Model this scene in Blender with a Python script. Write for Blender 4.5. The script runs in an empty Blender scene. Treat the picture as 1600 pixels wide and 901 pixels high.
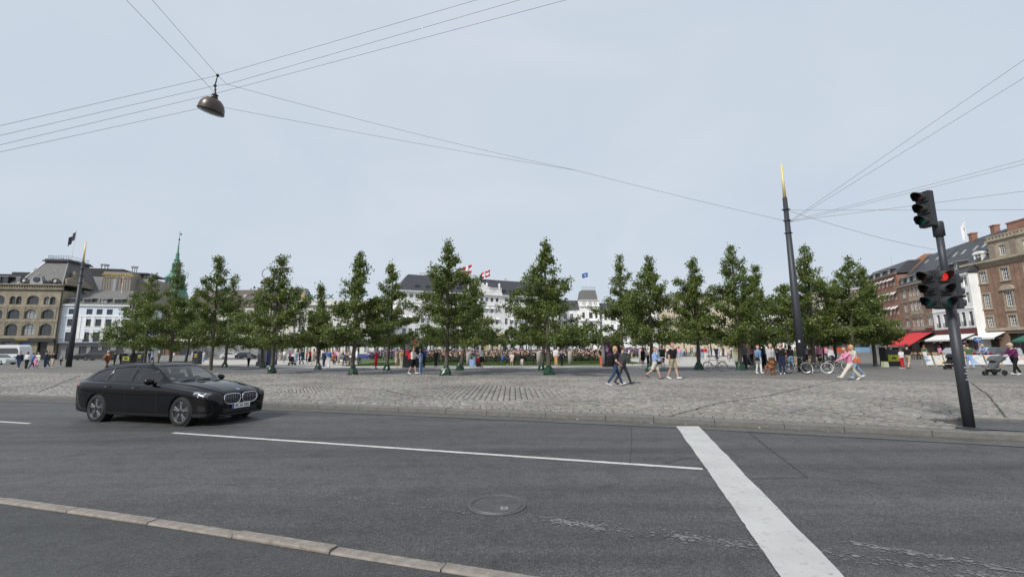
import bpy, bmesh, math, random
import numpy as np
from mathutils import Vector, Matrix, Euler
from mathutils.bvhtree import BVHTree
random.seed(7); RNG = np.random.default_rng(7)
PI = math.pi; rad = math.radians
scene = bpy.context.scene
COL = scene.collection
CH = 1.75
# ---------------------------------------------------------------- camera
cd = bpy.data.cameras.new("camera"); cam = bpy.data.objects.new("camera", cd); COL.objects.link(cam)
cd.sensor_width = 36.0; cd.lens = 14.85; cd.clip_start = 0.05; cd.clip_end = 3000
cam.location = (0, 0, CH)
cam.rotation_euler = (Matrix.Rotation(rad(98.2), 3, 'X') @ Matrix.Rotation(rad(-0.43), 3, 'Z')).to_euler()
scene.camera = cam
# ---------------------------------------------------------------- light
SUN_EL, SUN_AZ = 42.0, -140.0      # hazy sun behind the camera's left shoulder
sd = bpy.data.lights.new("sun", 'SUN'); so = bpy.data.objects.new("sun", sd); COL.objects.link(so)
sd.energy = 3.4; sd.angle = rad(7); sd.color = (1.0, 0.96, 0.9)
sdir = Vector((math.sin(rad(SUN_AZ))*math.cos(rad(SUN_EL)), math.cos(rad(SUN_AZ))*math.cos(rad(SUN_EL)), math.sin(rad(SUN_EL))))
so.rotation_euler = sdir.to_track_quat('Z', 'Y').to_euler()
so.location = (0, 0, 60)
world = bpy.data.worlds.new("World"); scene.world = world; world.use_nodes = True
nt = world.node_tree; nt.nodes.clear()
wo = nt.nodes.new('ShaderNodeOutputWorld'); bg = nt.nodes.new('ShaderNodeBackground')
sky = nt.nodes.new('ShaderNodeTexSky'); sky.sky_type = 'NISHITA'; sky.sun_disc = False
sky.sun_elevation = rad(SUN_EL); sky.sun_rotation = rad(SUN_AZ); sky.dust_density = 3.0; sky.air_density = 1.0
tcw = nt.nodes.new('ShaderNodeTexCoord'); mp = nt.nodes.new('ShaderNodeMapping'); mp.inputs['Scale'].default_value = (1, 1, 2.2)
nz = nt.nodes.new('ShaderNodeTexNoise'); nz.inputs['Scale'].default_value = 2.2; nz.inputs['Detail'].default_value = 5; nz.inputs['Roughness'].default_value = .5; nz.inputs['Distortion'].default_value = .6
cr = nt.nodes.new('ShaderNodeValToRGB')
cr.color_ramp.elements[0].position = .3; cr.color_ramp.elements[0].color = (5.38, 6.05, 6.98, 1)
cr.color_ramp.elements[1].position = .75; cr.color_ramp.elements[1].color = (6.05, 6.6, 7.32, 1)
mx = nt.nodes.new('ShaderNodeMixRGB'); mx.inputs[0].default_value = .93       # thin even cloud veil over the clear sky
nt.links.new(tcw.outputs['Generated'], mp.inputs['Vector']); nt.links.new(mp.outputs['Vector'], nz.inputs['Vector'])
nt.links.new(nz.outputs['Fac'], cr.inputs['Fac']); nt.links.new(sky.outputs['Color'], mx.inputs[1]); nt.links.new(cr.outputs['Color'], mx.inputs[2])
nt.links.new(mx.outputs['Color'], bg.inputs['Color']); bg.inputs['Strength'].default_value = 0.113
nt.links.new(bg.outputs['Background'], wo.inputs['Surface'])
scene.view_settings.view_transform = 'Standard'; scene.view_settings.look = 'None'
scene.view_settings.exposure = 0.0; scene.view_settings.gamma = 1.0; scene.view_settings.use_curve_mapping = False

# ---------------------------------------------------------------- materials
_M = {}
def srgb(*c): return tuple((v/255/12.92 if v/255 <= .04045 else ((v/255+.055)/1.055)**2.4) for v in c)
def M(name, col, rough=.6, metal=0., var=.12, scale=3., bump=0., bscale=40., coat=0., spec=.5, emit=0., trans=0., stretch=None):
    if name in _M: return _M[name]
    m = bpy.data.materials.new(name); m.use_nodes = True; n = m.node_tree.nodes; l = m.node_tree.links
    p = n['Principled BSDF']; p.inputs['Roughness'].default_value = rough; p.inputs['Metallic'].default_value = metal
    p.inputs['Specular IOR Level'].default_value = spec; p.inputs['Coat Weight'].default_value = coat; p.inputs['Coat Roughness'].default_value = .04
    tc = n.new('ShaderNodeTexCoord'); src = tc.outputs['Object']
    if stretch:
        mpn = n.new('ShaderNodeMapping'); mpn.inputs['Scale'].default_value = stretch; l.new(src, mpn.inputs['Vector']); src = mpn.outputs['Vector']
    if var > 0:
        t = n.new('ShaderNodeTexNoise'); t.inputs['Scale'].default_value = scale; t.inputs['Detail'].default_value = 6; t.inputs['Roughness'].default_value = .65
        l.new(src, t.inputs['Vector'])
        r = n.new('ShaderNodeValToRGB'); r.color_ramp.elements[0].position = .3; r.color_ramp.elements[1].position = .7
        r.color_ramp.elements[0].color = (*[c*(1-var) for c in col], 1); r.color_ramp.elements[1].color = (*[min(1, c*(1+var)) for c in col], 1)
        l.new(t.outputs['Fac'], r.inputs['Fac']); l.new(r.outputs['Color'], p.inputs['Base Color'])
    else:
        p.inputs['Base Color'].default_value = (*col, 1)
    if bump > 0:
        t2 = n.new('ShaderNodeTexNoise'); t2.inputs['Scale'].default_value = bscale; t2.inputs['Detail'].default_value = 4
        l.new(src, t2.inputs['Vector']); b = n.new('ShaderNodeBump'); b.inputs['Strength'].default_value = bump; b.inputs['Distance'].default_value = .02
        l.new(t2.outputs['Fac'], b.inputs['Height']); l.new(b.outputs['Normal'], p.inputs['Normal'])
    if emit > 0:
        p.inputs['Emission Color'].default_value = (*col, 1); p.inputs['Emission Strength'].default_value = emit
    if trans > 0: p.inputs['Transmission Weight'].default_value = trans
    _M[name] = m; return m

def asphalt(name, col, sp=.45, spscale=95., stain=.22):
    m = bpy.data.materials.new(name); m.use_nodes = True; n = m.node_tree.nodes; l = m.node_tree.links; p = n['Principled BSDF']
    p.inputs['Roughness'].default_value = .6; p.inputs['Specular IOR Level'].default_value = .5
    tc = n.new('ShaderNodeTexCoord')
    v = n.new('ShaderNodeTexVoronoi'); v.inputs['Scale'].default_value = spscale; l.new(tc.outputs['Object'], v.inputs['Vector'])
    bw = n.new('ShaderNodeRGBToBW'); l.new(v.outputs['Color'], bw.inputs['Color'])
    r = n.new('ShaderNodeValToRGB'); e = r.color_ramp.elements; e[0].position = .2; e[1].position = .95
    e[0].color = (*[c*(1-sp) for c in col], 1); e[1].color = (*[c*(1+sp*1.9) for c in col], 1)
    q = e.new(.6); q.color = (*col, 1)
    l.new(bw.outputs['Val'], r.inputs['Fac'])
    mpn = n.new('ShaderNodeMapping'); mpn.inputs['Rotation'].default_value = (0, 0, rad(17)); mpn.inputs['Scale'].default_value = (.10, 1.25, 1); l.new(tc.outputs['Object'], mpn.inputs['Vector'])
    t = n.new('ShaderNodeTexNoise'); t.inputs['Scale'].default_value = .9; t.inputs['Detail'].default_value = 7; t.inputs['Roughness'].default_value = .62; l.new(mpn.outputs['Vector'], t.inputs['Vector'])
    r2 = n.new('ShaderNodeValToRGB'); r2.color_ramp.elements[0].position = .32; r2.color_ramp.elements[1].position = .68
    r2.color_ramp.elements[0].color = (1-stain, 1-stain, 1-stain, 1); r2.color_ramp.elements[1].color = (1+stain*.6,)*3 + (1,)
    l.new(t.outputs['Fac'], r2.inputs['Fac'])
    mm = n.new('ShaderNodeMixRGB'); mm.blend_type = 'MULTIPLY'; mm.inputs[0].default_value = 1; l.new(r.outputs['Color'], mm.inputs[1]); l.new(r2.outputs['Color'], mm.inputs[2])
    t3 = n.new('ShaderNodeTexNoise'); t3.inputs['Scale'].default_value = 2.3; t3.inputs['Detail'].default_value = 8; t3.inputs['Roughness'].default_value = .75; l.new(tc.outputs['Object'], t3.inputs['Vector'])
    r3 = n.new('ShaderNodeValToRGB'); r3.color_ramp.elements[0].position = .30; r3.color_ramp.elements[1].position = .52
    r3.color_ramp.elements[0].color = (.62, .62, .63, 1); r3.color_ramp.elements[1].color = (1, 1, 1, 1); l.new(t3.outputs['Fac'], r3.inputs['Fac'])
    m2 = n.new('ShaderNodeMixRGB'); m2.blend_type = 'MULTIPLY'; m2.inputs[0].default_value = 1; l.new(mm.outputs['Color'], m2.inputs[1]); l.new(r3.outputs['Color'], m2.inputs[2])
    l.new(m2.outputs['Color'], p.inputs['Base Color'])
    b = n.new('ShaderNodeBump'); b.inputs['Strength'].default_value = .5; b.inputs['Distance'].default_value = .006; l.new(v.outputs['Distance'], b.inputs['Height']); l.new(b.outputs['Normal'], p.inputs['Normal'])
    _M[name] = m; return m

def cobble_sheet(name, c1, c2, mortar, sc=4.6, rot=0.):
    m = bpy.data.materials.new(name); m.use_nodes = True; n = m.node_tree.nodes; l = m.node_tree.links; p = n['Principled BSDF']
    p.inputs['Roughness'].default_value = .75
    tc = n.new('ShaderNodeTexCoord'); mpn = n.new('ShaderNodeMapping'); mpn.inputs['Rotation'].default_value = (0, 0, rot)
    nd = n.new('ShaderNodeTexNoise'); nd.inputs['Scale'].default_value = .35; nd.inputs['Detail'].default_value = 3; l.new(tc.outputs['Object'], nd.inputs['Vector'])
    ad = n.new('ShaderNodeMixRGB'); ad.blend_type = 'ADD'; ad.inputs[0].default_value = .9; l.new(tc.outputs['Object'], ad.inputs[1]); l.new(nd.outputs['Color'], ad.inputs[2])
    l.new(ad.outputs['Color'], mpn.inputs['Vector'])
    b = n.new('ShaderNodeTexBrick'); b.inputs['Scale'].default_value = sc; b.inputs['Mortar Size'].default_value = .045; b.inputs['Mortar Smooth'].default_value = .4
    b.inputs['Brick Width'].default_value = .9; b.inputs['Row Height'].default_value = .6; b.inputs['Bias'].default_value = 0
    b.inputs['Color1'].default_value = (*c1, 1); b.inputs['Color2'].default_value = (*c2, 1); b.inputs['Mortar'].default_value = (*mortar, 1)
    l.new(mpn.outputs['Vector'], b.inputs['Vector'])
    t = n.new('ShaderNodeTexNoise'); t.inputs['Scale'].default_value = .25; t.inputs['Detail'].default_value = 8; t.inputs['Roughness'].default_value = .7; l.new(tc.outputs['Object'], t.inputs['Vector'])
    r2 = n.new('ShaderNodeValToRGB'); r2.color_ramp.elements[0].position = .3; r2.color_ramp.elements[1].position = .7
    r2.color_ramp.elements[0].color = (.72, .72, .72, 1); r2.color_ramp.elements[1].color = (1.15, 1.14, 1.12, 1); l.new(t.outputs['Fac'], r2.inputs['Fac'])
    mm = n.new('ShaderNodeMixRGB'); mm.blend_type = 'MULTIPLY'; mm.inputs[0].default_value = 1; l.new(b.outputs['Color'], mm.inputs[1]); l.new(r2.outputs['Color'], mm.inputs[2])
    l.new(mm.outputs['Color'], p.inputs['Base Color'])
    bu = n.new('ShaderNodeBump'); bu.inputs['Strength'].default_value = .6; bu.inputs['Distance'].default_value = .015; bu.invert = True; l.new(b.outputs['Fac'], bu.inputs['Height']); l.new(bu.outputs['Normal'], p.inputs['Normal'])
    _M[name] = m; return m

def brickmat(name, c1, c2, mortar):
    m = bpy.data.materials.new(name); m.use_nodes = True; n = m.node_tree.nodes; l = m.node_tree.links; p = n['Principled BSDF']
    p.inputs['Roughness'].default_value = .85
    tc = n.new('ShaderNodeTexCoord'); sx = n.new('ShaderNodeSeparateXYZ'); l.new(tc.outputs['Object'], sx.inputs[0])
    a = n.new('ShaderNodeMath'); a.operation = 'ADD'; l.new(sx.outputs['X'], a.inputs[0]); l.new(sx.outputs['Y'], a.inputs[1])
    cx = n.new('ShaderNodeCombineXYZ'); l.new(a.outputs[0], cx.inputs['X']); l.new(sx.outputs['Z'], cx.inputs['Y'])
    b = n.new('ShaderNodeTexBrick'); b.inputs['Scale'].default_value = 1.; b.inputs['Mortar Size'].default_value = .012; b.inputs['Brick Width'].default_value = .24; b.inputs['Row Height'].default_value = .075
    b.inputs['Color1'].default_value = (*c1, 1); b.inputs['Color2'].default_value = (*c2, 1); b.inputs['Mortar'].default_value = (*mortar, 1); l.new(cx.outputs[0], b.inputs['Vector'])
    t = n.new('ShaderNodeTexNoise'); t.inputs['Scale'].default_value = .8; t.inputs['Detail'].default_value = 7; t.inputs['Roughness'].default_value = .7; l.new(tc.outputs['Object'], t.inputs['Vector'])
    r2 = n.new('ShaderNodeValToRGB'); r2.color_ramp.elements[0].position = .3; r2.color_ramp.elements[1].position = .7
    r2.color_ramp.elements[0].color = (.68, .66, .65, 1); r2.color_ramp.elements[1].color = (1.2, 1.18, 1.15, 1); l.new(t.outputs['Fac'], r2.inputs['Fac'])
    mm = n.new('ShaderNodeMixRGB'); mm.blend_type = 'MULTIPLY'; mm.inputs[0].default_value = 1; l.new(b.outputs['Color'], mm.inputs[1]); l.new(r2.outputs['Color'], mm.inputs[2])
    l.new(mm.outputs['Color'], p.inputs['Base Color']); _M[name] = m; return m

def leafmat(name, c1, c2):
    m = bpy.data.materials.new(name); m.use_nodes = True; n = m.node_tree.nodes; l = m.node_tree.links; p = n['Principled BSDF']
    p.inputs['Roughness'].default_value = .42; p.inputs['Specular IOR Level'].default_value = .55
    tc = n.new('ShaderNodeTexCoord'); t = n.new('ShaderNodeTexNoise'); t.inputs['Scale'].default_value = 2.6; t.inputs['Detail'].default_value = 8; t.inputs['Roughness'].default_value = .8
    l.new(tc.outputs['Object'], t.inputs['Vector']); r = n.new('ShaderNodeValToRGB'); r.color_ramp.elements[0].position = .3; r.color_ramp.elements[1].position = .72
    r.color_ramp.elements[0].color = (*c1, 1); r.color_ramp.elements[1].color = (*c2, 1); l.new(t.outputs['Fac'], r.inputs['Fac']); l.new(r.outputs['Color'], p.inputs['Base Color'])
    tr = n.new('ShaderNodeBsdfTranslucent'); l.new(r.outputs['Color'], tr.inputs['Color']); ms = n.new('ShaderNodeMixShader'); ms.inputs[0].default_value = .36
    o = n['Material Output']; l.new(p.outputs[0], ms.inputs[1]); l.new(tr.outputs[0], ms.inputs[2]); l.new(ms.outputs[0], o.inputs['Surface']); _M[name] = m; return m

def paintmat(name, col, under, lo, hi, scale=9.):
    """road paint worn through to the asphalt in flecks"""
    m = bpy.data.materials.new(name); m.use_nodes = True; n = m.node_tree.nodes; l = m.node_tree.links; p = n['Principled BSDF']; p.inputs['Roughness'].default_value = .7
    tc = n.new('ShaderNodeTexCoord'); t = n.new('ShaderNodeTexNoise'); t.inputs['Scale'].default_value = scale; t.inputs['Detail'].default_value = 10; t.inputs['Roughness'].default_value = .82
    l.new(tc.outputs['Object'], t.inputs['Vector']); r = n.new('ShaderNodeValToRGB'); r.color_ramp.elements[0].position = lo; r.color_ramp.elements[1].position = hi
    r.color_ramp.elements[0].color = (*under, 1); r.color_ramp.elements[1].color = (*col, 1); l.new(t.outputs['Fac'], r.inputs['Fac'])
    t2 = n.new('ShaderNodeTexNoise'); t2.inputs['Scale'].default_value = 1.7; t2.inputs['Detail'].default_value = 5; l.new(tc.outputs['Object'], t2.inputs['Vector'])
    r2 = n.new('ShaderNodeValToRGB'); r2.color_ramp.elements[0].color = (.7, .7, .68, 1); r2.color_ramp.elements[1].color = (1.1, 1.1, 1.1, 1); l.new(t2.outputs['Fac'], r2.inputs['Fac'])
    mm = n.new('ShaderNodeMixRGB'); mm.blend_type = 'MULTIPLY'; mm.inputs[0].default_value = 1; l.new(r.outputs['Color'], mm.inputs[1]); l.new(r2.outputs['Color'], mm.inputs[2]); l.new(mm.outputs['Color'], p.inputs['Base Color'])
    _M[name] = m; return m

# ---------------------------------------------------------------- mesh helpers
class MB:
    def __init__(s): s.v = []; s.f = []; s.m = []
    def add(s, vs, fs, mi=0, T=None):
        o = len(s.v)
        if T is not None: vs = [tuple(T @ Vector(q)) for q in vs]
        s.v.extend(vs); s.f.extend([tuple(i+o for i in f) for f in fs]); s.m.extend([mi]*len(fs)); return s
    def box(s, x0, x1, y0, y1, z0, z1, mi=0, T=None):
        return s.add([(x0,y0,z0),(x1,y0,z0),(x1,y1,z0),(x0,y1,z0),(x0,y0,z1),(x1,y0,z1),(x1,y1,z1),(x0,y1,z1)],
            [(3,2,1,0),(4,5,6,7),(0,1,5,4),(1,2,6,5),(2,3,7,6),(3,0,4,7)], mi, T)
    def quad(s, a, b, c, d, mi=0, T=None): return s.add([a,b,c,d], [(0,1,2,3)], mi, T)
    def poly(s, pts, mi=0, T=None): return s.add(list(pts), [tuple(range(len(pts)))], mi, T)
    def prism(s, pts, ax, a0, a1, mi=0, T=None):
        """extrude a 2D outline along axis 'x','y' or 'z'"""
        def mk(p, h): return (h, p[0], p[1]) if ax == 'x' else (p[0], h, p[1]) if ax == 'y' else (p[0], p[1], h)
        n = len(pts); vs = [mk(p, a0) for p in pts] + [mk(p, a1) for p in pts]
        fs = [tuple(range(n-1,-1,-1)), tuple(range(n,2*n))] + [(i,(i+1)%n,n+(i+1)%n,n+i) for i in range(n)]
        return s.add(vs, fs, mi, T)
    def tube(s, pts, rs, n=8, mi=0, T=None, cap=True):
        pts = [Vector(p) for p in pts]
        if not hasattr(rs, '__len__'): rs = [rs]*len(pts)
        vs = []; fs = []
        for i, p in enumerate(pts):
            d = (pts[min(i+1,len(pts)-1)] - pts[max(i-1,0)]).normalized()
            up = Vector((0,0,1)) if abs(d.z) < .95 else Vector((1,0,0))
            a = d.cross(up).normalized(); b = a.cross(d)
            for k in range(n):
                t = 2*PI*k/n; vs.append(tuple(p + (a*math.cos(t)+b*math.sin(t))*rs[i]))
        for i in range(len(pts)-1):
            for k in range(n): fs.append((i*n+k, i*n+(k+1)%n, (i+1)*n+(k+1)%n, (i+1)*n+k))
        if cap: fs.append(tuple(range(n))[::-1]); fs.append(tuple((len(pts)-1)*n+k for k in range(n)))
        return s.add(vs, fs, mi, T)
    def lathe(s, prof, n=16, mi=0, T=None, a0=0., a1=2*PI, cap=True):
        full = abs(a1-a0-2*PI) < 1e-6; m = n if full else n+1
        vs = [(r*math.cos(a0+(a1-a0)*k/n), r*math.sin(a0+(a1-a0)*k/n), z) for r, z in prof for k in range(m)]
        fs = [(i*m+k, i*m+(k+1)%m, (i+1)*m+(k+1)%m, (i+1)*m+k) for i in range(len(prof)-1) for k in range(n)]
        if full and cap:
            if prof[0][0] > 1e-4: fs.append(tuple(range(m))[::-1])
            if prof[-1][0] > 1e-4: fs.append(tuple((len(prof)-1)*m+k for k in range(m)))
        return s.add(vs, fs, mi, T)
    def torus(s, c, ax, R, r, n=24, k=6, mi=0, T=None):
        q = Vector(ax).to_track_quat('Z', 'Y').to_matrix().to_4x4(); q.translation = Vector(c)
        vs = []; fs = []
        for i in range(n):
            a = 2*PI*i/n
            for j in range(k):
                b = 2*PI*j/k; vs.append(tuple(q @ Vector(((R+r*math.cos(b))*math.cos(a), (R+r*math.cos(b))*math.sin(a), r*math.sin(b)))))
        for i in range(n):
            for j in range(k): fs.append((i*k+j, ((i+1)%n)*k+j, ((i+1)%n)*k+(j+1)%k, i*k+(j+1)%k))
        return s.add(vs, fs, mi, T)
    def ell(s, c, r, nu=10, nv=6, mi=0, T=None):
        if not hasattr(r, '__len__'): r = (r,r,r)
        vs = [(c[0], c[1], c[2]-r[2])]
        for j in range(1, nv):
            b = -PI/2+PI*j/nv
            for i in range(nu): a = 2*PI*i/nu; vs.append((c[0]+r[0]*math.cos(b)*math.cos(a), c[1]+r[1]*math.cos(b)*math.sin(a), c[2]+r[2]*math.sin(b)))
        vs.append((c[0], c[1], c[2]+r[2])); fs = []
        for i in range(nu): fs.append((0, 1+(i+1)%nu, 1+i)); fs.append((len(vs)-1, 1+(nv-2)*nu+i, 1+(nv-2)*nu+(i+1)%nu))
        for j in range(nv-2):
            for i in range(nu): fs.append((1+j*nu+i, 1+j*nu+(i+1)%nu, 1+(j+1)*nu+(i+1)%nu, 1+(j+1)*nu+i))
        return s.add(vs, fs, mi, T)
    def mesh(s, name, mats, smooth=False):
        me = bpy.data.meshes.new(name); me.from_pydata([tuple(v) for v in s.v], [], s.f)
        if not isinstance(mats, (list, tuple)): mats = [mats]
        for m in mats: me.materials.append(m)
        if len(mats) > 1: me.polygons.foreach_set('material_index', s.m)
        if smooth: me.polygons.foreach_set('use_smooth', [True]*len(me.polygons))
        me.update(); return me
    def build(s, name, mats, parent=None, smooth=False, loc=None, rot=None):
        return link(name, s.mesh(name, mats, smooth), parent, loc, rot)
def link(name, me, parent=None, loc=None, rot=None):
    o = bpy.data.objects.new(name, me); COL.objects.link(o)
    if parent is not None: o.parent = parent
    if loc is not None: o.location = loc
    if rot is not None: o.rotation_euler = rot
    return o
def npmesh(name, V, F, mat, parent=None, smooth=False):
    """V (n,3), F (m,4) numpy quads"""
    me = bpy.data.meshes.new(name); me.vertices.add(len(V)); me.vertices.foreach_set('co', np.asarray(V, np.float32).ravel())
    m, k = F.shape; me.loops.add(m*k); me.loops.foreach_set('vertex_index', F.astype(np.int32).ravel()); me.polygons.add(m)
    me.polygons.foreach_set('loop_start', np.arange(0, m*k, k, dtype=np.int32)); me.polygons.foreach_set('loop_total', np.full(m, k, np.int32))
    if smooth: me.polygons.foreach_set('use_smooth', np.ones(m, bool))
    me.update(calc_edges=True); me.materials.append(mat); return link(name, me, parent)
def thing(name, label, cat, loc=(0,0,0), rz=0., group=None):
    o = bpy.data.objects.new(name, None); COL.objects.link(o); o.location = loc; o.rotation_euler = (0, 0, rz); return tag(o, label, cat, group)
def tag(o, label, cat, group=None):
    o['label'] = label; o['category'] = cat
    if group: o['group'] = group
    return o
def struct(o): o['kind'] = 'structure'; return o
def stuff(o): o['kind'] = 'stuff'; return o
def bevel(o, w=.01, seg=1):
    b = o.modifiers.new('bevel', 'BEVEL'); b.width = w; b.segments = seg; b.limit_method = 'ANGLE'; return o
def text_mesh(txt, size, mat, depth=.005, align='CENTER', bold=False):
    cu = bpy.data.curves.new('lettering', 'FONT'); cu.body = txt; cu.size = size; cu.extrude = depth; cu.align_x = align; cu.align_y = 'CENTER'; cu.resolution_u = 2
    if bold: cu.offset = size*.02
    o = bpy.data.objects.new('lettering', cu); COL.objects.link(o); dg = bpy.context.evaluated_depsgraph_get()
    me = bpy.data.meshes.new_from_object(o.evaluated_get(dg)); bpy.data.objects.remove(o); bpy.data.curves.remove(cu)
    me.materials.clear(); me.materials.append(mat); return me
# a sight line of the photograph met with a level or a depth: where along the real place a thing stands
_P, _R, _F = rad(8.2), rad(.43), 660.
def _ray(px, py):
    a = px-800.; b = 450.5-py; x = (a*math.cos(_R)+b*math.sin(_R))/_F; y = (-a*math.sin(_R)+b*math.cos(_R))/_F
    return x, math.cos(_P)-y*math.sin(_P), math.sin(_P)+y*math.cos(_P)
def G(px, py, z=0.):
    d = _ray(px, py); t = (z-CH)/d[2]; return (d[0]*t, d[1]*t, z)
def AT(px, py, Y):
    d = _ray(px, py); t = Y/d[1]; return (d[0]*t, Y, d[2]*t+CH)
def ZL(px, py, z):
    return G(px, py, z)
PZ = .12      # level of the square
# ================================================================ ground
m_asph = asphalt('asphalt', (.078, .078, .077), stain=.42); m_asph2 = asphalt('pavement_asphalt', (.056, .057, .056), sp=.4, spscale=120, stain=.28)
m_gutter = asphalt('gutter_asphalt', (.1, .096, .087), sp=.35)
m_far = M('far_paving', (.22, .22, .215), .85, var=.15, scale=.3)
m_granite = M('granite_kerb', (.14, .134, .123), .75, var=.22, scale=6, bump=.25, bscale=60)
m_granite2 = M('pink_granite_kerb', (.225, .198, .172), .75, var=.34, scale=9, bump=.3, bscale=90)
m_line = paintmat('white_road_paint', (.56, .56, .53), (.12, .12, .12), .33, .46, 14)
m_stop = paintmat('worn_white_road_paint', (.50, .50, .485), (.2, .2, .2), .31, .45, 12)
m_faint = paintmat('faded_road_paint', (.25, .255, .26), (.10, .10, .105), .36, .6, 26)
m_seam = M('bitumen_seam', (.035, .036, .038), .6, var=.2, scale=8)
FK = [(-60.,23.5),(-40.,20.6),(-30.,18.95),(-20.13,16.95),(-13.9,15.45),(-7.79,13.82),(-3.9,12.72),(-.03,11.52),(2.8,10.62),(5.62,9.62),(9.45,8.14),(14.,6.1),(20.,3.2),(30.,-2.)]
NK = [(-30.,11.9),(-20.,9.12),(-12.,6.86),(-6.02,5.22),(-3.36,4.47),(-1.34,3.84),(.40,3.31),(4.,2.15),(10.,.2),(30.,-6.7)]
def resample(P, step):
    P = np.array(P); s = np.r_[0, np.cumsum(np.hypot(*np.diff(P, axis=0).T))]; t = np.arange(0, s[-1], step)
    # smooth by quadratic blending of the polyline
    x = np.interp(t, s, P[:,0]); y = np.interp(t, s, P[:,1])
    k = np.ones(9)/9; xs = np.convolve(np.pad(x, 4, mode='edge'), k, 'valid'); ys = np.convolve(np.pad(y, 4, mode='edge'), k, 'valid')
    xs[:4] = x[:4]; ys[:4] = y[:4]; xs[-4:] = x[-4:]; ys[-4:] = y[-4:]
    return np.c_[xs, ys]
FKC = resample(FK, .25); NKC = resample(NK, .25)
def offs(C, d):
    t = np.gradient(C, axis=0); t /= np.linalg.norm(t, axis=1)[:,None]; return C + np.c_[-t[:,1], t[:,0]]*d
def strip(name, A, B, z, mat, parent=None, z2=None):
    n = len(A); V = np.r_[np.c_[A, np.full(n, z)], np.c_[B, np.full(n, z if z2 is None else z2)]]
    i = np.arange(n-1); return npmesh(name, V, np.c_[i, i+1, n+i+1, n+i], mat, parent)
gr = MB(); gr.quad((-1500,-600,-.06),(1500,-600,-.06),(1500,1800,-.06),(-1500,1800,-.06)); struct(gr.build('ground', m_far))
rd = MB(); rd.poly([(x,y,0) for x,y in NK] + [(x,y,0) for x,y in FK[::-1]]); road = struct(rd.build('road', m_asph))
# the square: bedding of the setts, then open paving
m_bed = M('sett_joint_sand', (.05, .047, .04), .95, var=.35, scale=4)
m_sett_far = cobble_sheet('far_setts', (.155,.147,.133), (.21,.2,.183), (.075,.072,.065), 5.4, rad(-16))
m_sett_dark = cobble_sheet('dark_small_setts', (.14,.142,.147), (.185,.187,.19), (.075,.075,.077), 8., rad(-4))
m_path = M('pale_gravel_path', (.42, .40, .37), .9, var=.1, scale=.8)
COBW = 15.0
plz = MB(); far_edge = [(60., 150.), (-200., 150.), (-200., 26.)]
plz.poly([(x,y,.1) for x,y in FK] + [(95.,-2.,.1),(95.,150.,.1)] + [(x,y,.1) for x,y in far_edge[1:]])
plaza = struct(plz.build('square_paving', m_bed))
fo = offs(FKC, COBW)
fm = MB(); fm.poly([(x,y,.118) for x,y in fo] + [(94.,14.,.118),(94.,149.,.118),(-199.,149.,.118),(-199.,40.,.118)]); fm.build('sett_field', m_sett_far, plaza)
dk = [G(330,583,.124), G(440,587.5,.124), G(700,590,.124), G(900,590,.124), G(1060,588,.124), G(1165,584.5,.124), G(1420,574.5,.124), G(1400,570,.124), G(1200,574,.124), G(960,574.5,.124), G(640,575.5,.124), G(430,574,.124), G(345,571,.124)]
MB().poly(dk).build('dark_sett_band', m_sett_dark, plaza)
pp = [G(300,569,.128), G(430,574,.128), G(640,575.5,.128), G(960,574.5,.128), G(1170,573.2,.128), G(1180,556,.128), G(975,558,.128), G(972,571.5,.128), G(560,571.5,.128), G(556,562,.128), G(300,562,.128)]
MB().poly(pp).build('gravel_path', m_path, plaza)
# ---- setts laid one by one near the kerb, in bands and fans of changing direction
def stone_colours(m):
    n = m.node_tree.nodes; l = m.node_tree.links; p = n['Principled BSDF']
    at = n.new('ShaderNodeAttribute'); at.attribute_name = 'tint'; old = p.inputs['Base Color'].links[0].from_socket
    mm = n.new('ShaderNodeMixRGB'); mm.blend_type = 'MULTIPLY'; mm.inputs[0].default_value = 1; l.new(old, mm.inputs[1]); l.new(at.outputs['Color'], mm.inputs[2]); l.new(mm.outputs['Color'], p.inputs['Base Color'])
m_sett = M('sett_tinted', (.21,.198,.178), .7, var=.24, scale=5.5, bump=.2, bscale=55); stone_colours(m_sett)
fkt = np.gradient(FKC, axis=0); fkt /= np.linalg.norm(fkt, axis=1)[:,None]
def kerb_st(P):
    """distance along and behind the far kerb"""
    out_t = np.empty(len(P)); out_s = np.empty(len(P))
    for a in range(0, len(P), 4000):
        q = P[a:a+4000]; d = ((q[:,None,:]-FKC[None])**2).sum(2); k = d.argmin(1); v = q-FKC[k]
        out_t[a:a+4000] = v[:,1]*fkt[k,0]-v[:,0]*fkt[k,1]; out_s[a:a+4000] = k*.25
    return out_s, out_t
ANG = [-17, 90, 28, -62, -9, -38]
WID = [.145, .20, .14, .14, .135, .14]
def zone(P, t):
    x, y = P[:,0], P[:,1]; z = np.full(len(P), 4)
    z[(x > 6)] = 5
    z[(x < -5)] = 0
    ww = 4.6*np.clip(1.-np.abs(t-5.)/3.2, 0, 1)
    left = (x > -9.5) & (x <= -1.2) & (t < 8.5); right = (x > -1.2) & (x < 8.) & (t < 7.5)
    z[left & (t < 3.+.12*(x+9))] = 2; z[left & (t >= 3.+.12*(x+9))] = 3
    z[right & (t < 3.6-.25*(x+1))] = 3; z[right & (t >= 3.6-.25*(x+1))] = 2
    z[(np.abs(x+1.0) < ww) & (t > 2.2)] = 1
    z[(x < -11) & (t < 4)] = 2
    z[(t < 1.05)] = 0
    return z
quads = []
allC, allA, allS = [], [], []
bx = np.array([-52., 24.]); by = np.array([2., 40.])
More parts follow.
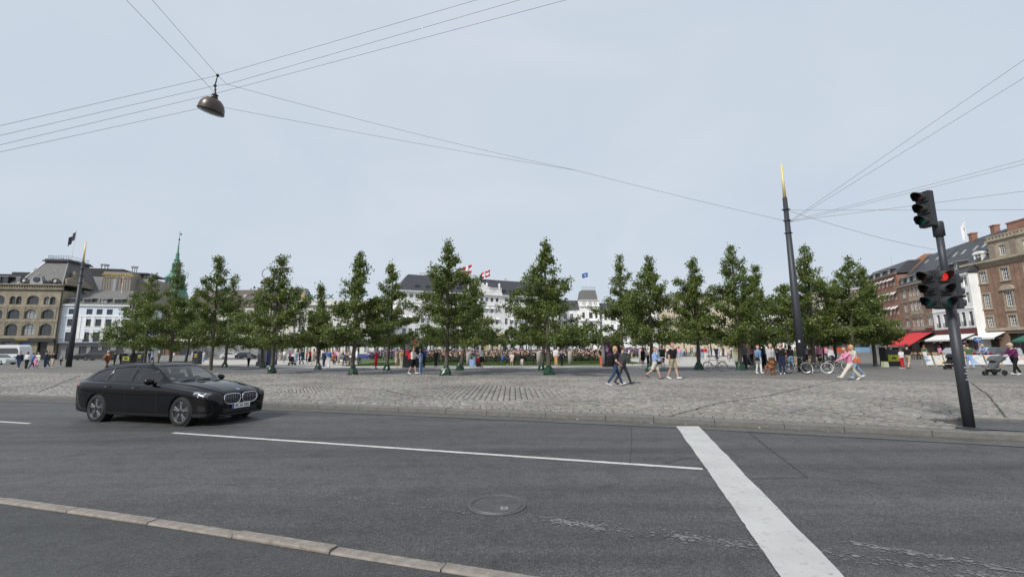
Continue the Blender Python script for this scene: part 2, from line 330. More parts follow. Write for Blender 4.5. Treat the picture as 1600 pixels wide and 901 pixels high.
for zi in range(len(ANG)):
    a = rad(ANG[zi]); w = WID[zi]; ca, sa = math.cos(a), math.sin(a); Rm = np.array([[ca, -sa],[sa, ca]]); L = 62.
    rows = np.arange(-L, L, w); cen = []; siz = []
    for ri, rv in enumerate(rows):
        u = -L + RNG.random()*.3; ln = RNG.uniform(.15, .26, int(2*L/.17)); us = u + np.cumsum(ln); us = us[us < L]; ln = ln[:len(us)]
        cen.append(np.c_[us-ln/2, np.full(len(us), rv)]); siz.append(ln)
    cen = np.concatenate(cen); siz = np.concatenate(siz); W = cen @ Rm.T
    k = (W[:,0] > bx[0]) & (W[:,0] < bx[1]) & (W[:,1] > by[0]) & (W[:,1] < by[1]) & (np.abs(W[:,0]) < 1.62*(W[:,1]+.6)); W = W[k]; siz = siz[k]
    s, t = kerb_st(W); k = (t > .40) & (t < COBW-.02); W = W[k]; siz = siz[k]; t = t[k]
    k = zone(W, t) == zi; allC.append(W[k]); allS.append(np.c_[siz[k], np.full(k.sum(), w)]); allA.append(np.full(k.sum(), a))
C_ = np.concatenate(allC); S_ = np.concatenate(allS); A_ = np.concatenate(allA) + RNG.normal(0, .02, len(C_))
isl = lambda x, y: (x > 9.3) & (y < 10.2 - .35*(x-9.3)) & (y > 7.)       # asphalt corner beside the signal
k = ~isl(C_[:,0], C_[:,1]); C_, S_, A_ = C_[k], S_[k], A_[k]
dist = np.hypot(C_[:,0], C_[:,1]); inview = np.abs(C_[:,0]) < 1.2*C_[:,1]
order = np.argsort(np.where(inview, dist, 1e9)); single = order[:300]; rest = order[300:]
def sett_geo(n):
    T = np.array([[-1,-1,0],[1,-1,0],[1,1,0],[-1,1,0],[-.93,-.91,.75],[.93,-.91,.75],[.93,.91,.75],[-.93,.91,.75],[-.7,-.66,1],[.7,-.66,1],[.7,.66,1],[-.7,.66,1]])
    return T
T = sett_geo(0); FQ = np.array([(0,1,5,4),(1,2,6,5),(2,3,7,6),(3,0,4,7),(4,5,9,8),(5,6,10,9),(6,7,11,10),(7,4,8,11),(8,9,10,11)])
n = len(rest); hx = (S_[rest,0]/2-.010)[:,None]; hy = (S_[rest,1]/2-.011)[:,None]; ht = RNG.normal(.033, .0042, n)[:,None]
J = RNG.normal(0, .035, (n, 12, 2)); J[:,4:8] = J[:,:4]*.9; X = (T[None,:,0]+J[:,:,0])*hx; Y = (T[None,:,1]+J[:,:,1])*hy; Z = .096+T[None,:,2]*ht + (RNG.normal(0,.012,(n,1))*X + RNG.normal(0,.012,(n,1))*Y)
ca, sa = np.cos(A_[rest])[:,None], np.sin(A_[rest])[:,None]
V = np.stack([X*ca-Y*sa+C_[rest,0][:,None], X*sa+Y*ca+C_[rest,1][:,None], Z], 2).reshape(-1,3)
F = (FQ[None]+(np.arange(n)*12)[:,None,None]).reshape(-1,4)
so_ = npmesh('cobblestones', V, F, m_sett, plaza); stuff(so_)
blot = 1+.16*np.sin(C_[rest,0]*.9+1.3*np.sin(C_[rest,1]*.7))*np.sin(C_[rest,1]*.8+C_[rest,0]*.35); tint = (blot*np.clip(RNG.normal(1, .15, n), .5, 1.5))[:,None] * (1+RNG.normal(0, .03, (n,3))); tint = np.c_[tint, np.ones(n)]
ca_ = so_.data.color_attributes.new('tint', 'FLOAT_COLOR', 'POINT'); ca_.data.foreach_set('color', np.repeat(tint, 12, 0).astype(np.float32).ravel())
protos = []
for q in range(10):
    J = RNG.normal(0, .05, (12,2)); J[4:8] = J[:4]*.9; mb = MB(); mb.add([((T[i,0]+J[i,0])*.5, (T[i,1]+J[i,1])*.5, T[i,2]) for i in range(12)], [tuple(f) for f in FQ])
    me = mb.mesh('cobblestone', m_sett); a = me.color_attributes.new('tint', 'FLOAT_COLOR', 'POINT'); tv = float(np.clip(RNG.normal(1,.13), .7, 1.3)); a.data.foreach_set('color', [tv, tv*.99, tv*.97, 1.]*12); protos.append(me)
for i in single:
    o = link('cobblestone', protos[int(RNG.integers(10))], plaza, (C_[i,0], C_[i,1], .096), (0,0,float(A_[i]))); o.scale = (S_[i,0]-.02, S_[i,1]-.022, max(.02, float(RNG.normal(.03,.004))))
# ---- far kerb, stone by stone
kb = strip('kerb', offs(FKC, .0), offs(FKC, .33), .02, m_bed); struct(kb)
def kerb_stones(C, parent, width, top, s0, s1, lmin, lmax, mat, side, drop=.2, gap=.012):
    arc = np.arange(len(C))*.25; s = s0
    t = np.gradient(C, axis=0); t /= np.linalg.norm(t, axis=1)[:,None]
    while s < s1:
        ln = random.uniform(lmin, lmax); nseg = 3; ss = np.linspace(s+gap/2, s+ln-gap/2, nseg)
        px = np.interp(ss, arc, C[:,0]); py = np.interp(ss, arc, C[:,1]); tx = np.interp(ss, arc, t[:,0]); ty = np.interp(ss, arc, t[:,1])
        mb = MB(); base = (px[0], py[0]); j = random.gauss(0,.004); vs = []; bz = .014
        for i in range(nseg):
            nx, ny = -ty[i]*side, tx[i]*side
            for (o_, z) in ((0,top-drop),(0,top-bz),(bz,top),(width-bz*.7,top+.002),(width,top-bz),(width,top-drop)):
                vs.append((px[i]+nx*o_-base[0], py[i]+ny*o_-base[1], z+j))
        fs = []
        for i in range(nseg-1):
            for q in range(5): fs.append((i*6+q, (i+1)*6+q, (i+1)*6+q+1, i*6+q+1) if side < 0 else (i*6+q+1, (i+1)*6+q+1, (i+1)*6+q, i*6+q))
        fs += [tuple(range(6)), tuple((nseg-1)*6+q for q in range(6))[::-1]]
        mb.add(vs, fs); mb.build('kerbstone', mat, parent, loc=(base[0], base[1], 0)); s += ln
def arc_at(C, x): return float(np.argmin(np.abs(C[:,0]-x))*.25)
kerb_stones(FKC, kb, .31, .125, arc_at(FKC,-30), arc_at(FKC,17), 1.05, 1.7, m_granite, 1)
# ---- gutter strip and bitumen seam
gs = strip('gutter_strip', offs(FKC, -.62), offs(FKC, -.0), .004, m_gutter, road)
strip('seam', offs(FKC, -.645), offs(FKC, -.615), .008, m_seam, road)
# ---- near pavement and kerb
sw = MB(); sw.poly([(x,y-.125,.085) for x,y in NK[::-1]] + [(-30.,-12.,.085),(30.,-16.,.085)][:2]); struct(sw.build('near_pavement', m_asph2))
nkb = strip('near_kerb', offs(NKC, -.27), offs(NKC, .0), -.03, m_bed); struct(nkb)
kerb_stones(NKC, nkb, .12, .105, arc_at(NKC,-14), arc_at(NKC,6), .98, 1.22, m_granite2, -1, gap=.014)
# ---- markings
def ribbon(name, P, w, z, mat, parent, wob=0.0):
    P = np.array(P, float); n = max(2, int(np.linalg.norm(P[-1]-P[0])/.08)); q = np.linspace(0, 1, n)[:,None]; C = P[0]*(1-q)+P[-1]*q
    d = (P[-1]-P[0])/np.linalg.norm(P[-1]-P[0]); nn = np.array([-d[1], d[0]]); e1 = RNG.normal(0, wob, n)[:,None]; e2 = RNG.normal(0, wob, n)[:,None]
    return strip(name, C+nn*(w/2)+nn*e1, C-nn*(w/2)+nn*e2, z, mat, parent)
ribbon('lane_line', [G(270,676)[:2], G(1098,732.5)[:2]], .105, .005, m_line, road, .004)
ribbon('lane_line', [(-19.0,12.95), G(47,661.5)[:2]], .105, .005, m_line, road, .004)
a, b, c, d = G(1057,666), G(1092,666), G(1323,905), G(1222,905)
L0 = np.array([a[:2], d[:2]]); R0 = np.array([b[:2], c[:2]]); n = 90; q = np.linspace(-.0, 1.12, n)[:,None]
rag = lambda: np.c_[np.convolve(RNG.normal(0,.016,n+6), np.ones(7)/7, 'valid')+np.where(RNG.random(n)<.06, RNG.normal(0,.012,n), 0), np.zeros(n)]; lft = L0[0]*(1-q)+L0[1]*q + rag(); rgt = R0[0]*(1-q)+R0[1]*q + rag()
strip('stop_line', rgt, lft, .009, m_stop, road)
# faded remains of an old line
fl = MB()
def flecks(p0, p1, count, spread, smin, smax):
    p0 = np.array(p0[:2]); p1 = np.array(p1[:2]); d = (p1-p0)/np.linalg.norm(p1-p0); nn = np.array([-d[1], d[0]])
    for _ in range(count):
        c = p0+(p1-p0)*random.random() + nn*random.gauss(0, spread); a0 = math.atan2(d[1], d[0]); L = random.uniform(smin, smax); wd = L*random.uniform(.2,.6); k = random.randint(5,8)
        pts = []
        for i in range(k):
            t = 2*PI*i/k; r = random.uniform(.6,1.1); x = L*r*math.cos(t); y = wd*r*math.sin(t); pts.append((c[0]+x*math.cos(a0)-y*math.sin(a0), c[1]+x*math.sin(a0)+y*math.cos(a0), .0045+random.random()*.001))
        fl.poly(pts)
flecks(G(335,752), G(735,802), 130, .014, .006, .026); flecks(G(820,806), G(1190,855), 240, .06, .006, .028)
flecks(G(860,812), G(945,826), 210, .03, .007, .03); flecks(G(1050,836), G(1190,852), 130, .045, .006, .028); flecks(G(1330,848), G(1600,893), 190, .03, .007, .034); flecks(G(1280,860), G(1580,905), 170, .05, .006, .03)
flecks(G(1085,655), G(940,655), 0, 0, .01, .02)
stuff(fl.build('worn_line_flecks', m_faint, road))
lit = MB()
for _ in range(46):
    s = random.uniform(arc_at(FKC,-1), arc_at(FKC,7)); i = int(s/.25); c = offs(FKC, -random.uniform(.02,.16))[i]; r = random.uniform(.01,.035); k = 5
    lit.poly([(c[0]+r*math.cos(2*PI*j/k+s)*random.uniform(.5,1.4), c[1]+r*math.sin(2*PI*j/k+s)*random.uniform(.4,1), .012+random.random()*.01) for j in range(k)], mi=random.randint(0,1))
stuff(lit.build('gutter_litter', [M('dry_leaf', (.3,.24,.15), .9), M('paper_scrap', (.6,.58,.54), .9)], road))
def crack(P, w, z=.0065):
    P = [np.array(G(*p)[:2]) for p in P]; pts = []
    for a_, b_ in zip(P[:-1], P[1:]):
        n_ = max(2, int(np.linalg.norm(b_-a_)/.06))
        for i in range(n_): pts.append(a_+(b_-a_)*i/n_+RNG.normal(0,.006,2))
    pts = np.array(pts+[P[-1]]); t = np.gradient(pts, axis=0); t /= np.linalg.norm(t,axis=1)[:,None]; nn = np.c_[-t[:,1], t[:,0]]; ww = (.62*w*RNG.uniform(.4,1.2,len(pts)))[:,None]/2
    strip('crack', pts+nn*ww, pts-nn*ww, z, m_seam, road)
crack([(986,668),(987,690),(984,724)], .022); crack([(1168,674),(1212,708),(1262,746)], .03); crack([(1098,742),(1160,748),(1262,746)], .02); crack([(1040,724),(1066,716),(1092,714)], .02)
crack([(1262,746),(1400,757),(1600,772)], .012)
def sett_seam(P, w):
    pts = np.array([G(*p, .13)[:2] for p in P]); n_ = int(np.linalg.norm(pts[-1]-pts[0])/.12); s_ = np.linspace(0, len(pts)-1, n_); q_ = np.c_[np.interp(s_, range(len(pts)), pts[:,0]), np.interp(s_, range(len(pts)), pts[:,1])] + RNG.normal(0,.012,(n_,2)); t = np.gradient(q_, axis=0); t /= np.linalg.norm(t,axis=1)[:,None]; nn = np.c_[-t[:,1], t[:,0]]; ww = (w*RNG.uniform(.3,1.2,n_))[:,None]/2
    strip('sett_seam', q_+nn*ww, q_-nn*ww, .139, M('mossy_joint', (.06,.058,.042), .95, var=.3), plaza)
sett_seam([(1046,650),(1120,630),(1200,618),(1312,593)], .045); sett_seam([(1518,598),(1545,618),(1572,652)], .05); sett_seam([(60,612),(124,587)], .06); sett_seam([(560,596),(720,589)], .05); sett_seam([(1190,602),(1460,612)], .05); sett_seam([(420,601),(600,609),(660,622)], .06)
# asphalt corner beside the signal pole, with its own low kerb
kin = [tuple(q) for q in offs(FKC,.34) if 9.35 < q[0] < 17.]; co = MB(); co.poly([(x,y,.131) for x,y in kin[::-1]] + [G(1502,668,.131), G(1512,657,.131), G(1600,660,.131), (kin[-1][0]+.2, kin[-1][1]+1.6, .131)]); co.build('asphalt_corner', m_asph, plaza)
kk = MB(); p0, p1 = G(1504,655.5,.13), G(1690,662,.13); dx = Vector((p1[0]-p0[0], p1[1]-p0[1], 0)); L = dx.length; a0 = math.atan2(dx.y, dx.x)
kk.box(0, L, 0, .16, 0, .075, 0, Matrix.Translation((p0[0], p0[1], .1)) @ Matrix.Rotation(a0, 4, 'Z')); bevel(kk.build('corner_kerb', m_granite, plaza), .01)
# manhole cover
m_iron = M('cast_iron', (.075,.075,.078), .65, metal=.1, var=.25, scale=7)
mc = thing('manhole_cover', 'round cast iron manhole cover with raised studs, set in the road near the stop line', 'manhole cover', (-.19, 5.12, 0))
MB().lathe([(.335,.0),(.335,.008),(.30,.010),(.296,.004),(0,.004)][::1], 48).build('frame_ring', m_iron, mc)
rg = MB()
for R in (.318,.287,.27): rg.torus((0,0,.008), (0,0,1), R, .0045, 48, 5)
rg.build('ring_rib', M('worn_iron', (.125,.125,.13), .55, metal=.15, var=.2), mc)
st = MB()
for i in range(-9,10):
    for j in range(-9,10):
        x, y = i*.0285+(.014 if j%2 else 0), j*.027
        if math.hypot(x,y) < .252 and not (abs(x-.04) < .055 and abs(y-.13) < .035) and not (abs(x-.085) < .05 and abs(y+.13) < .05): st.box(x-.009,x+.009,y-.006,y+.006,.003,.0095,0,Matrix.Rotation(.2,4,'Z'))
stuff(st.build('stud_pattern', _M['worn_iron'], mc))
mk = MB(); mk.box(.045,.125,-.165,-.09,.003,.011); mk.build('marker_plate', M('worn_steel_plate', (.3,.31,.33), .5, metal=.3), mc)
mk = MB(); mk.box(.062,.108,-.118,-.106,.0112,.0122); mk.box(.062,.108,-.148,-.136,.0112,.0122); mk.build('slot', m_seam, mc)
MB().ell((.035,.135,.004), (.05,.026,.006), 14, 6).build('oval_badge', m_iron, mc)
# ================================================================ buildings
m_glass = M('window_glass', (.035,.042,.05), .06, var=.3, scale=.6, spec=.8)
m_glass2 = M('window_glass_blinds', (.28,.29,.29), .12, var=.25, scale=.9, spec=.8)
m_white = M('white_render', (.80,.80,.785), .75, var=.12, scale=.8, stretch=(1,1,.3))
m_wood = M('white_window_wood', (.74,.74,.71), .5, var=.05)
m_dkframe = M('dark_window_frame', (.05,.055,.055), .5, var=.1)
m_slate = M('slate_roof', (.05,.054,.062), .55, var=.25, scale=1.3, bump=.3, bscale=12, stretch=(1,1,4))
m_slate2 = M('weathered_slate', (.14,.138,.132), .7, var=.3, scale=1.1, bump=.3, bscale=12, stretch=(1,1,4))
m_brickD = brickmat('red_brown_brick', (.215,.112,.074), (.28,.152,.104), (.25,.21,.17))
m_brickF = brickmat('brown_brick', (.215,.115,.078), (.275,.155,.108), (.27,.22,.185))
m_brickG = brickmat('red_brick', (.25,.10,.064), (.315,.138,.09), (.25,.19,.155))
m_sand = M('sandstone', (.34,.295,.225), .85, var=.28, scale=.9, bump=.2, bscale=8)
m_sandA = M('buff_rusticated_stone', (.265,.232,.172), .85, var=.32, scale=1.0, stretch=(1,1,.4), bump=.2, bscale=6)
m_greyst = M('grey_stone_base', (.24,.245,.245), .8, var=.18, scale=1.)
m_blue = M('pale_blue_render', (.66,.72,.79), .8, var=.06, scale=.5)
m_tile = M('red_roof_tile', (.30,.15,.09), .8, var=.3, scale=4)
m_copper = M('verdigris_copper', (.085,.215,.16), .6, var=.35, scale=1.2)
m_black = M('dark_paint', (.03,.03,.033), .5, var=.1)
m_dkred = M('dark_red_shopfront', (.11,.02,.02), .5, var=.2)
m_redcl = M('red_awning_cloth', (.55,.035,.04), .8, var=.08, scale=2)
m_whcl = M('white_awning_cloth', (.75,.74,.72), .8, var=.06, scale=2)
m_greencl = M('green_awning_cloth', (.03,.13,.09), .8, var=.1)
m_zinc = M('zinc_sheet', (.33,.34,.35), .5, metal=.4, var=.15)
m_concr = M('brown_concrete', (.30,.27,.225), .85, var=.14, scale=.5)
m_shop = M('shop_interior_dark', (.02,.019,.018), .3, var=.3, scale=.5)
m_gold = M('gilded_metal', (.72,.52,.13), .35, metal=.6, var=.05)
m_wht = M('white_paint', (.78,.78,.76), .5, var=.03)

def wall(b, ops, x0, x1, z0, z1, mi=0, y=0., rv=.22):
    """front wall with true openings; ops = [(x,z,w,h,arch)]"""
    xs = sorted({x0, x1, *[o[0] for o in ops], *[o[0]+o[2] for o in ops]}); zs = sorted({z0, z1, *[o[1] for o in ops], *[o[1]+o[3] for o in ops]})
    xs = [x for x in xs if x0-1e-6 <= x <= x1+1e-6]; zs = [z for z in zs if z0-1e-6 <= z <= z1+1e-6]
    for i in range(len(xs)-1):
        zr = None
        for j in range(len(zs)-1):
            cx, cz = (xs[i]+xs[i+1])/2, (zs[j]+zs[j+1])/2
            hole = any(o[0] < cx < o[0]+o[2] and o[1] < cz < o[1]+o[3] for o in ops)
            if hole:
                if zr is not None: b.quad((xs[i],y,zr),(xs[i+1],y,zr),(xs[i+1],y,zs[j]),(xs[i],y,zs[j]),mi); zr = None
            elif zr is None: zr = zs[j]
        if zr is not None: b.quad((xs[i],y,zr),(xs[i+1],y,zr),(xs[i+1],y,z1),(xs[i],y,z1),mi)
    for o in ops:
        x, z, w, h = o[:4]; ar = o[4] if len(o) > 4 else 0
        X, Z = x+w, z+h
        b.quad((x,y,z),(x,y,Z),(x,y+rv,Z),(x,y+rv,z),mi); b.quad((X,y,z),(X,y+rv,z),(X,y+rv,Z),(X,y,Z),mi)
        b.quad((x,y,z),(x,y+rv,z),(X,y+rv,z),(X,y,z),mi)
        if not ar: b.quad((x,y,Z),(X,y,Z),(X,y+rv,Z),(x,y+rv,Z),mi)
        else:
            n = 8; pts = [(x+w/2-w/2*math.cos(PI*k/n), Z-ar+ar*math.sin(PI*k/n)) for k in range(n+1)]
            for k in range(n):
                p, q = pts[k], pts[k+1]
                b.quad((p[0],y,p[1]),(q[0],y,q[1]),(q[0],y,Z),(p[0],y,Z),mi); b.quad((p[0],y,p[1]),(p[0],y+rv,p[1]),(q[0],y+rv,q[1]),(q[0],y,q[1]),mi)
_W = {}
def window(par, x, z, w, h, cols=2, rows=3, frame=None, glass=None, arch=0, y=0., rv=.22, bar=.05, fw=.07):
    frame = frame or m_wood; glass = glass or (m_glass2 if random.random() < .22 else m_glass)
    k = (round(w,2), round(h,2), cols, rows, frame.name, round(arch,2), bar)
    if k not in _W:
        b = MB(); t = .05
        b.box(0,fw,0,t,0,h); b.box(w-fw,w,0,t,0,h); b.box(fw,w-fw,0,t,0,fw); b.box(fw,w-fw,0,t,h-fw,h)
        for i in range(1, cols):
            xx = w*i/cols; bb = bar*1.4 if cols % 2 == 0 and i == cols//2 else bar; b.box(xx-bb/2, xx+bb/2, .005, t-.005, fw, h-fw)
        for j in range(1, rows):
            zz = h*j/rows if not (rows == 2) else h*.66; b.box(fw, w-fw, .008, t-.008, zz-bar/2, zz+bar/2)
        p = MB(); p.quad((.01,t*.6,.01),(w-.01,t*.6,.01),(w-.01,t*.6,h-.01),(.01,t*.6,h-.01))
        _W[k] = (b.mesh('window', frame), p)
    fme, p = _W[k]; kk = k + (glass.name,)
    if kk not in _W: _W[kk] = p.mesh('pane', glass)
    o = link('window', fme, par, (x, y+rv-.07, z)); link('pane', _W[kk], o); return o
def shell(b, x0, x1, z0, z1, D, mi=0, y=0.):
    b.quad((x0,D,z0),(x0,y,z0),(x0,y,z1),(x0,D,z1),mi); b.quad((x1,y,z0),(x1,D,z0),(x1,D,z1),(x1,y,z1),mi); b.quad((x1,D,z0),(x0,D,z0),(x0,D,z1),(x1,D,z1),mi); b.quad((x0,y,z1),(x1,y,z1),(x1,D,z1),(x0,D,z1),mi)
def cornice(b, x0, x1, z, h, out, mi=0, y=0.):
    b.box(x0-out*.3, x1+out*.3, y-out*.45, y+.05, z, z+h*.45, mi); b.box(x0-out*.55, x1+out*.55, y-out, y+.08, z+h*.45+.002, z+h, mi)
def bldg(name, label, cat, P0, d, group=None):
    return thing(name, label, cat, (P0[0], P0[1], .11), math.atan2(d[1], d[0]), group)
def dormer(par, x, z, w, h, y, depth, mat, roofmat, frame=None, arch=False, cols=2, rows=2, lead=None):
    b = MB(); rv = .0
    b.box(x-w/2-.12, x-w/2, y, y+depth, z, z+h); b.box(x+w/2, x+w/2+.12, y, y+depth, z, z+h); b.box(x-w/2-.12, x+w/2+.12, y+.14, y+depth, z, z+h-.01)
    o = b.build('dormer', mat, par)
    r = MB()
    if arch:
        n = 8; pts = [(x-(w/2+.22)*math.cos(PI*k/n), z+h+.45*math.sin(PI*k/n)) for k in range(n+1)]; r.prism(pts, 'y', y-.1, y+depth)
    else: r.add([(x-w/2-.25,y-.2,z+h+.002),(x+w/2+.25,y-.2,z+h+.002),(x+w/2+.25,y+depth,z+h+.25),(x-w/2-.25,y+depth,z+h+.25),(x-w/2-.25,y-.2,z+h+.12),(x+w/2+.25,y-.2,z+h+.12),(x+w/2+.25,y+depth,z+h+.37),(x-w/2-.25,y+depth,z+h+.37)], [(3,2,1,0),(4,5,6,7),(0,1,5,4),(1,2,6,5),(2,3,7,6),(3,0,4,7)])
    r.build('dormer_roof', roofmat, o)
    window(o, x-w/2, z+.02, w, h-.04, cols, rows, frame, y=y, rv=.12, arch=0); return o
def chimney(par, x, y, z, w, d, h, mat, pots=0):
    b = MB(); b.box(x,x+w,y,y+d,z,z+h); b.box(x-.08,x+w+.08,y-.08,y+d+.08,z+h+.002,z+h+.18); o = b.build('chimney', mat, par)
    if pots:
        q = MB()
        for i in range(pots): q.lathe([(.13,z+h+.18),(.1,z+h+.6)], 8, 0, Matrix.Translation((x+w*(i+.5)/pots, y+d/2, 0)))
        q.build('chimney_pot', m_tile, o)
    return o
def strip_box(par, name, mat, *bs):
    b = MB()
    for q in bs: b.box(*q)
    return b.build(name, mat, par)

# ---------------- right-hand row: brick corner house (D)
dD = (-.1107,-.9939); P_D = (68.72,63.)
D = bldg('corner_house', 'red brown brick corner house with sandstone trim, pale cornice and stone attic at far right', 'building', P_D, dD)
ops = []; bays = [2.42, 5.48, 8.55, 11.6]
for i, c in enumerate(bays): ops += [(c-.52,10.6,1.04,1.72),(c-.52,6.95,1.04,2.12),(c-.5,4.3,1.0,1.48)]
w = MB(); wall(w, ops, .0, 14., 3.95, 12.9); shell(w, 0, 14, .0, 12.9, 12); w.box(3.56,13.99,.3,11.9,12.88,13.8); w.build('wall', m_brickD, D)
for o in ops: window(D, *o[:4], cols=4, rows=4 if o[3] > 1.8 else 3, bar=.045, fw=.09, glass=m_glass)
for o in ops:
    tr = MB(); x,z,ww,h = o[:4]; tr.box(x-.16,x-.002,-.05,.06,z-.12,z+h+.16); tr.box(x+ww+.002,x+ww+.16,-.05,.06,z-.12,z+h+.16); tr.box(x-.002,x+ww+.002,-.055,.06,z+h+.002,z+h+.17); tr.box(x-.22,x+ww+.22,-.13,.06,z-.17,z-.03); tr.build('window_surround', m_sand, D)
for c in (5.48, 11.6):
    n=10; tr = MB(); tr.prism([(c-.95*math.cos(PI*k/n), 9.35+.62*math.sin(PI*k/n)) for k in range(n+1)], 'y', -.22, .02); tr.box(c-1.0,c+1.0,-.26,.03,9.25,9.36); tr.build('window_pediment', m_sand, D); strip_box(D, 'carved_panel', m_sand, (c-.7,c+.7,-.1,.03,6.3,6.75))
pil = MB()
for x in (4.02, 7.1, 10.1): pil.box(x-.18,x+.18,-.12,.02,4.,12.6)
pil.build('pilaster', m_brickD, D)
for k in range(22):
    z = 4.05+k*.4; strip_box(D, 'quoin', m_brickD if k%2 else m_brickF, (.0,.95+.12*(k%2),-.09,.03,z,z+.37))
c = MB(); c.box(-.02,14,-.06,.05,12.92,13.2); c.box(-.15,14,-.3,.05,13.202,13.45); c.box(-.3,14,-.55,.05,13.452,13.75); c.build('cornice', m_sand, D)
c = MB(); c.box(-.05,14,-.22,.05,3.72,4.1); c.build('string_course', m_sand, D)
ops = [(c_-.45,14.1,.9,1.45) for c_ in (5.4, 8.5, 11.6)]
w = MB(); wall(w, ops, 3.55, 14., 13.76, 16.3, y=.25); shell(w, 3.55, 14, 13.76, 16.3, 11, y=.25); w.build('attic_wall', m_sand, D)
for o in ops: window(D, *o[:4], cols=3, rows=4, y=.25, bar=.045, fw=.09)
c = MB(); c.box(3.4,14,.0,.4,16.302,16.55); c.box(3.5,14,.18,.38,16.93,17.1)
for i in range(22): c.box(3.6+i*.48,3.6+i*.48+.22,.2,.36,16.552,16.928)
c.build('balustrade', m_sand, D)
for x in (4.1, 6.9, 10): strip_box(D, 'attic_panel', M('grey_brown_panel', (.25,.20,.16), .85, var=.2), (x-.35,x+.35,.17,.27,13.9,16.1))
r = MB(); r.prism([(.15,13.76),(11.5,13.76),(6,16.9),(2.2,16.3)], 'x', .0, 3.54); r.build('roof', m_slate, D)
dormer(D, 1.75, 13.8, .95, 1.25, .35, 1.6, m_wood, m_wood, arch=True, cols=2, rows=3)
chimney(D, 4.2, 2.5, 16.3, 3.4, 1.3, 2.5, m_brickG)
sh = [(.6,0.02,2.6,3.3),(4.5,.02,2.2,3.3),(8.,.02,2.6,3.3)]
w = MB(); wall(w, sh, 0, 14, 0, 3.94, y=-.03); w.build('shop_wall', m_brickF, D)
for o in sh: window(D, *o, cols=2, rows=2, frame=m_dkframe, glass=m_shop, y=-.03, rv=.3)
# ---------------- white house, brown brick house, red brick house: one row (E, F, G)
dv = np.array([.3252,.9457]); P_E0 = np.array([68.12,63.4]); P_G = P_E0 + dv*32.; dE = -dv
def row(u0, nm, lab): return bldg(nm, lab, 'building', P_E0 + dv*u0, dE)
E_ = row(8.05, 'white_house', 'narrow white rendered house with slate roof and dark red shopfront behind the traffic signal')
X = lambda u: 8.05-u
ops = []
for u in (6.75, 5.08, 3.3, 1.9, .62, -1.02):
    if u in (3.3,1.9): pass
    ops.append((X(u)-.42,4.62,.84,2.1))
for u in (6.2, 3.6, .9, -.95): ops += [(X(u)-.45,7.95,.9,1.62),(X(u)-.45,10.5,.9,1.45)]
ops.sort(); w = MB(); wall(w, ops, 0, 9.9, 4.3, 12.4); shell(w, 0, 9.9, 0, 12.4, 11); w.build('wall', m_white, E_)
for o in ops: window(E_, *o, cols=2, rows=2 if o[3] < 2 else 3, frame=m_dkframe if o[3] > 2 else m_wood, glass=m_glass)
strip_box(E_, 'string_course', m_white, (0,9.9,-.08,.02,7.1,7.3), (0,9.9,-.2,.02,12.2,12.5)); strip_box(E_, 'fascia', m_dkred, (0,9.9,-.12,.05,3.3,4.28))
sh = [(.4,.02,2.6,3.0),(3.6,.02,2.6,3.0),(6.9,.02,2.5,3.0)]
w = MB(); wall(w, sh, 0, 9.9, 0, 3.28, y=-.04); w.build('shop_wall', m_dkred, E_)
for o in sh: window(E_, *o, cols=3, rows=2, frame=m_dkred, glass=m_shop, y=-.04, rv=.3)
bal = MB()
for o in ops:
    if o[3] > 2:
        for i in range(7): bal.box(o[0]+i*.14-.01,o[0]+i*.14+.01,-.1,-.08,4.62,5.3)
        bal.box(o[0]-.03,o[0]+.87,-.115,-.065,5.3,5.34)
bal.build('balcony_rail', m_black, E_)
r = MB(); r.prism([(-.25,12.5),(-.25,12.6),(5.2,18.6),(11,12.5)], 'x', -.0, 10.2); r.build('roof', m_slate, E_)
for x in (4.1, 6.9): dormer(E_, x, 12.95, .9, 1.5, .35, 2.2, m_slate, m_zinc, cols=2, rows=2)
for x in (1.5,3.6,6.3,8.2):
    b = MB(); T_ = Matrix.Translation((x,3.35,16.57)) @ Matrix.Rotation(math.atan2(6.0,5.45),4,'X'); b.box(-.32,.32,-.5,.5,-.02,.05,0,T_); o = b.build('skylight', m_zinc, E_); p = MB(); p.box(-.25,.25,-.42,.42,.052,.06,0,T_); p.build('pane', m_glass2, o)
chimney(E_, 2.4, 4.9, 18.2, .8, .7, 1.35, m_brickG); chimney(E_, 7.2, 4.9, 18.2, .8, .7, 1.35, m_brickG)
F_ = row(17.6, 'brown_brick_house', 'brown brick house with grouped white windows and dormered slate roof above the red awning')
X = lambda u: 17.6-u
ops = []
for z0,h in ((10.6,1.55),(8.0,1.72),(5.15,1.6)):
    ops += [(X(16.5),z0,1.3,h)] + [(X(14.35)+i*1.18,z0,1.02,h) for i in range(3)] + [(X(9.7),z0,1.4,h)]
w = MB(); wall(w, ops, 0, 9.54, 4.3, 12.5); shell(w, 0, 9.54, 0, 12.5, 11); w.build('wall', m_brickF, F_)
for o in ops: window(F_, *o, cols=2 if o[2] < 1.1 else 3, rows=2, glass=m_glass2 if random.random()<.55 else m_glass, fw=.09)
st = MB()
for z in (9.9, 7.3, 4.5): st.box(X(14.5),X(10.7),-.05,.02,z,z+.55)
for z in (12.2, 9.75, 7.0): st.box(-.02,9.54,-.07,.02,z+.02,z+.16)
for o in ops: st.box(o[0]-.1,o[0]+o[2]+.1,-.06,.02,o[1]+o[3]+.002,o[1]+o[3]+.14)
st.build('stone_band', m_sand, F_)
c = MB(); cornice(c, 0, 9.54, 12.5, .35, .4); c.build('cornice', m_sand, F_)
by = MB()
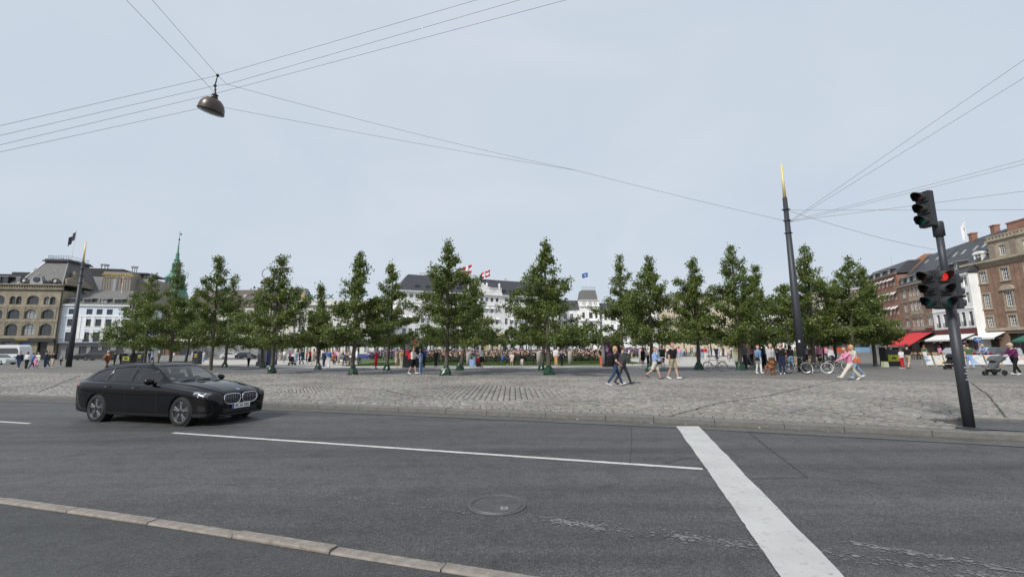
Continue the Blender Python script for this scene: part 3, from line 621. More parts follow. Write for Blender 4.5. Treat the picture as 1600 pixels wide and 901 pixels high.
for xx in (1.2, 7.9):
    by.box(xx-.8,xx+1.2,-.6,-.0,4.75,4.85)
    for i in range(12): by.box(xx-.8+i*.18,xx-.78+i*.18,-.6,-.58,4.85,5.5)
    by.box(xx-.8,xx+1.2,-.62,-.57,5.5,5.55)
by.build('balcony', m_zinc, F_)
r = MB(); r.prism([(-.1,12.86),(.9,14.3),(5.2,18.6),(11,12.6)], 'x', 0, 9.54); r.build('roof', m_slate, F_)
for x in (1.2,3.3,5.4,7.5): dormer(F_, x, 12.95, 1.0, 1.35, .2, 2.4, m_slate, m_zinc, cols=2, rows=1)
for x in (2.6,6.0):
    b = MB(); T_ = Matrix.Translation((x,3.6,17.02)) @ Matrix.Rotation(math.atan2(4.3,4.3),4,'X'); b.box(-.32,.32,-.45,.45,-.02,.05,0,T_); o = b.build('skylight', m_zinc, F_); p = MB(); p.box(-.25,.25,-.38,.38,.052,.06,0,T_); p.build('pane', m_glass2, o)
r = MB(); r.prism([(-.15,13.1),(5.2,19.),(5.9,19.),(11,13.)], 'x', -.35, -.02); r.build('gable_parapet', m_tile, F_)
w = MB(); wall(w, [(.8,.02,3.2,3.2),(4.6,.02,4.,3.2)], 0, 9.54, 0, 4.28, y=-.03); w.build('shop_wall', m_black, F_)
for o in ((.8,.02,3.2,3.2),(4.6,.02,4.,3.2)): window(F_, *o, cols=3, rows=2, frame=m_black, glass=m_shop, y=-.03, rv=.3)
G_ = row(32., 'red_brick_house', 'red brick house with rows of small white window awnings behind the rightmost tree')
X = lambda u: 32.-u
ops = []; us = [31.2,29.6,28.0,26.4,24.8,23.2,21.55,20.0,18.75]
for u in us:
    for z0,h in ((13.5,1.3),(10.7,1.3),(7.8,1.45),(5.15,1.5)): ops.append((X(u)-.4,z0,.85,h))
w = MB(); wall(w, ops, 0, 14.36, 4., 15.3); shell(w, 0, 14.36, 0, 15.3, 11); w.build('wall', m_brickG, G_)
aw = MB(); aw.add([(0,-.02,0),(.95,-.02,0),(.95,-.6,-.55),(0,-.6,-.55),(0,-.02,-.03),(.95,-.02,-.03),(.95,-.6,-.58),(0,-.6,-.58)], [(0,1,2,3),(7,6,5,4),(0,4,5,1),(1,5,6,2),(2,6,7,3),(3,7,4,0)]); awm = aw.mesh('window_awning', m_whcl)
for o in ops:
    window(G_, *o, cols=2, rows=2, fw=.08)
    if o[1] > 7: link('window_awning', awm, G_, (o[0]-.05, 0, o[1]+o[3]+.15))
c = MB(); cornice(c, 0, 14.36, 15.3, .35, .35); c.build('cornice', m_brickF, G_)
r = MB(); r.prism([(-.1,15.66),(2.2,18.),(9,18.),(11,15.5)], 'x', 0, 14.36); r.build('roof', m_slate, G_)
for x in (2.5,5.5,8.5,11.5): dormer(G_, x, 15.75, .9, 1.1, .1, 2.3, m_slate, m_zinc, cols=2, rows=1)
r = MB(); r.prism([(-.2,15.7),(4.8,19.),(5.4,19.),(11,15.7)], 'x', 14.0, 14.34); r.build('gable_parapet', m_tile, G_)
strip_box(G_, 'shop_front', m_greyst, (0,14.36,-.1,.02,.0,3.98))
an = MB(); an.tube([(4.2,4,17.4),(4.2,4,20.6)], .03, 5); an.build('aerial_mast', m_zinc, G_)
# awnings of the cafes: each a cloth on two arms
def awning(label, par_o, x0, x1, zt, zb, out, mat, val=.25):
    M4 = Matrix.Translation(par_o.location) @ Matrix.Rotation(par_o.rotation_euler.z, 4, 'Z'); o = thing('awning', label, 'awning', tuple(M4 @ Vector((x0, -.14, 0))), par_o.rotation_euler.z)
    L = x1-x0; b = MB(); b.add([(0,0,zt),(L,0,zt),(L,-out,zb),(0,-out,zb),(0,0,zt-.03),(L,0,zt-.03),(L,-out,zb-.03),(0,-out,zb-.03)], [(0,1,2,3),(7,6,5,4),(0,4,5,1),(1,5,6,2),(2,6,7,3),(3,7,4,0)]); b.build('cloth', mat, o)
    n = max(4, int(L/.3)); v = MB()
    for i in range(n): v.add([(L*i/n,-out-.001,zb-.03),(L*(i+1)/n,-out-.001,zb-.03),(L*(i+.8)/n,-out-.02,zb-val),(L*(i+.2)/n,-out-.02,zb-val)], [(0,1,2,3)])
    v.build('valance', mat, o)
    a = MB()
    for x in (.3, L-.3): a.tube([(x,0,zt-.9),(x,-out,zb-.05)], .03, 5)
    a.build('support_arm', m_zinc, o); return o
awning('large red cafe awning sloping out below the brown brick house', F_, -.5, 9.0, 4.05, 1.95, 3.2, m_redcl, .3)
awning('long white shop awning on the dark red shopfront of the white house', E_, .3, 9.6, 3.45, 2.65, 1.6, m_whcl)
awning('shorter white awning on the brick corner house beside the traffic signal', D, .2, 4.4, 3.55, 2.8, 1.5, m_whcl)
awning('dark green awning at the right edge by the corner house', D, 8.2, 13.5, 3.6, 2.3, 3., m_greencl)
# globes under the white awning
for i, x in enumerate((1.2,2.9,6.8,8.6)):
    M4 = Matrix.Translation(E_.location) @ Matrix.Rotation(E_.rotation_euler.z, 4, 'Z'); b = MB(); b.lathe([(.02,.3),(.02,.16),(.17,.1),(.2,0),(.13,-.1),(.0,-.13)], 12)
    o = b.build('globe_lamp', m_wht, None, True, tuple(M4 @ Vector((x,-.9,2.25)))); tag(o, 'white globe lamp under the long white shop awning, %s' % ['far left one','left of the signal pole','right of the signal pole','beside the street sign'][i], 'lamp', 'globe lamps under the white awning')

# ---------------- left: old department store with mansard pavilion (A)
dA = np.array([.98744,.15799]); P_A1 = np.array([-113.91,106.])
A = bldg('department_store', 'old buff stone department store with arched windows and a steep mansard pavilion at far left', 'building', P_A1-dA*38., dA)
S = lambda u: u+38.
ops = []
cen = [-2.55-3.66*i for i in range(10)]
for i, c_ in enumerate(cen):
    ops += [(S(c_)-1.33,5.9,2.66,2.95,1.0),(S(c_)-1.33,10.05,2.66,2.4,1.0)]
    if i % 2 == 0: ops += [(S(c_)-1.32,13.66,1.25,2.0,.6),(S(c_)+.02,13.66,1.25,2.0,.6)]
    else: ops += [(S(c_)-1.3,13.66,2.6,2.2,.9)]
w = MB(); wall(w, ops, 0, 38., 5.4, 17.2, rv=.4); shell(w, 0, 38., 0, 17.2, 30); w.build('wall', m_sandA, A)
for o in ops:
    if o[0] > 18: window(A, *o[:4], cols=3 if o[2] > 2 else 2, rows=2, frame=m_dkframe, rv=.4, bar=.09, fw=.12)
    else: window(A, *o[:4], cols=2, rows=2, frame=m_dkframe, rv=.4, bar=.09, fw=.12)
bd = MB()
for z in (9.4, 13.0): bd.box(-.1,38.05,-.16,.02,z,z+.16); bd.box(-.1,38.08,-.1,.02,z-.32,z-.002)
bd.box(-.1,38.1,-.35,.02,5.25,5.6)
bd.build('string_course', m_sandA, A)
ru = MB()
for c_ in cen:
    for s in (-1,1):
        for k in range(8): ru.box(S(c_)+s*1.6-.22,S(c_)+s*1.6+.22,-.07,.02,6.0+k*.42,6.0+k*.42+.36); ru.box(S(c_)+s*1.6-.22,S(c_)+s*1.6+.22,-.07,.02,10.1+k*.34,10.1+k*.34+.29)
stuff(ru.build('rusticated_block', m_sandA, A))
c = MB(); c.box(-.1,38.1,-.2,.02,17.202,17.45); c.box(-.1,38.25,-.45,.02,17.452,17.75); c.box(-.1,38.1,-.1,.02,17.752,18.5); c.box(-.1,38.3,-.6,.05,18.502,18.8)
for i in range(70): c.box(.3+i*.54,.3+i*.54+.25,-.3,-.1,17.9,18.4)
c.build('cornice', m_sandA, A)
strip_box(A, 'shop_canopy', m_black, (0,38.2,-.9,.0,4.35,4.75), (0,38.1,-.5,.0,4.752,5.2))
for x in (S(-4.4), S(-.75), S(-8.1), S(-11.8), S(-15.4)): strip_box(A, 'shop_pier', m_sandA, (x-.75,x+.75,-.2,.1,0,4.34))
b = MB(); b.box(0,38,.25,.3,0,4.34); b.build('shop_window', m_shop, A)
b = MB(); b.box(S(-7.6),S(-5.3),.1,.2,2.2,4.2); b.build('display_panel', M('blue_display', (.12,.25,.6), .4, var=.3, scale=.5), A)
b = MB(); b.box(S(-11.2),S(-9),.1,.2,2.2,4.2); b.build('display_panel', M('violet_display', (.35,.35,.6), .4, var=.3, scale=.5), A)
link('name_sign', text_mesh('MAGASIN', .62, m_gold, .03), A, (S(-6.6),-.93,4.98), (PI/2,0,0))
# mansard pavilion
def frustum(b, x0,x1,y0,y1,z0, X0,X1,Y0,Y1,z1, mi=0): b.add([(x0,y0,z0),(x1,y0,z0),(x1,y1,z0),(x0,y1,z0),(X0,Y0,z1),(X1,Y0,z1),(X1,Y1,z1),(X0,Y1,z1)], [(3,2,1,0),(4,5,6,7),(0,1,5,4),(1,2,6,5),(2,3,7,6),(3,0,4,7)], mi)
r = MB(); frustum(r, S(-10.3),S(-.55),.3,12,18.81, S(-6.4),S(-1.6),2.4,9,25.1); r.build('mansard_roof', m_slate2, A)
r = MB(); r.box(S(-7.0),S(-1.),1.8,9.6,25.102,25.4); r.box(S(-6.7),S(-1.3),2.1,9.3,25.402,25.75); r.build('roof_cap', m_black, A)
rl = MB()
for z in (26.1,26.65):
    for q in ((S(-6.2),S(-1.6),2.3,2.34),(S(-6.2),S(-1.6),9.0,9.04)): rl.box(q[0],q[1],q[2],q[3],z,z+.06)
    for x in (S(-6.2),S(-1.6)): rl.box(x,x+.05,2.35,9.,z+.002,z+.058)
for i in range(9): rl.box(S(-6.2)+i*.575,S(-6.2)+i*.575+.05,2.3,2.34,25.75,26.7)
rl.build('roof_railing', m_black, A)
q = MB()
for p0, p1 in (((S(-10.3),.3,18.85),(S(-6.4),2.4,25.1)),((S(-.55),.3,18.85),(S(-1.6),2.4,25.1))): q.tube([p0,p1], .14, 6)
q.build('hip_flashing', m_zinc, A)
lu = MB(); lu.box(S(-7.4),S(-4.6),-.1,1.6,18.81,19.6); n = 10; lu.prism([(S(-6.)-1.25*math.cos(PI*k/n), 19.6+1.3*math.sin(PI*k/n)) for k in range(n+1)], 'y', -.1, 1.6)
lu.lathe([(.0,21.9),(.12,21.7),(.2,21.4),(.12,21.1),(.1,20.9)], 8, 0, Matrix.Translation((S(-6.),.4,0))); o = lu.build('lucarne', m_zinc, A)
MB().lathe([(.75,0),(.75,.1),(.6,.14),(.55,.1)], 16, 0, Matrix.Translation((S(-6.),-.1,20.0)) @ Matrix.Rotation(PI/2,4,'X')).build('round_window', m_black, o)
MB().lathe([(.56,.0),(.0,.02)], 16, 0, Matrix.Translation((S(-6.),-.22,20.0)) @ Matrix.Rotation(PI/2,4,'X')).build('pane', m_glass, o)
for u in (-9.0,-2.2):
    q = MB(); q.lathe([(.75,0),(.75,.35),(.5,.4),(.48,.2),(0,.2)], 14, 0, Matrix.Translation((S(u),.45,19.7)) @ Matrix.Rotation(PI/2,4,'X')); q.build('oculus', m_black, A); q = MB()
    for a0 in (0,PI/2,PI/4,-PI/4): q.box(-.42,.42,-.05,.05,-.03,.03,0,Matrix.Translation((S(u),.2,19.7)) @ Matrix.Rotation(PI/2,4,'X') @ Matrix.Rotation(a0,4,'Z'))
    q.build('oculus_bar', m_wht, A)
or_ = MB()
for u in (-8.2,-4.2,-3.4,-7.8,-1.2): or_.ell((S(u),.2,19.3), (.35,.3,.55), 8, 6); or_.ell((S(u)+.3,.2,19.0), (.3,.3,.3), 8, 6)
or_.build('roof_ornament', m_black, A)
r = MB(); frustum(r, 0,S(-10.6),.6,20,18.81, 0,S(-11.5),2.4,18,21.1); r.build('side_roof', m_slate, A)
for u in (-14.9,-13.3,-17,-18.8): dormer(A, S(u), 18.9, 1.1, 1.7, .5, 2.5, m_black, m_zinc, m_dkframe, cols=1, rows=2)
q = MB(); q.box(S(-16),S(-8.6),5,12,21.1,22.6); q.box(S(-20),S(-10),4.2,5,21.1,21.9); q.lathe([(1.1,0),(1.1,4)], 14, 0, Matrix.Translation((S(-8.6),7,22.4)) @ Matrix.Rotation(PI/2,4,'X')); q.build('roof_plant', m_black, A)
rw = MB(); rw.prism([(.8,18.81),(9,18.81),(9,19.2),(6,20.9),(3,21.3),(.8,20.4)], 'x', S(-.5), S(-.02)); rw.box(S(-.6),S(.1),2.6,3.4,20.9,22.6); rw.build('side_gable', m_sandA, A)
dp = MB(); dp.tube([(S(.02),-.15,.2),(S(.02),-.15,17.3)], .12, 6); dp.build('downpipe', m_black, A)
def flagpole(label, base, h, flagcols, fw, fh, droop=.35, tilt=0., sw=1., frot=-.2, cross=False, r=.05, hoist_top=.02, group=None):
    o = thing('flag_pole', label, 'flag', base); b = MB(); b.tube([(0,0,0),(tilt,0,h)], [r*1.4, r*.7], 6); b.ell((tilt,0,h+.08), .12, 8, 5); b.build('pole', m_wht if r < .2 else m_zinc, o)
    nx, nz_ = 12, 6; mb = MB(); T_ = Matrix.Translation((tilt,0,h*(1-hoist_top))) @ Matrix.Rotation(frot, 4, 'Z')
    def pt(i, j): x = fw*i/nx; return (sw*x, .14*fw*math.sin(i*1.1)*i/nx, -fh*j/nz_ - droop*x - .05*fh*math.sin(i*.9))
    mats = flagcols
    for i in range(nx):
        for j in range(nz_):
            mi = 0
            if cross and (i in (4,5) or j in (2,3)): mi = 1
            elif not cross and len(mats) > 1 and j in (2,3) and 3 <= i <= 8 and (i+j)%2: mi = 1
            mb.quad(pt(i,j),pt(i+1,j),pt(i+1,j+1),pt(i,j+1),mi,T_)
    mb.build('flag', mats, o, True); return o
m_fred = M('flag_red', (.55,.03,.05), .8, var=.05); m_fwhite = M('flag_white', (.75,.75,.75), .8, var=.05); m_fdark = M('flag_dark', (.035,.03,.045), .8, var=.2); m_fblue = M('flag_blue', (.05,.13,.38), .8, var=.1)
q = AT(1510,372,76.); flagpole('white banner flag with dark print drooping above the slate roofs by the signal', (q[0],76.,13.), AT(1510,343,76.)[2]-13., [m_fwhite, m_fdark], 1.4, 2.6, 1.0, .1, -1, .4)
pA = P_A1-dA*2.58
flagpole('tall pole with a dark drooping flag on the mansard pavilion at far left', (pA[0]-.3,pA[1]+4.,25.85), 8.4, [m_fdark], 2.4, 2.2, .9, .35, -1)
# ---------------- pale blue house (B)
dB = np.array([.96671,.25589]); P_B = np.array([-115.34,109.])*.98
B = bldg('pale_blue_house', 'pale blue rendered house with grey hipped roof beside the old department store', 'building', P_B-dB*.6, dB)
X = lambda u: u+.6
ops = []
for c_ in (1.02,4.72,6.85,9.02,12.65): ops += [(X(c_)-.64,11.32,1.28,1.38),(X(c_)-.64,8.28,1.28,1.85),(X(c_)-.7,4.35,1.4,2.45)]
w = MB(); wall(w, ops, -.75, 15.1, 4.3, 13.5); shell(w, -.75, 15.1, 0, 13.5, 13); w.build('wall', m_blue, B)
for o in ops: window(B, *o, cols=2, rows=2, frame=m_dkframe, glass=m_glass, fw=.1, bar=.07)
st = MB(); st.box(-.05,15.15,-.12,.02,10.75,11.0)
for c_ in (1.02,4.72,6.85,9.02,12.65): st.box(X(c_)-.75,X(c_)+.75,-.08,.02,7.45,7.95); st.box(X(c_)-.8,X(c_)+.8,-.14,.02,8.1,8.26)
for x in (2.9,3.95,5.7,7.9,10.1,11.4): st.box(X(x)-.35,X(x)+.35,-.07,.02,4.9,10.7)
st.box(-.3,15.4,-.35,.02,13.5,13.8); st.build('plaster_trim', m_white, B)
strip_box(B, 'balcony_slab', m_greyst, (0,15.2,-.8,.0,4.05,4.28))
rl = MB(); rl.box(0,15.2,-.78,-.74,5.0,5.05)
for i in range(52): rl.box(.1+i*.29,.13+i*.29,-.775,-.745,4.28,5.0)
rl.build('balcony_rail', m_black, B)
sh = [(1.6,.02,1.6,3.0),(4.2,1.,1.6,2.2),(6.6,1.,1.6,2.2),(9,.02,1.8,3.2),(12,1.,1.6,2.2)]
w = MB(); wall(w, sh, 0, 15.1, 0, 4.04, y=-.05); w.build('ground_floor', m_greyst, B)
for o in sh: window(B, *o, cols=2, rows=2, frame=m_dkframe, glass=m_glass, y=-.05, rv=.25)
r = MB(); r.add([(-.3,-.3,13.81),(15.4,-.3,13.81),(15.4,13,13.81),(-.3,13,13.81),(2.4,6,18.4),(11.1,6,18.4)], [(0,1,5,4),(1,2,5),(2,3,4,5),(3,0,4),(3,2,1,0)]); r.build('roof', m_slate2, B)
for c_ in (.9,4.2,7.5,10.7): dormer(B, X(c_-.3), 14.2, 1.45, 1.15, .35, 2.2, m_slate2, m_zinc, m_dkframe, cols=2, rows=1)
strip_box(B, 'flue', m_zinc, (6.2,6.9,6,6.7,17.5,21.6))
# ---------------- modern store block behind (beige, with gold lettering)
K = bldg('store_block', 'brown windowless store block with gold lettering rising behind the pale blue house', 'building', P_B+dB*(-9.55)+np.array([-.256,.967])*14, dB)
b = MB(); b.box(8.2,15.,0,14,0,24.8); b.box(15.002,19.2,3,14,0,23.4); b.build('wall', m_concr, K)
b = MB(); b.box(0,8.198,0,14,0,23.2); b.build('grey_wall', m_zinc, K)
b = MB(); b.box(-.5,12.,1.5,14,23.3,25.9); b.box(12.002,17,4,14,24.9,25.4); b.build('penthouse', m_black, K)
pn = MB()
for i in range(11): pn.box(8.25+i*.62,8.27+i*.62,-.05,0,14,22.9)
pn.build('panel_joint', m_black, K)
strip_box(K, 'sign_board', m_concr, (8.6,15.,-.12,.0,23.,24.6))
link('sign_lettering', text_mesh('MAGASIN DU NORD', .82, m_gold, .05, bold=True), K, (11.8,-.19,23.8), (PI/2,0,0))
for x,y in ((5.8,3),(6.6,3),(7.1,3.4),(12.4,5),(13,5),(13.5,5)): vn = MB(); vn.lathe([(.12,25.),(.12,26.9),(.35,27),(.35,27.4),(.0,27.6)], 8, 0, Matrix.Translation((x,y,0))); vn.build('roof_vent', m_zinc, K)
for x in (15.4,16.3): strip_box(K, 'roof_plant', m_zinc, (x,x+.8,5,6,23.4,25.2))
strip_box(K, 'wall_unit', m_zinc, (3.2,5.2,-1.2,0,20.5,21.8))
flagpole('short white pole with limp dark red pennant on the pale blue house roof', (P_B[0]+dB[0]*8.5-1.2,P_B[1]+dB[1]*8.5+4.6,17.6), 4.4, [M('pennant_dark_red', (.22,.05,.03), .8)], .7, 1.4, .3, -.1, -1)
# ---------------- copper spire
sp = thing('church_spire', 'slender green copper church spire rising behind the left trees', 'spire', (-153.7,190.,.1)); sp.scale = (.82,.82,1)
pr = [(5.2,20),(5.2,28.5)]; b = MB(); b.lathe([(5.6,0),(5.6,25)], 8, 0); b.build('tower_shaft', m_brickG, sp)
b = MB(); b.lathe([(5.6,25.0),(7.2,25.3),(7.2,25.8),(6.6,26.6),(6.2,28.5),(5.6,29.6),(6.0,30.0),(6.0,30.6),(4.9,31.3)], 8); b.lathe([(4.5,31.2),(4.0,34.6)], 8); b.lathe([(4.6,34.6),(4.8,34.9),(4.2,35.4),(3.1,36.6),(2.2,37.4),(2.6,37.7),(2.6,38.1),(2.0,38.4)], 8); b.lathe([(1.9,38.4),(1.75,41.)], 8); b.lathe([(2.1,41),(2.2,41.4),(1.7,42.),(1.2,43),(1.5,43.2),(1.4,43.6),(.95,43.8),(.75,45.8),(.95,46),(.8,46.3),(.45,47.),(.15,52.5)], 8)
for i in range(8): a0 = PI/8+i*PI/4; b.tube([(4.5*math.cos(a0),4.5*math.sin(a0),31.2),(4.2*math.cos(a0),4.2*math.sin(a0),34.7)], .3, 5); b.tube([(1.95*math.cos(a0),1.95*math.sin(a0),38.3),(1.9*math.cos(a0),1.9*math.sin(a0),41.1)], .16, 5)
b.build('copper_cladding', m_copper, sp)
for i in range(8):
    b = MB(); a0 = i*PI/4; T_ = Matrix.Rotation(a0,4,'Z'); b.box(3.7,4.2,-.75,.75,31.6,34.0,0,T_); b.build('lantern_opening', m_black, sp); b = MB(); b.box(1.6,1.78,-.35,.35,38.7,40.6,0,T_); b.build('lantern_opening', m_black, sp)
b = MB(); b.tube([(0,0,52.4),(0,0,57)], [.12,.05], 6); b.ell((0,0,53), .45, 8, 6); b.box(0,1.2,-.03,.03,55.2,55.9); b.build('weather_vane', m_black, sp)
# ---------------- brown roofed house and pale bank with watch maker's sign
Hh = bldg('brown_roofed_house', 'cream house with a steep brown tiled roof and skylights between the left trees', 'building', (-103.,132.), (1,0))
ops = [(1+i*2.7,z,1.3,1.9) for i in range(13) for z in (12.6,9.1,5.6)]
w = MB(); wall(w, ops, 0, 34.8, 4, 15.5); shell(w, 0, 34.8, 0, 15.5, 14); w.build('wall', M('cream_render', (.56,.53,.45), .8, var=.08), Hh)
for o in ops: window(Hh, *o, cols=2, rows=2, fw=.1)
r = MB(); r.prism([(-.4,15.5),(-.4,15.7),(4.6,21.5),(9,21.5),(14,15.5)], 'x', 0, 34.8); r.build('roof', M('brown_roof_tile', (.105,.082,.072), .8, var=.25, scale=1.5), Hh)
for x in (6,12,17.2,20,25,30):
    b = MB(); T_ = Matrix.Translation((x,2.5,19.2)) @ Matrix.Rotation(math.atan2(5.8,5.),4,'X'); b.box(-.5,.5,-.7,.7,0,.08,0,T_); o = b.build('skylight', m_zinc, Hh); p = MB(); p.box(-.42,.42,-.6,.6,.082,.1,0,T_); p.build('pane', m_glass2, o)
for x in (9.5,21,27.5): dormer(Hh, x, 16.2, 1.6, 1.6, .25, 3, m_slate, m_zinc, cols=2, rows=1)
chimney(Hh, 19.2, 6, 21.3, 1.1, .8, .9, m_brickG); strip_box(Hh, 'end_stack', m_greyst, (34.82,36.4,3,5,14,21.6)); strip_box(Hh, 'shop_front', m_greyst, (0,34.8,-.1,.02,0,3.98))
Rb = bldg('pale_bank', 'pale stone bank building with a roof sign between the left trees and the white hotel', 'building', (-68.2,132.5), (1,.0))
ops = [(1.2+i*3.0,z,1.5,h,ar) for i in range(9) for z,h,ar in ((11.6,2.4,0),(7.6,2.8,.6),(1.,3.6,.7))]
w = MB(); wall(w, ops, 0, 28, 0, 15.6, rv=.35); shell(w, 0, 28, 0, 15.6, 14); w.build('wall', M('pale_limestone', (.60,.59,.56), .8, var=.1), Rb)
for o in ops: window(Rb, *o[:4], cols=2, rows=2, rv=.35)
c = MB(); cornice(c, 0, 28, 15.6, .5, .8); c.box(0,28,-.02,.5,15.9,17.3); c.box(-.1,28.1,-.05,.55,17.25,17.5)
c.build('cornice', _M['pale_limestone'], Rb); c = MB()
for i in range(10): c.box(.5+i*2.9,1.1+i*2.9,-.04,.03,16.3,17.1)
c.build('parapet_panel', m_greyst, Rb)
c = MB(); c.box(1,18,.3,.36,17.5,17.56); c.box(1,18,.3,.36,18.2,18.25)
for i in range(9): c.box(1+i*2.1,1.06+i*2.1,.3,.36,17.56,18.2)
c.build('sign_frame', m_zinc, Rb)
cr_ = MB(); cx0, cz0 = 2.1, 17.75
cr_.prism([(cx0-.55,cz0),(cx0+.55,cz0),(cx0+.8,cz0+1.5),(cx0+.45,cz0+.6),(cx0+.36,cz0+1.7),(cx0+.16,cz0+.6),(cx0,cz0+1.85),(cx0-.16,cz0+.6),(cx0-.36,cz0+1.7),(cx0-.45,cz0+.6),(cx0-.8,cz0+1.5)], 'y', .1, .22)
for dx,dz in ((-.8,1.55),(-.36,1.75),(0,1.9),(.36,1.75),(.8,1.55)): cr_.ell((cx0+dx,.16,cz0+dz), .13, 8, 5)
cr_.build('crown_emblem', m_gold, Rb)
link('sign_lettering', text_mesh('ROLEX', 1.95, M('dark_green_letter', (.02,.10,.085), .5), .1, 'LEFT', True), Rb, (3.9,.1,18.5), (PI/2,0,0)).scale = (1.28,1,1)
# ---------------- white hotel (C)
dC = np.array([.90624,.42277]); P_C = np.array([-38.22,138.])
H = bldg('white_hotel', 'long white hotel with dark mansard roof, central pediment and Danish flags behind the middle trees', 'building', P_C+dC*.2, dC)
LH = 62.; ops = []
k = 0
for i in range(29):
    x = 2.15+i*2.05
    if 24.2 < x < 37.5: continue
    ops += [(x,18.95,1.25,1.38),(x,14.75,1.25,2.0),(x,10.6,1.25,2.3),(x,6.2,1.25,2.6)]
for i in range(6): x = 25.4+i*2.0; ops += [(x,18.8,1.1,1.4),(x,14.75,1.25,2.0),(x,10.6,1.25,2.3),(x,6.2,1.25,2.6)]
ops += [(1.6+i*3.6,.3,2.0,3.8,.8) for i in range(17)]
w = MB(); wall(w, ops, 0, LH, 0, 21., rv=.3); shell(w, 0, LH, 0, 21., 14); w.build('wall', m_white, H)
awm2 = MB().add([(0,-.02,0),(1.35,-.02,0),(1.35,-.7,-.7),(0,-.7,-.7)], [(0,1,2,3)]).mesh('window_awning', m_whcl)
for o in ops:
    window(H, *o[:4], cols=2, rows=2, frame=m_dkframe if o[1] > 18 else m_wood, rv=.3, fw=.09)
    if 10 < o[1] < 18 and random.random() < .8: link('window_awning', awm2, H, (o[0]-.05,0,o[1]+o[3]+.12))
c = MB(); c.box(0,LH,-.25,.02,17.3,17.6); c.box(0,LH,-.1,.02,4.8,5.2); c.box(-.3,LH,-.35,.02,20.85,21.05); c.box(-.5,LH,-.7,.02,21.052,21.35); c.build('cornice', m_white, H)
r = MB(); r.add([(-.3,-.3,21.36),(LH,-.3,21.36),(LH,14,21.36),(-.3,14,21.36),(4.4,4.2,27.6),(LH,4.2,27.6),(LH,9,27.6),(4.4,9,27.6)], [(0,1,5,4),(4,5,6,7),(1,2,6,5),(2,3,7,6),(3,0,4,7),(3,2,1,0)]); r.build('roof', m_slate, H)
for x in (6.9,10.6,14.3,18.,21.6,39.,42.4,45.8,49.2,52.6,56): dormer(H, x, 21.9, 1.3, 1.3, .55, 3.2, m_slate, m_slate, m_dkframe, cols=2, rows=2, arch=True)
for x in (8.6,17,31.2,41.3,51): chimney(H, x, 6.2, 27.4, 1.5, 1., 1.25, m_white)
pd = MB(); pd.box(24.6,37.8,-.6,1.2,21.36,22.1); pd.box(25,33,-.4,1.,22.102,24.2); n = 12; pd.prism([(28.2-1.9*math.cos(PI*k/n), 24.2+2.3*math.sin(PI*k/n)) for k in range(n+1)], 'y', -.4, .8)
pd.prism([(24.6,24.2),(26.2,24.2),(26.2,25.4),(25.5,24.9)], 'y', -.35, .7); pd.prism([(30.2,24.2),(32.2,24.2),(31,24.9),(30.3,25.5)], 'y', -.35, .7)
for x in (25.,31.9,36.8): pd.lathe([(.35,22.1),(.35,23.9),(.5,24),(.2,24.3),(.45,24.8),(.3,25.3),(.1,25.7)], 8, 0, Matrix.Translation((x,-.1,0)))
pd.build('pediment', m_white, H)
cr2 = MB(); cr2.lathe([(.8,0),(.8,.12),(.6,.16),(.58,.08),(0,.08)], 16, 0, Matrix.Translation((28.2,-.4,25.1)) @ Matrix.Rotation(PI/2,4,'X')); cr2.ell((27.4,-.45,24.5), (.5,.25,.4)); cr2.ell((29,-.45,24.5), (.5,.25,.4)); cr2.build('coat_of_arms', m_sand, H)
bl = MB(); bl.box(32.4,37.6,-.5,-.2,23.7,23.9); bl.box(32.4,37.6,-.5,-.2,22.1,22.3)
for i in range(11): bl.lathe([(.13,22.3),(.2,22.7),(.1,23.2),(.13,23.7)], 6, 0, Matrix.Translation((32.7+i*.47,-.35,0)))
bl.build('balustrade', m_white, H)
def hp(x, y): return (P_C[0]+dC[0]*(x+.2)-dC[1]*y, P_C[1]+dC[1]*(x+.2)+dC[0]*y)
flagpole('taller red and white cross flag on the pediment of the white hotel', (*hp(27.1,3.), 26.5), 6.5, [m_fred, m_fwhite], 4.2, 3.2, .45, .1, -1, .3, True)
flagpole('lower red and white cross flag on the roof ridge of the white hotel', (*hp(31.,4.), 26.5), 3.6, [m_fred, m_fwhite], 3.4, 2.4, -.35, .1, 1, .1, True)
strip_box(H, 'roof_stack', m_black, (30.5,31.2,3,3.6,25.5,29.))
# ---------------- white corner tower with blue flag, and houses beyond the right-hand trees
Tw = bldg('corner_tower_house', 'white corner house with a grey mansard turret and a blue flag behind the middle trees', 'building', (27.3,170.), (1,.05))
w = MB(); ops = [(3.7,13.8,1.5,2.4),(1.0,13.8,1.,2.4),(6.2,13.8,1.,2.4),(3.6,9.8,1.7,2.6,.8),(1,9.8,1.,2.4),(3.6,5.5,1.7,2.6,.8)]
wall(w, ops, 0, 8, 0, 21.2, rv=.3); shell(w, 0, 8, 0, 21.2, 8); w.build('wall', m_white, Tw)
for o in ops: window(Tw, *o[:4], cols=2, rows=2, rv=.3, frame=m_dkframe)
for z_, h_, o_ in ((18.4,.4,.5),(20.9,.3,.4),(12.6,.3,.8)): c = MB(); cornice(c, 0, 8, z_, h_, o_); c.build('cornice', m_white, Tw)
c = MB()
for x in (1.8,4.4,6.4): c.torus((x,-.05,19.8), (0,1,0), .55, .13, 14, 5)
c.build('wreath', m_sand, Tw)
r = MB(); frustum(r, .6,7.6,.3,7.8,21.22, 1.3,6.9,1.,7,25.4); r.build('mansard_roof', m_slate2, Tw)
c = MB()
for i in range(13): c.box(1.3+i*.46,1.36+i*.46,1,1.05,25.4,26.6)
c.box(1.3,6.9,1.0,1.06,26.6,26.68); c.build('roof_railing', m_black, Tw)
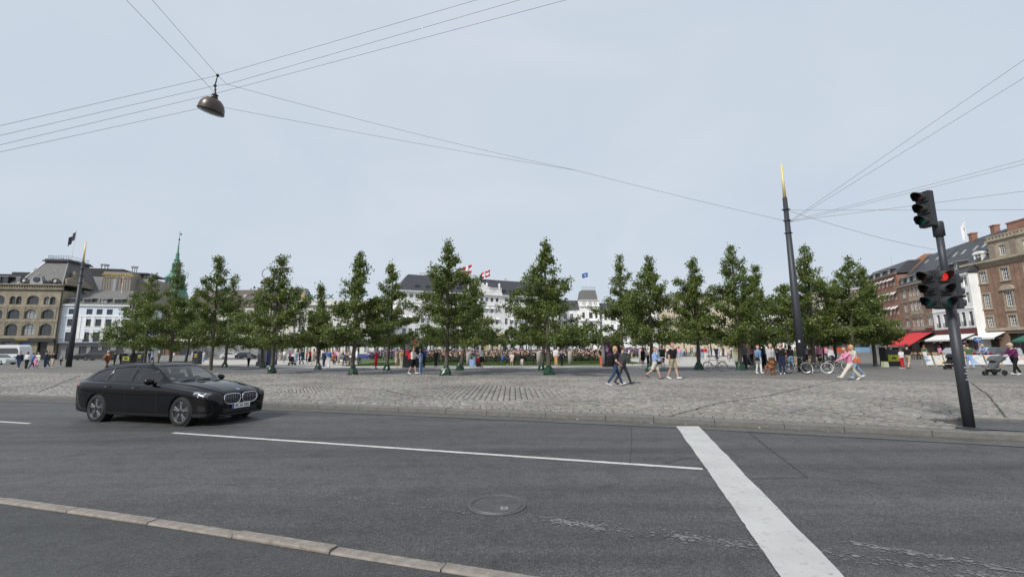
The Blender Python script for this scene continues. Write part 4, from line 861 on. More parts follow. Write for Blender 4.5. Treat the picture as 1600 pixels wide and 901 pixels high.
w = MB(); ops = [(-9+i*2.6,z,1.3,2.2) for i in range(3) for z in (13.5,9.8,6)]; wall(w, ops, -10, -.02, 0, 17.4, rv=.3, y=1); shell(w, -10, -.02, 0, 17.4, 8, y=1); w.build('wing_wall', m_white, Tw)
for o in ops: window(Tw, *o, cols=2, rows=2, rv=.3, y=1)
r = MB(); r.prism([(.6,17.4),(4,21.5),(8,17.4)], 'x', -10, -.02); r.build('wing_roof', m_slate, Tw)
flagpole('thin pole with a small blue flag on the white corner turret', (31.6,173.,25.4), 8., [m_fblue, m_fwhite], 2.6, 1.9, .3, 0, -1, .25)
def plainhouse(label, P, d, L, h, roofh, mat, rmat, Dp=12, floors=4, step=2.6):
    o = bldg('town_house', label, 'building', P, d, None); fh = (h-4.)/(floors-1)
    ops = [(1+i*step,4.4+k*fh,1.2,fh*.6) for i in range(int((L-1.5)/step)) for k in range(floors-1)]
    w = MB(); wall(w, ops, 0, L, 0, h); shell(w, 0, L, 0, h, Dp); w.build('wall', mat, o)
    for q in ops: window(o, *q, cols=2, rows=2)
    c = MB(); cornice(c, 0, L, h, .35, .5); c.build('cornice', mat, o)
    r = MB(); r.prism([(-.3,h+.36),(Dp*.35,h+roofh),(Dp*.65,h+roofh),(Dp,h+.3)], 'x', 0, L); r.build('roof', rmat, o); return o
m_cream2 = M('ochre_render', (.52,.45,.33), .8, var=.1); m_pinkish = M('pale_pink_render', (.55,.45,.40), .8, var=.1)
plainhouse('plain ochre terrace left of the old department store, beyond the left edge', (-205.,93.), (1,.16), 50, 18., 3., m_cream2, m_slate)
plainhouse('white terrace with a slate roof just right of the corner turret house', (36.5,172.), (1,.02), 22, 17., 3.5, m_white, m_slate)
plainhouse('ochre terrace with a dark roof hidden behind the right middle trees', (59.5,165.), (1,-.1), 27, 20.5, 2.6, m_cream2, m_slate2)
plainhouse('low white house with steep slate roof seen through a gap left of the tall mast', (88.,158.), (1,-.25), 18, 14.5, 5.5, m_white, m_slate)
plainhouse('pale pink terrace with copper roof left of the red brick house', (104.,150.), (.55,-.84), 22, 20., 2.4, m_pinkish, m_zinc)
# ================================================================ trees
m_bark = M('bark', (.10,.085,.07), .9, var=.3, scale=14, bump=.5, bscale=30, stretch=(1,1,.25))
m_leafA = leafmat('leaf_dark', (.052,.085,.017), (.195,.25,.056)); m_leafB = leafmat('leaf_mid', (.06,.095,.019), (.21,.265,.06)); m_leafC = leafmat('leaf_yellowish', (.075,.105,.022), (.225,.27,.066))
m_bagg = M('green_watering_bag', (.008,.042,.021), .28, var=.35, scale=6, bump=.8, bscale=9, spec=.6)
def crown_profile(f):
    """relative branch reach at relative crown height"""
    return (.80+2.0*f if f < .1 else 1.0*(1-(f-.1)/.9)**1.45+.065)
def tree(label, px, Y, ht, wd, seed, leaf, z0=2.25, cat='tree', lean=0., nl=8200, group='young lime trees on the square', lsz=.068, sparse=0., slim=0.):
    r = np.random.default_rng(seed); rr = random.Random(seed)
    o = thing('lime_tree', label, cat, (px[0], px[1], PZ), 0, group)
    H_ = ht; b = MB(); bend = [(0,0)]
    for i in range(9): bend.append((bend[-1][0]+rr.gauss(lean*.1,.035), bend[-1][1]+rr.gauss(0,.035)))
    tz = [H_*.97*i/9 for i in range(10)]
    cpos = lambda z: (np.interp(z, tz, [q[0] for q in bend]), np.interp(z, tz, [q[1] for q in bend]))
    b.tube([(bend[i][0],bend[i][1],tz[i]) for i in range(10)], [.14*(1-tz[i]/H_)**.8+.012 for i in range(10)], 7)
    seg = []      # leafy stretches: start, end, weight
    nb = int(46*(1-sparse)); zc = z0
    whorl = 0
    for k in range(nb):
        f = (k+.5)/nb; f = f**1.15; z = z0 + f*(H_*.97-z0) + rr.gauss(0,.12)
        z = min(max(z, z0), H_*.95); L = wd*crown_profile((z-z0)/(H_-z0))*(1-slim*min(1,(z-z0)/(H_-z0)*1.6))*rr.choice([rr.uniform(.4,.75), rr.uniform(.8,1.1), rr.uniform(.9,1.3)])
        a = k*2.39996 + rr.gauss(0,.5); el = rr.uniform(.05,.5) + .35*(z-z0)/(H_-z0); c = cpos(z); p0 = np.array([c[0],c[1],z])
        if z-z0 < .9: el = rr.uniform(-.12,.2)
        d = np.array([math.cos(a)*math.cos(el), math.sin(a)*math.cos(el), math.sin(el)]); p1 = p0+d*L*.55+np.array([0,0,rr.gauss(0,.1)]); p2 = p1+np.array([d[0],d[1],d[2]*.6+rr.gauss(.05,.15)])*L*.5
        b.tube([p0,p1,p2], [.035*(1-f)+.012,.016,.006], 4, cap=False)
        seg.append((p0+(p1-p0)*.3,p1,L*.7)); seg.append((p1,p2,L*1.2))
        for q in range(rr.randint(2,4)):
            s = p0+(p1-p0)*rr.uniform(.4,1.) if q%2 else p1+(p2-p1)*rr.uniform(0,.7); aa = a+rr.choice([-1,1])*rr.uniform(.5,1.2); e2 = el+rr.gauss(0,.35); l2 = L*rr.uniform(.25,.5); e = s+np.array([math.cos(aa)*math.cos(e2),math.sin(aa)*math.cos(e2),math.sin(e2)])*l2
            b.tube([s,e], [.012,.005], 3, cap=False); seg.append((s,e,l2*1.3))
    topc = cpos(H_*.9); seg.append((np.array([*cpos(H_*.72),H_*.72]), np.array([*topc,H_*.985]), .45))
    for q in range(4):
        z = H_*rr.uniform(.74,.95); c = cpos(z); a = rr.random()*6.28; e = np.array([c[0]+.35*math.cos(a),c[1]+.35*math.sin(a),z+rr.uniform(.1,.5)]); seg.append((np.array([c[0],c[1],z]),e,.25))
    tr_ = b.build('trunk', m_bark, o)
    A_ = np.array([s[0] for s in seg]); B_ = np.array([s[1] for s in seg]); w = np.array([s[2] for s in seg]); w = w/w.sum()
    # clumps of leaves strung along the twigs
    nc = nl//11; si = r.choice(len(seg), nc, p=w); t = r.random(nc)[:,None]; cc = A_[si]*(1-t)+B_[si]*t + r.normal(0,.10,(nc,3))
    P = np.repeat(cc, 11, 0) + r.normal(0, .115, (nc*11,3)); n = len(P); P[:,2] = np.maximum(P[:,2], z0-.45+.35*r.random(n))
    ax = r.normal(0,1,(n,3)); ax[:,2] -= .35; ax /= np.linalg.norm(ax,axis=1)[:,None]; nm = r.normal(0,1,(n,3)); nm[:,2] += .7; sd_ = np.cross(ax, nm); sd_ /= np.linalg.norm(sd_,axis=1)[:,None]+1e-9
    nn = np.cross(sd_, ax); s = (lsz*r.uniform(.65,1.35,n))[:,None]
    V = np.stack([P-ax*s, P+sd_*s*.72-ax*s*.1+nn*s*.18, P+ax*s, P-sd_*s*.72-ax*s*.1+nn*s*.18], 1).reshape(-1,3)
    F = np.arange(n*4).reshape(-1,4); npmesh('crown', V, F, leaf, o)
    return o
def bag(label, loc, s=1., rz=0., seed=0, group='green watering bags tied round the tree trunks'):
    rr = random.Random(seed); b = MB(); n = 14; prof = [(.40,0),(.43,.06),(.38,.2),(.31,.36),(.25,.5),(.19,.6),(.15,.66)]
    vs = []; fs = []
    for j, (r_, z) in enumerate(prof):
        for k in range(n): t = 2*PI*k/n; q = 1+rr.uniform(-.14,.14)*(1 if j < 6 else .3)+.1*math.sin(3*t+seed); vs.append((r_*q*math.cos(t), r_*q*math.sin(t)*.85, z+(rr.uniform(-.03,.03) if 0 < j else 0)))
    for j in range(len(prof)-1):
        for k in range(n): fs.append((j*n+k, j*n+(k+1)%n, (j+1)*n+(k+1)%n, (j+1)*n+k))
    fs.append(tuple(6*n+k for k in range(n))); b.add(vs, fs); b.torus((0,0,.62),(0,0,1),.17,.025,12,5)
    o = b.build('watering_bag', m_bagg, None, False, (loc[0],loc[1],PZ+.005), (0,0,rz)); o.scale = (s,s,s); return tag(o, label, 'watering bag', group)
def height_to(px, py, Y): return AT(px, py, Y)[2]-PZ
# (foot px, foot py, top px, top py, half width m, leaf, words, watering bag?, depth or None)
TR = [
 (424,583,437,397,2.75,1,'bushy lime tree in the front row directly behind the front of the black car',1,None),
 (551,585,559,391,2.35,0,'lime tree with a slim bare looking top in front of the roof sign',1,None),
 (697,586,700,373,2.75,0,'tall front lime tree with a loose tuft at its tip, before the hotel flags',1,None),
 (857,585,850,370,2.75,0,'tallest lime tree, dense and conical, alone in the middle of the front row',1,None),
 (1017,580,1012,397,2.75,0,'lime tree with a forked airy top right behind the walking young couple',1,None),
 (1157,578,1143,382,2.75,0,'broad dark lime tree standing over the information totem',1,None),
 (497,577,502,443,1.65,2,'low yellowish lime tree beneath the gold roof crown',1,None),
 (604,578,614,407,2.6,1,'narrow lime tree left of the dark advertising column',1,None),
 (718,578,742,432,2.4,1,'shorter lime tree half hidden behind the tall front tree before the hotel flags',1,None),
 (846,578,862,440,2.8,1,'lime tree almost hidden behind the tallest conical tree',1,None),
 (1092,577,1080,400,2.6,0,'slim lime tree behind the parked single bicycle',1,None),
 (972,577,968,395,2.7,1,'lime tree with thin spire behind the nebula poster column',0,36.),
 (1181,575,1180,412,2.4,0,'thin topped lime tree tucked behind the tree over the information totem',0,39.),
 (1272,578,1258,382,2.75,1,'tall lime tree rising just right of the tall dark mast',0,33.),
 (1306,575,1301,436,2.3,0,'round headed lower lime tree right of the mast',0,37.),
 (1334,574,1320,395,2.6,0,'tall lime tree second from the right end of the row',0,35.),
 (1368,572,1346,412,1.5,0,'rightmost lime tree beside the yellow marked litter bin',0,36.),
 (1236,575,1226,440,2.5,1,'low lime tree left of the tall dark mast behind the crowd',0,38.),
 (329,577,345,394,2.75,0,'tall lime tree with a crooked bare tip over the rear window of the black car',0,38.),
 (351,573,368,425,2.6,0,'lime tree with a thin side spire just right of the crooked tipped tree',1,None),
 (411,574,405,455,2.2,1,'low lime tree behind the bushy tree at the car bonnet',1,None),
 (264,575,284,408,2.5,0,'lime tree in front of the copper spire',0,41.),
 (226,572,240,424,2.8,1,'leftmost bright lime tree beside the pale blue house',0,43.),
 (208,570,214,452,2.6,1,'leftmost lower lime tree whose crown hides the pale blue house corner',0,46.),
 (289,571,303,455,2.6,0,'shaded lime tree between the spire tree and the crooked tipped tree',0,48.),
]
LF = [m_leafA, m_leafB, m_leafC]
tree_spots = []
for i, (fx, fy, tx, ty, wd, lf, words, bg_, Yd) in enumerate(TR):
    if Yd is None: p = G(fx, fy, PZ)
    else: q = AT(fx, fy, Yd); p = (q[0], Yd, PZ)
    h = height_to(tx, ty, p[1]); top = AT(tx, ty, p[1]); lean = (top[0]-p[0])
    tree(words, p, p[1], h, wd*1.12, 100+i, LF[lf], lean=lean*1.1, slim=.65 if i == 6 else 0., nl=17500 if p[1] < 40 else 14000, z0=1.95+.25*random.random())
    tree_spots.append(p)
    if bg_:
        pos = words.split(' lime tree')[0]
        bag('green watering bag at the foot of the '+' '.join(words.split()[:8]), p, .9 if i < 6 else .85, random.random()*6, i)
# trees further off round the monument
m_leafD = leafmat('leaf_far', (.05,.083,.02), (.16,.215,.056))
far = [(440,78,545),(475,82,520),(520,84,535),(560,86,520),(600,80,520),(640,84,510),(672,78,515),(770,80,510),(800,86,500),(822,79,515),(878,80,512),(912,84,508),(935,79,512),(1040,82,505),(1070,86,500),(1112,80,505),(1130,84,512),(1210,84,500),(470,95,500),(905,96,520)]
FW = ['spreading','slim','low','full','ragged','pale','dense','leaning','small','loose']
for i, (px, Y, ty) in enumerate(far):
    q = AT(px, 560, Y); h = max(4.6, height_to(px, ty+8, Y)); z0 = 2.6
    where = ['gold roof crown','yellowish low tree','blond woman in blue','red dressed woman','advertising column'][min(4, int((px-430)/50))] if px < 680 else ['statue plinth','bench sitters','rose bed middle','white corner turret','nebula poster column','walking young couple','parked bicycle','information totem'][min(7, int((px-760)/50))]
    tree('%s distant lime tree round the monument, above the %s%s' % (FW[i%10], where, '' if i < 10 else ', further back'), (q[0], Y), Y, h, 3.1, 400+i, m_leafD, z0=z0, nl=3000, lsz=.15, group='distant lime trees round the monument')
# ================================================================ poles, signal, lamp, cables
m_pole = M('anthracite_paint', (.038,.042,.05), .5, metal=.2, var=.15, scale=5)
m_hsg = M('signal_black', (.018,.019,.02), .45, var=.2, scale=8)
m_visor = M('visor_grey', (.05,.052,.055), .6, var=.2, scale=6)
m_redlit = M('lit_red_lens', (.9,.04,.03), .3, var=0, emit=.55); m_redoff = M('dark_red_lens', (.06,.012,.012), .25, var=.1); m_amboff = M('dark_amber_lens', (.03,.022,.012), .25, var=.1); m_grnoff = M('teal_lens', (.0,.10,.08), .2, var=.1)
def mast(label, base, h, top, r0=.26):
    o = thing('light_mast', label, 'mast', base); rg_ = h*.83
    b = MB(); b.tube([(0,0,0),(0,0,h*.3),(0,0,rg_)], [r0,r0*.9,r0*.55], 14); b.lathe([(r0+.06,0),(r0+.06,.05),(r0,.06)], 14); b.build('shaft', m_pole, o, True)
    b = MB(); b.tube([(0,0,rg_),(0,0,h)], [r0*.4,r0*.22], 12); b.build('gilded_tip', M('gilded_tip', (.72,.56,.25), .5, metal=.1, var=.05), o, True)
    b = MB()
    for z in (rg_-.9, rg_-1.7, rg_-2.6): rz_ = r0*(.62); b.lathe([(rz_+.02,z),(rz_+.05,z+.01),(rz_+.05,z+.07),(rz_+.02,z+.08)], 12); b.box(rz_, rz_+.14, -.03,.03,z+.02,z+.06); b.box(-rz_-.14,-rz_,-.03,.03,z+.02,z+.06)
    b.build('clamp', m_hsg, o); return o
MR = (AT(1254,578,28.5)[0], 28.5, PZ)
hR = AT(1222,257,28.5)[2]-PZ
mast('tall tapered dark mast with gilded tip standing beside the parked bicycles at right', MR, hR, 0)
# small notices on the right mast
b = MB(); b.box(-.06,.06,-.262,-.255,1.95,2.1); o = b.build('notice', m_wht, None, False, (MR[0]-.18,MR[1]+.03,PZ+.0)); tag(o, 'small white paper notice stuck on the tall mast by the bicycles', 'notice')
ML = G(107,573,PZ); mast('tall tapered dark mast with gilded tip before the old department store at left', ML, AT(134,377,ML[1])[2]-PZ, 0, .27)
# traffic signal
TS = G(1515,670,.12); Ht = 4.25-.12
ts = thing('traffic_signal', 'dark pole traffic signal with four lamp heads, one lit red, standing on the right corner', 'traffic light', TS, 0.)
b = MB(); b.tube([(0,0,0),(0,0,2.55)], [.09,.084], 16); b.tube([(0,0,2.55),(0,0,4.1)], [.063,.063], 16); b.lathe([(.085,2.5),(.115,2.52),(.115,2.72),(.095,2.78),(.063,2.8)], 16); b.build('pole', m_pole, ts, True)
b = MB(); b.lathe([(.066,3.92),(.095,3.93),(.095,4.2),(.085,4.24),(0,4.25)], 14); b.build('pole_cap', m_pole, ts, True)
b = MB(); b.lathe([(.2,0.),(.2,.02),(.14,.05)], 14); b.build('base_flange', m_pole, ts)
def head(par, loc, face, lit, scale=1.):
    """three lens head looking along the ground direction face"""
    a = math.atan2(face[1], face[0])+PI/2; T_ = Matrix.Translation(loc) @ Matrix.Rotation(a, 4, 'Z') @ Matrix.Scale(scale,4); w, h, d = .30, .90, .17
    b = MB(); b.box(-w/2,w/2,0,d,-h/2,h/2,0,T_)
    for i in range(3): b.box(-w/2+.012,w/2-.012,-.035,0,-h/2+.3*i+.012,-h/2+.3*i+.288,0,T_)
    o = b.build('lamp_head', m_hsg, par); bevel(o, .018, 2)
    for i in range(3):
        zc = h/2-.15-.3*i; ml = ([m_redoff, m_amboff, m_grnoff][i] if lit != i else m_redlit)
        b = MB(); b.lathe([(.102,0),(.09,.018),(.055,.032),(0,.038)], 18, 0, T_ @ Matrix.Translation((0,-.036,zc)) @ Matrix.Rotation(PI/2,4,'X')); b.build('lens', ml, o, True)
        v = MB(); n = 16
        for j in range(n):
            t0, t1 = PI*(-.2+1.4*j/n), PI*(-.2+1.4*(j+1)/n)
            def q(t, y, r): return (r*math.cos(t), y, zc+r*math.sin(t))
            ln = lambda t: -.035-.23*(.55+.45*max(0, math.sin(max(0, min(PI, t)))))
            v.quad(q(t0,-.034,.128),q(t1,-.034,.128),q(t1,ln(t1),.118),q(t0,ln(t0),.118),0,T_); v.quad(q(t0,-.034,.121),q(t1,-.034,.121),q(t1,ln(t1),.111),q(t0,ln(t0),.111),0,T_); v.quad(q(t0,ln(t0),.118),q(t1,ln(t1),.118),q(t1,ln(t1),.111),q(t0,ln(t0),.111),0,T_)
        v.build('visor', m_visor if lit is not None else m_hsg, o, True)
    return o
def loc_at(px, py, Y): q = AT(px, py, Y); return (q[0]-TS[0], q[1]-TS[1], q[2]-TS[2])
head(ts, loc_at(1443,327,8.7), (-.98,-.18), None, .86)
head(ts, loc_at(1453,452,8.62), (-.98,-.18), None, .87)
head(ts, loc_at(1475,452,8.5), (-.17,-.98), 0, .87)
head(ts, loc_at(1492,456,8.9), (.95,.25), None, .82)
b = MB(); b.tube([(.0,0,4.1),(-.12,.0,4.2),loc_at(1450,352,8.75)], .03, 6)
for z in (2.62,): b.tube([(-.34,-.05,z-.05),(0,-.12,z),(.02,-.3,z)], .028, 6); b.tube([(0,0,z),(.2,.2,z)], .028, 6)
b.build('bracket', m_hsg, ts)
st = MB()
for i in range(5): st.box(-.02+.03*(i%2), .05, -.0925, -.091, .95+.06*i, .985+.06*i)
st.build('worn_sticker', m_zinc, ts)
# hanging street lamp and its stays
LZ = 8.5; m_lamp = M('bronze_lamp_metal', (.085,.065,.055), .35, metal=.5, var=.2, scale=4)
LP = AT(331,168,11.6)
lamp = thing('hanging_street_lamp', 'bronze bell shaped street lamp hanging from cables over the road at upper left', 'street lamp', LP)
lt = Matrix.Rotation(rad(14),4,'Y') @ Matrix.Rotation(rad(6),4,'X')
b = MB(); b.lathe([(.335,-.14),(.335,-.10),(.33,-.02),(.31,.07),(.26,.17),(.19,.24),(.11,.275),(.05,.285)], 28, 0, lt); b.lathe([(.05,.28),(.09,.285),(.09,.33),(.06,.335),(.06,.36),(.085,.365),(.085,.40),(.05,.41),(.02,.44)], 14, 0, lt); b.build('lamp_shade', m_lamp, lamp, True)
b = MB(); b.lathe([(.32,-.13),(.2,-.165),(0,-.175)], 24, 0, lt); b.build('lamp_glass', M('grey_lamp_glass', (.16,.165,.16), .25, var=.1), lamp, True)
b = MB(); b.torus((0,0,-.12),(0,0,1),.335,.014,28,6,0,lt); b.build('rim', m_hsg, lamp)
top = Vector(AT(340,118,11.6))-Vector(LP); mid = Vector(AT(336,134,11.6))-Vector(LP); neck = lt @ Vector((0,0,.43))
b = MB(); b.tube([tuple(neck), tuple(mid), tuple(top)], [.022,.02,.012], 6); b.ell(tuple(mid), (.045,.045,.05)); b.ell(tuple(top), (.045,.045,.05)); b.ell(tuple((neck+mid)/2), (.03,.03,.05)); b.build('suspension_rod', m_hsg, lamp)
m_cable = M('steel_cable', (.26,.265,.275), .5, metal=.2, var=0.)
def cable(label, pts, r=.011, sag=.0, group=None):
    p = [Vector(q) for q in pts]; P = []
    for a_, b_ in zip(p[:-1], p[1:]):
        n = 10
        for i in range(n): t = i/n; q = a_.lerp(b_, t); q.z -= sag*4*t*(1-t); P.append(q)
    P.append(p[-1]); b = MB(); b.tube([tuple(q) for q in P], [max(.005, min(r*2.0, q.length*.00031)) for q in P], 5, cap=False); o = b.build('cable', m_cable, None, True); return tag(o, label, 'cable', group)
LT = Vector(LP)+top; LM = Vector(LP)+mid; LN = Vector(LP)+neck
J1 = Vector(AT(355,132,11.75)); J2 = Vector(AT(350,168,11.75))
g_ = None
far_end = lambda p: Mc0 + (Vector(p)-Mc0)*3.2
west_end = lambda p: Vector(LP) + (Vector(p)-Vector(LP))*2.6 + Vector((0,0,(Vector(p).z-LP[2])*-1.6))
Mc0 = Vector((MR[0],MR[1],hR*.83-1.7))
cable('uppermost long cable through the lamp top, running from left edge up to the sky edge', [west_end(ZL(-60,210,LT.z)), LT, ZL(800,-16,LT.z)], sag=.0)
cable('second long cable through the rod joint of the hanging lamp', [west_end(ZL(-60,225.5,LM.z)), LM, J1, ZL(868,-16,LM.z+.1)])
cable('third long cable passing just above the lamp shade', [west_end(ZL(-60,241,LN.z)), LN, ZL(960,-20,LN.z)])
cable('lowest cable running from the left edge to the lamp shade', [west_end(ZL(-60,252,LP[2])), Vector(LP)+Vector((-.25,0,0))])
cable('left steep stay rising from the lamp neck to the top edge', [LN, ZL(180,-18,LN.z+.15)])
cable('right steep stay rising from the lamp top to the top edge', [J1, LT, ZL(222,-18,LT.z+.15)])
zc = MR[2]+hR*.83-1.7; Mc = Vector((MR[0],MR[1],zc)); Mt = Vector((MR[0],MR[1],zc+.8)); J3 = Vector(AT(900,266,19.))
cable('upper stay from the lamp joint joining the span wire towards the tall mast', [J1, J3], sag=.12)
cable('lower stay from the lamp shade running to the tall mast at right', [J2, J3, Mc], sag=.06)
cable('short tie wire between lamp shade and lower stay', [Vector(LP)+Vector((.25,0,.05)), J2])
cable('higher cable from the mast up to the right edge', [Mc+Vector((.2,0,0)), far_end(AT(1640,66,17.))])
cable('second cable from the mast up to the right edge', [Mc+Vector((.2,0,-.05)), far_end(AT(1640,96,17.))])
cable('flat cable from the mast to the right edge above the signal', [Mc+Vector((.2,0,0)), far_end(AT(1640,236,24.))], sag=.2)
cable('flat paired cable from the mast to the right edge above the signal', [Mc+Vector((.2,0,-.1)), far_end(AT(1640,241,24.))], sag=.2)
cable('low cable from the mast passing behind the upper signal head', [Mc+Vector((.2,0,0)), far_end(AT(1640,290,28.))], sag=.25)
cable('cable from the top clamp drooping right behind the signal head', [Mt, far_end(AT(1640,337,30.))], sag=.2)
cable('cable from the top clamp of the mast down to the house row', [Mt, AT(1462,390,58.)], sag=.3)
# lamp hanging far off above the bushy tree
fl_ = AT(416,440,60.); b = MB(); b.lathe([(.75,-.3),(.7,0),(.4,.35),(.1,.5)], 12); b.torus((0,0,1.2),(0,1,0),.7,.05,16,5); b.tube([(0,0,.5),(0,0,.6)], .05, 5); b.tube([(1.0,0,1.2),(1.0,0,-fl_[2]+.2)], .08, 6); b.tube([(.65,0,1.2),(1.,0,1.2)], .05, 5)
o = b.build('street_lamp', m_lamp, None, True, fl_); tag(o, 'bell lamp on a curled bracket seen above the bushy tree before the brown roof', 'street lamp')

# ================================================================ garden
m_grass = M('lawn_grass', (.075,.115,.03), .9, var=.3, scale=2.5); m_hedge = leafmat('hedge_leaf', (.02,.035,.01), (.07,.10,.03))
yl = lambda px, py: G(px, py, .135)
lawn_pts = [yl(560,571), yl(972,571), yl(975,563), yl(985,556), yl(552,556)]
l_ = MB(); l_.poly(lawn_pts); lawn = struct(l_.build('lawn', m_grass))
x0, x1 = -18., 14.5
n = 26000; px_ = RNG.uniform(x0, x1, n); py_ = RNG.uniform(45., 56., n); hgt = RNG.uniform(.04,.1,n); an = RNG.uniform(0,PI,n)
V = np.stack([np.c_[px_-.03*np.cos(an),py_-.03*np.sin(an),np.full(n,.13)], np.c_[px_+.03*np.cos(an),py_+.03*np.sin(an),np.full(n,.13)], np.c_[px_+RNG.normal(0,.02,n),py_+RNG.normal(0,.02,n),.13+hgt], np.c_[px_+RNG.normal(0,.02,n)-.01,py_,.13+hgt]],1).reshape(-1,3)
g_o = npmesh('grass_blades', V, np.arange(n*4).reshape(-1,4), m_grass); tag(stuff(g_o), 'short green grass of the lawn before the rose bed', 'grass')
def bed(name, label, cat, xa, xb, ya, yb, z0, z1, n, cols, lsz):
    """low planting: green leaves below, blossom on top"""
    N = n; p = np.c_[RNG.uniform(xa,xb,N), RNG.uniform(ya,yb,N), z0+(z1-z0)*RNG.random(N)**.7]; und = .12*np.sin(p[:,0]*1.7)+.1*np.sin(p[:,0]*.63+1); p[:,2] += und*(p[:,2]-z0)/(z1-z0)
    ax = RNG.normal(0,1,(N,3)); ax /= np.linalg.norm(ax,axis=1)[:,None]; sd_ = np.cross(ax, RNG.normal(0,1,(N,3))); sd_ /= np.linalg.norm(sd_,axis=1)[:,None]; s = (lsz*RNG.uniform(.6,1.4,N))[:,None]
    V = np.stack([p-ax*s,p+sd_*s,p+ax*s,p-sd_*s],1).reshape(-1,3); me = bpy.data.meshes.new(name); F = np.arange(N*4).reshape(-1,4)
    o = npmesh(name, V, F, m_hedge)
    for m in cols: o.data.materials.append(m)
    f = (p[:,2]-z0)/(z1-z0); pr_ = np.where(f > .5, .6, np.where(f > .25, .22, .03)); k = RNG.random(N) < pr_; mi = np.zeros(N, np.int32); mi[k] = 1+RNG.choice(len(cols), k.sum()); o.data.polygons.foreach_set('material_index', mi); o.data.update(); stuff(o); return tag(o, label, cat)
fc = lambda n, c: M(n, c, .7, var=.15, scale=3, spec=.2)
bed('rose_bed', 'bed of peach, orange and pink roses behind the lawn', 'roses', -13.5, 15.2, 57.5, 61., .25, 1.5, 15000, [fc('rose_peach',(.72,.46,.38)), fc('rose_pink',(.72,.45,.47)), fc('rose_cream',(.75,.66,.58)), fc('rose_orange',(.66,.33,.24)), fc('rose_leaf',(.08,.1,.03))], .10)
bed('lavender_bed', 'far bed of purple and mauve flowers behind the roses', 'flowers', -24, 22, 70, 73, .3, 1.75, 9000, [fc('mauve',(.30,.2,.36)), fc('purple',(.19,.12,.26)), fc('lilac_white',(.5,.42,.5))], .13)
hd = bed('low_hedge', 'low clipped green hedge along the edge of the rose bed', 'hedge', -15, 15.5, 55.6, 57., .13, .62, 6000, [m_hedge], .09)
# low wire fence, stone posts
fe = thing('garden_fence', 'low thin dark garden fence along the front of the lawn', 'fence', (-16.,45.2,.13))
for i in range(11):
    b = MB(); b.box(-.03,.03,-.03,.03,0,.95); b.build('post', m_pole, fe, loc=(i*2.7,0,0))
b = MB(); b.tube([(0,0,.55),(27,0,.55)], .012, 4); b.tube([(0,0,.9),(27,0,.9)], .014, 4); b.build('rail', m_pole, fe)
m_post = M('granite_post', (.36,.345,.32), .85, var=.2, scale=3)
for i, (px, Y) in enumerate(((732,43.8),(842,44.5),(891,44.5),(1002,44.6))):
    q = AT(px, 565, Y); b = MB(); b.lathe([(.24,0),(.23,1.25),(.2,1.35),(.0,1.4)], 12); o = b.build('stone_bollard', m_post, None, True, (q[0],Y,.12))
    tag(o, ['round granite post by the woman with the blue suitcase','round granite post left of the tallest tree','round granite post right of the man in tan trousers','round granite post behind the walking young couple'][i], 'bollard', 'granite posts along the lawn')
for i, px in enumerate(list(range(676,800,15))+[905,925,950]):
    q = AT(px, 556, 76.); b = MB(); b.lathe([(.3,0),(.28,2.3),(.22,2.5),(0,2.55)], 8); o = b.build('stone_bollard', m_post, None, True, (q[0],76.,.1)); tag(o, 'slim grey stone post round the monument, '+['behind the advertising column','first right of that column','under the white van','behind the black clad woman','behind the tall front trunk','left of the plinth','before the left bronze figure','beneath the ochre plinth','before the right bronze figure','left of the bench','behind the tallest tree','before the turret house','left of the nebula poster'][min(i,12)], 'bollard', 'stone posts round the monument')
# monument plinth with figures and hedge ring
mo = thing('monument', 'ochre stone monument plinth with dark bronze figures behind the rose bed', 'monument', (*AT(770,552,92.)[:2], .1))
b = MB(); b.box(-3.4,3.4,-2,2,0,.9); b.box(-2.4,2.4,-1.5,1.5,.902,4.6); b.box(-2.8,2.8,-1.9,1.9,4.602,5.1); b.build('plinth', M('ochre_stone', (.42,.34,.18), .8, var=.2), mo)
b = MB()
for s in (-1,1):
    b.tube([(s*2.6,-1.9,.9),(s*2.65,-2,1.9),(s*2.5,-2,2.7)], [.5,.42,.3], 8); b.ell((s*2.5,-2,3.05),(.24,.24,.3)); b.tube([(s*2.6,-2,2.5),(s*3.2,-2.3,2.0),(s*3.4,-2.5,1.4)], [.15,.12,.1], 6); b.tube([(s*2.4,-2.2,1.6),(s*2.4,-2.9,1.4),(s*2.4,-3.0,.9)], [.22,.2,.13], 6)
b.build('bronze_figure', M('dark_bronze', (.03,.035,.032), .5, metal=.3, var=.3), mo)
# benches
m_bench = M('dark_bench_wood', (.035,.04,.032), .6, var=.2)
def bench(label, p, rz, L=1.9):
    o = thing('park_bench', label, 'bench', (p[0],p[1],.12), rz)
    for i in range(4): b = MB(); b.box(-L/2,L/2,-.24+i*.12,-.14+i*.12,.43,.46); b.build('seat_slat', m_bench, o)
    for i in range(3): b = MB(); b.box(-L/2,L/2,.27+i*.02,.295+i*.02,.55+i*.13,.65+i*.13); b.build('back_slat', m_bench, o)
    for s in (-1,1):
        b = MB(); x = s*(L/2-.15); b.box(x-.03,x+.03,-.24,-.18,0,.43); b.box(x-.03,x+.03,.22,.28,0,.95); b.box(x-.03,x+.03,-.24,.28,.39,.43); b.box(x-.03,x+.03,-.26,.25,.62,.66); b.build('leg_frame', m_pole, o)
    return o
for i,(px,t) in enumerate(((792,'dark park bench with the woman in blue and her white skirted neighbour'),(822,'dark park bench right of it carrying one dark haired sitter'),(548,'dark park bench among the crowd at left of the lawn'))): q = AT(px,571,44.9 if i<2 else 46.); bench(t, q, 0.1)
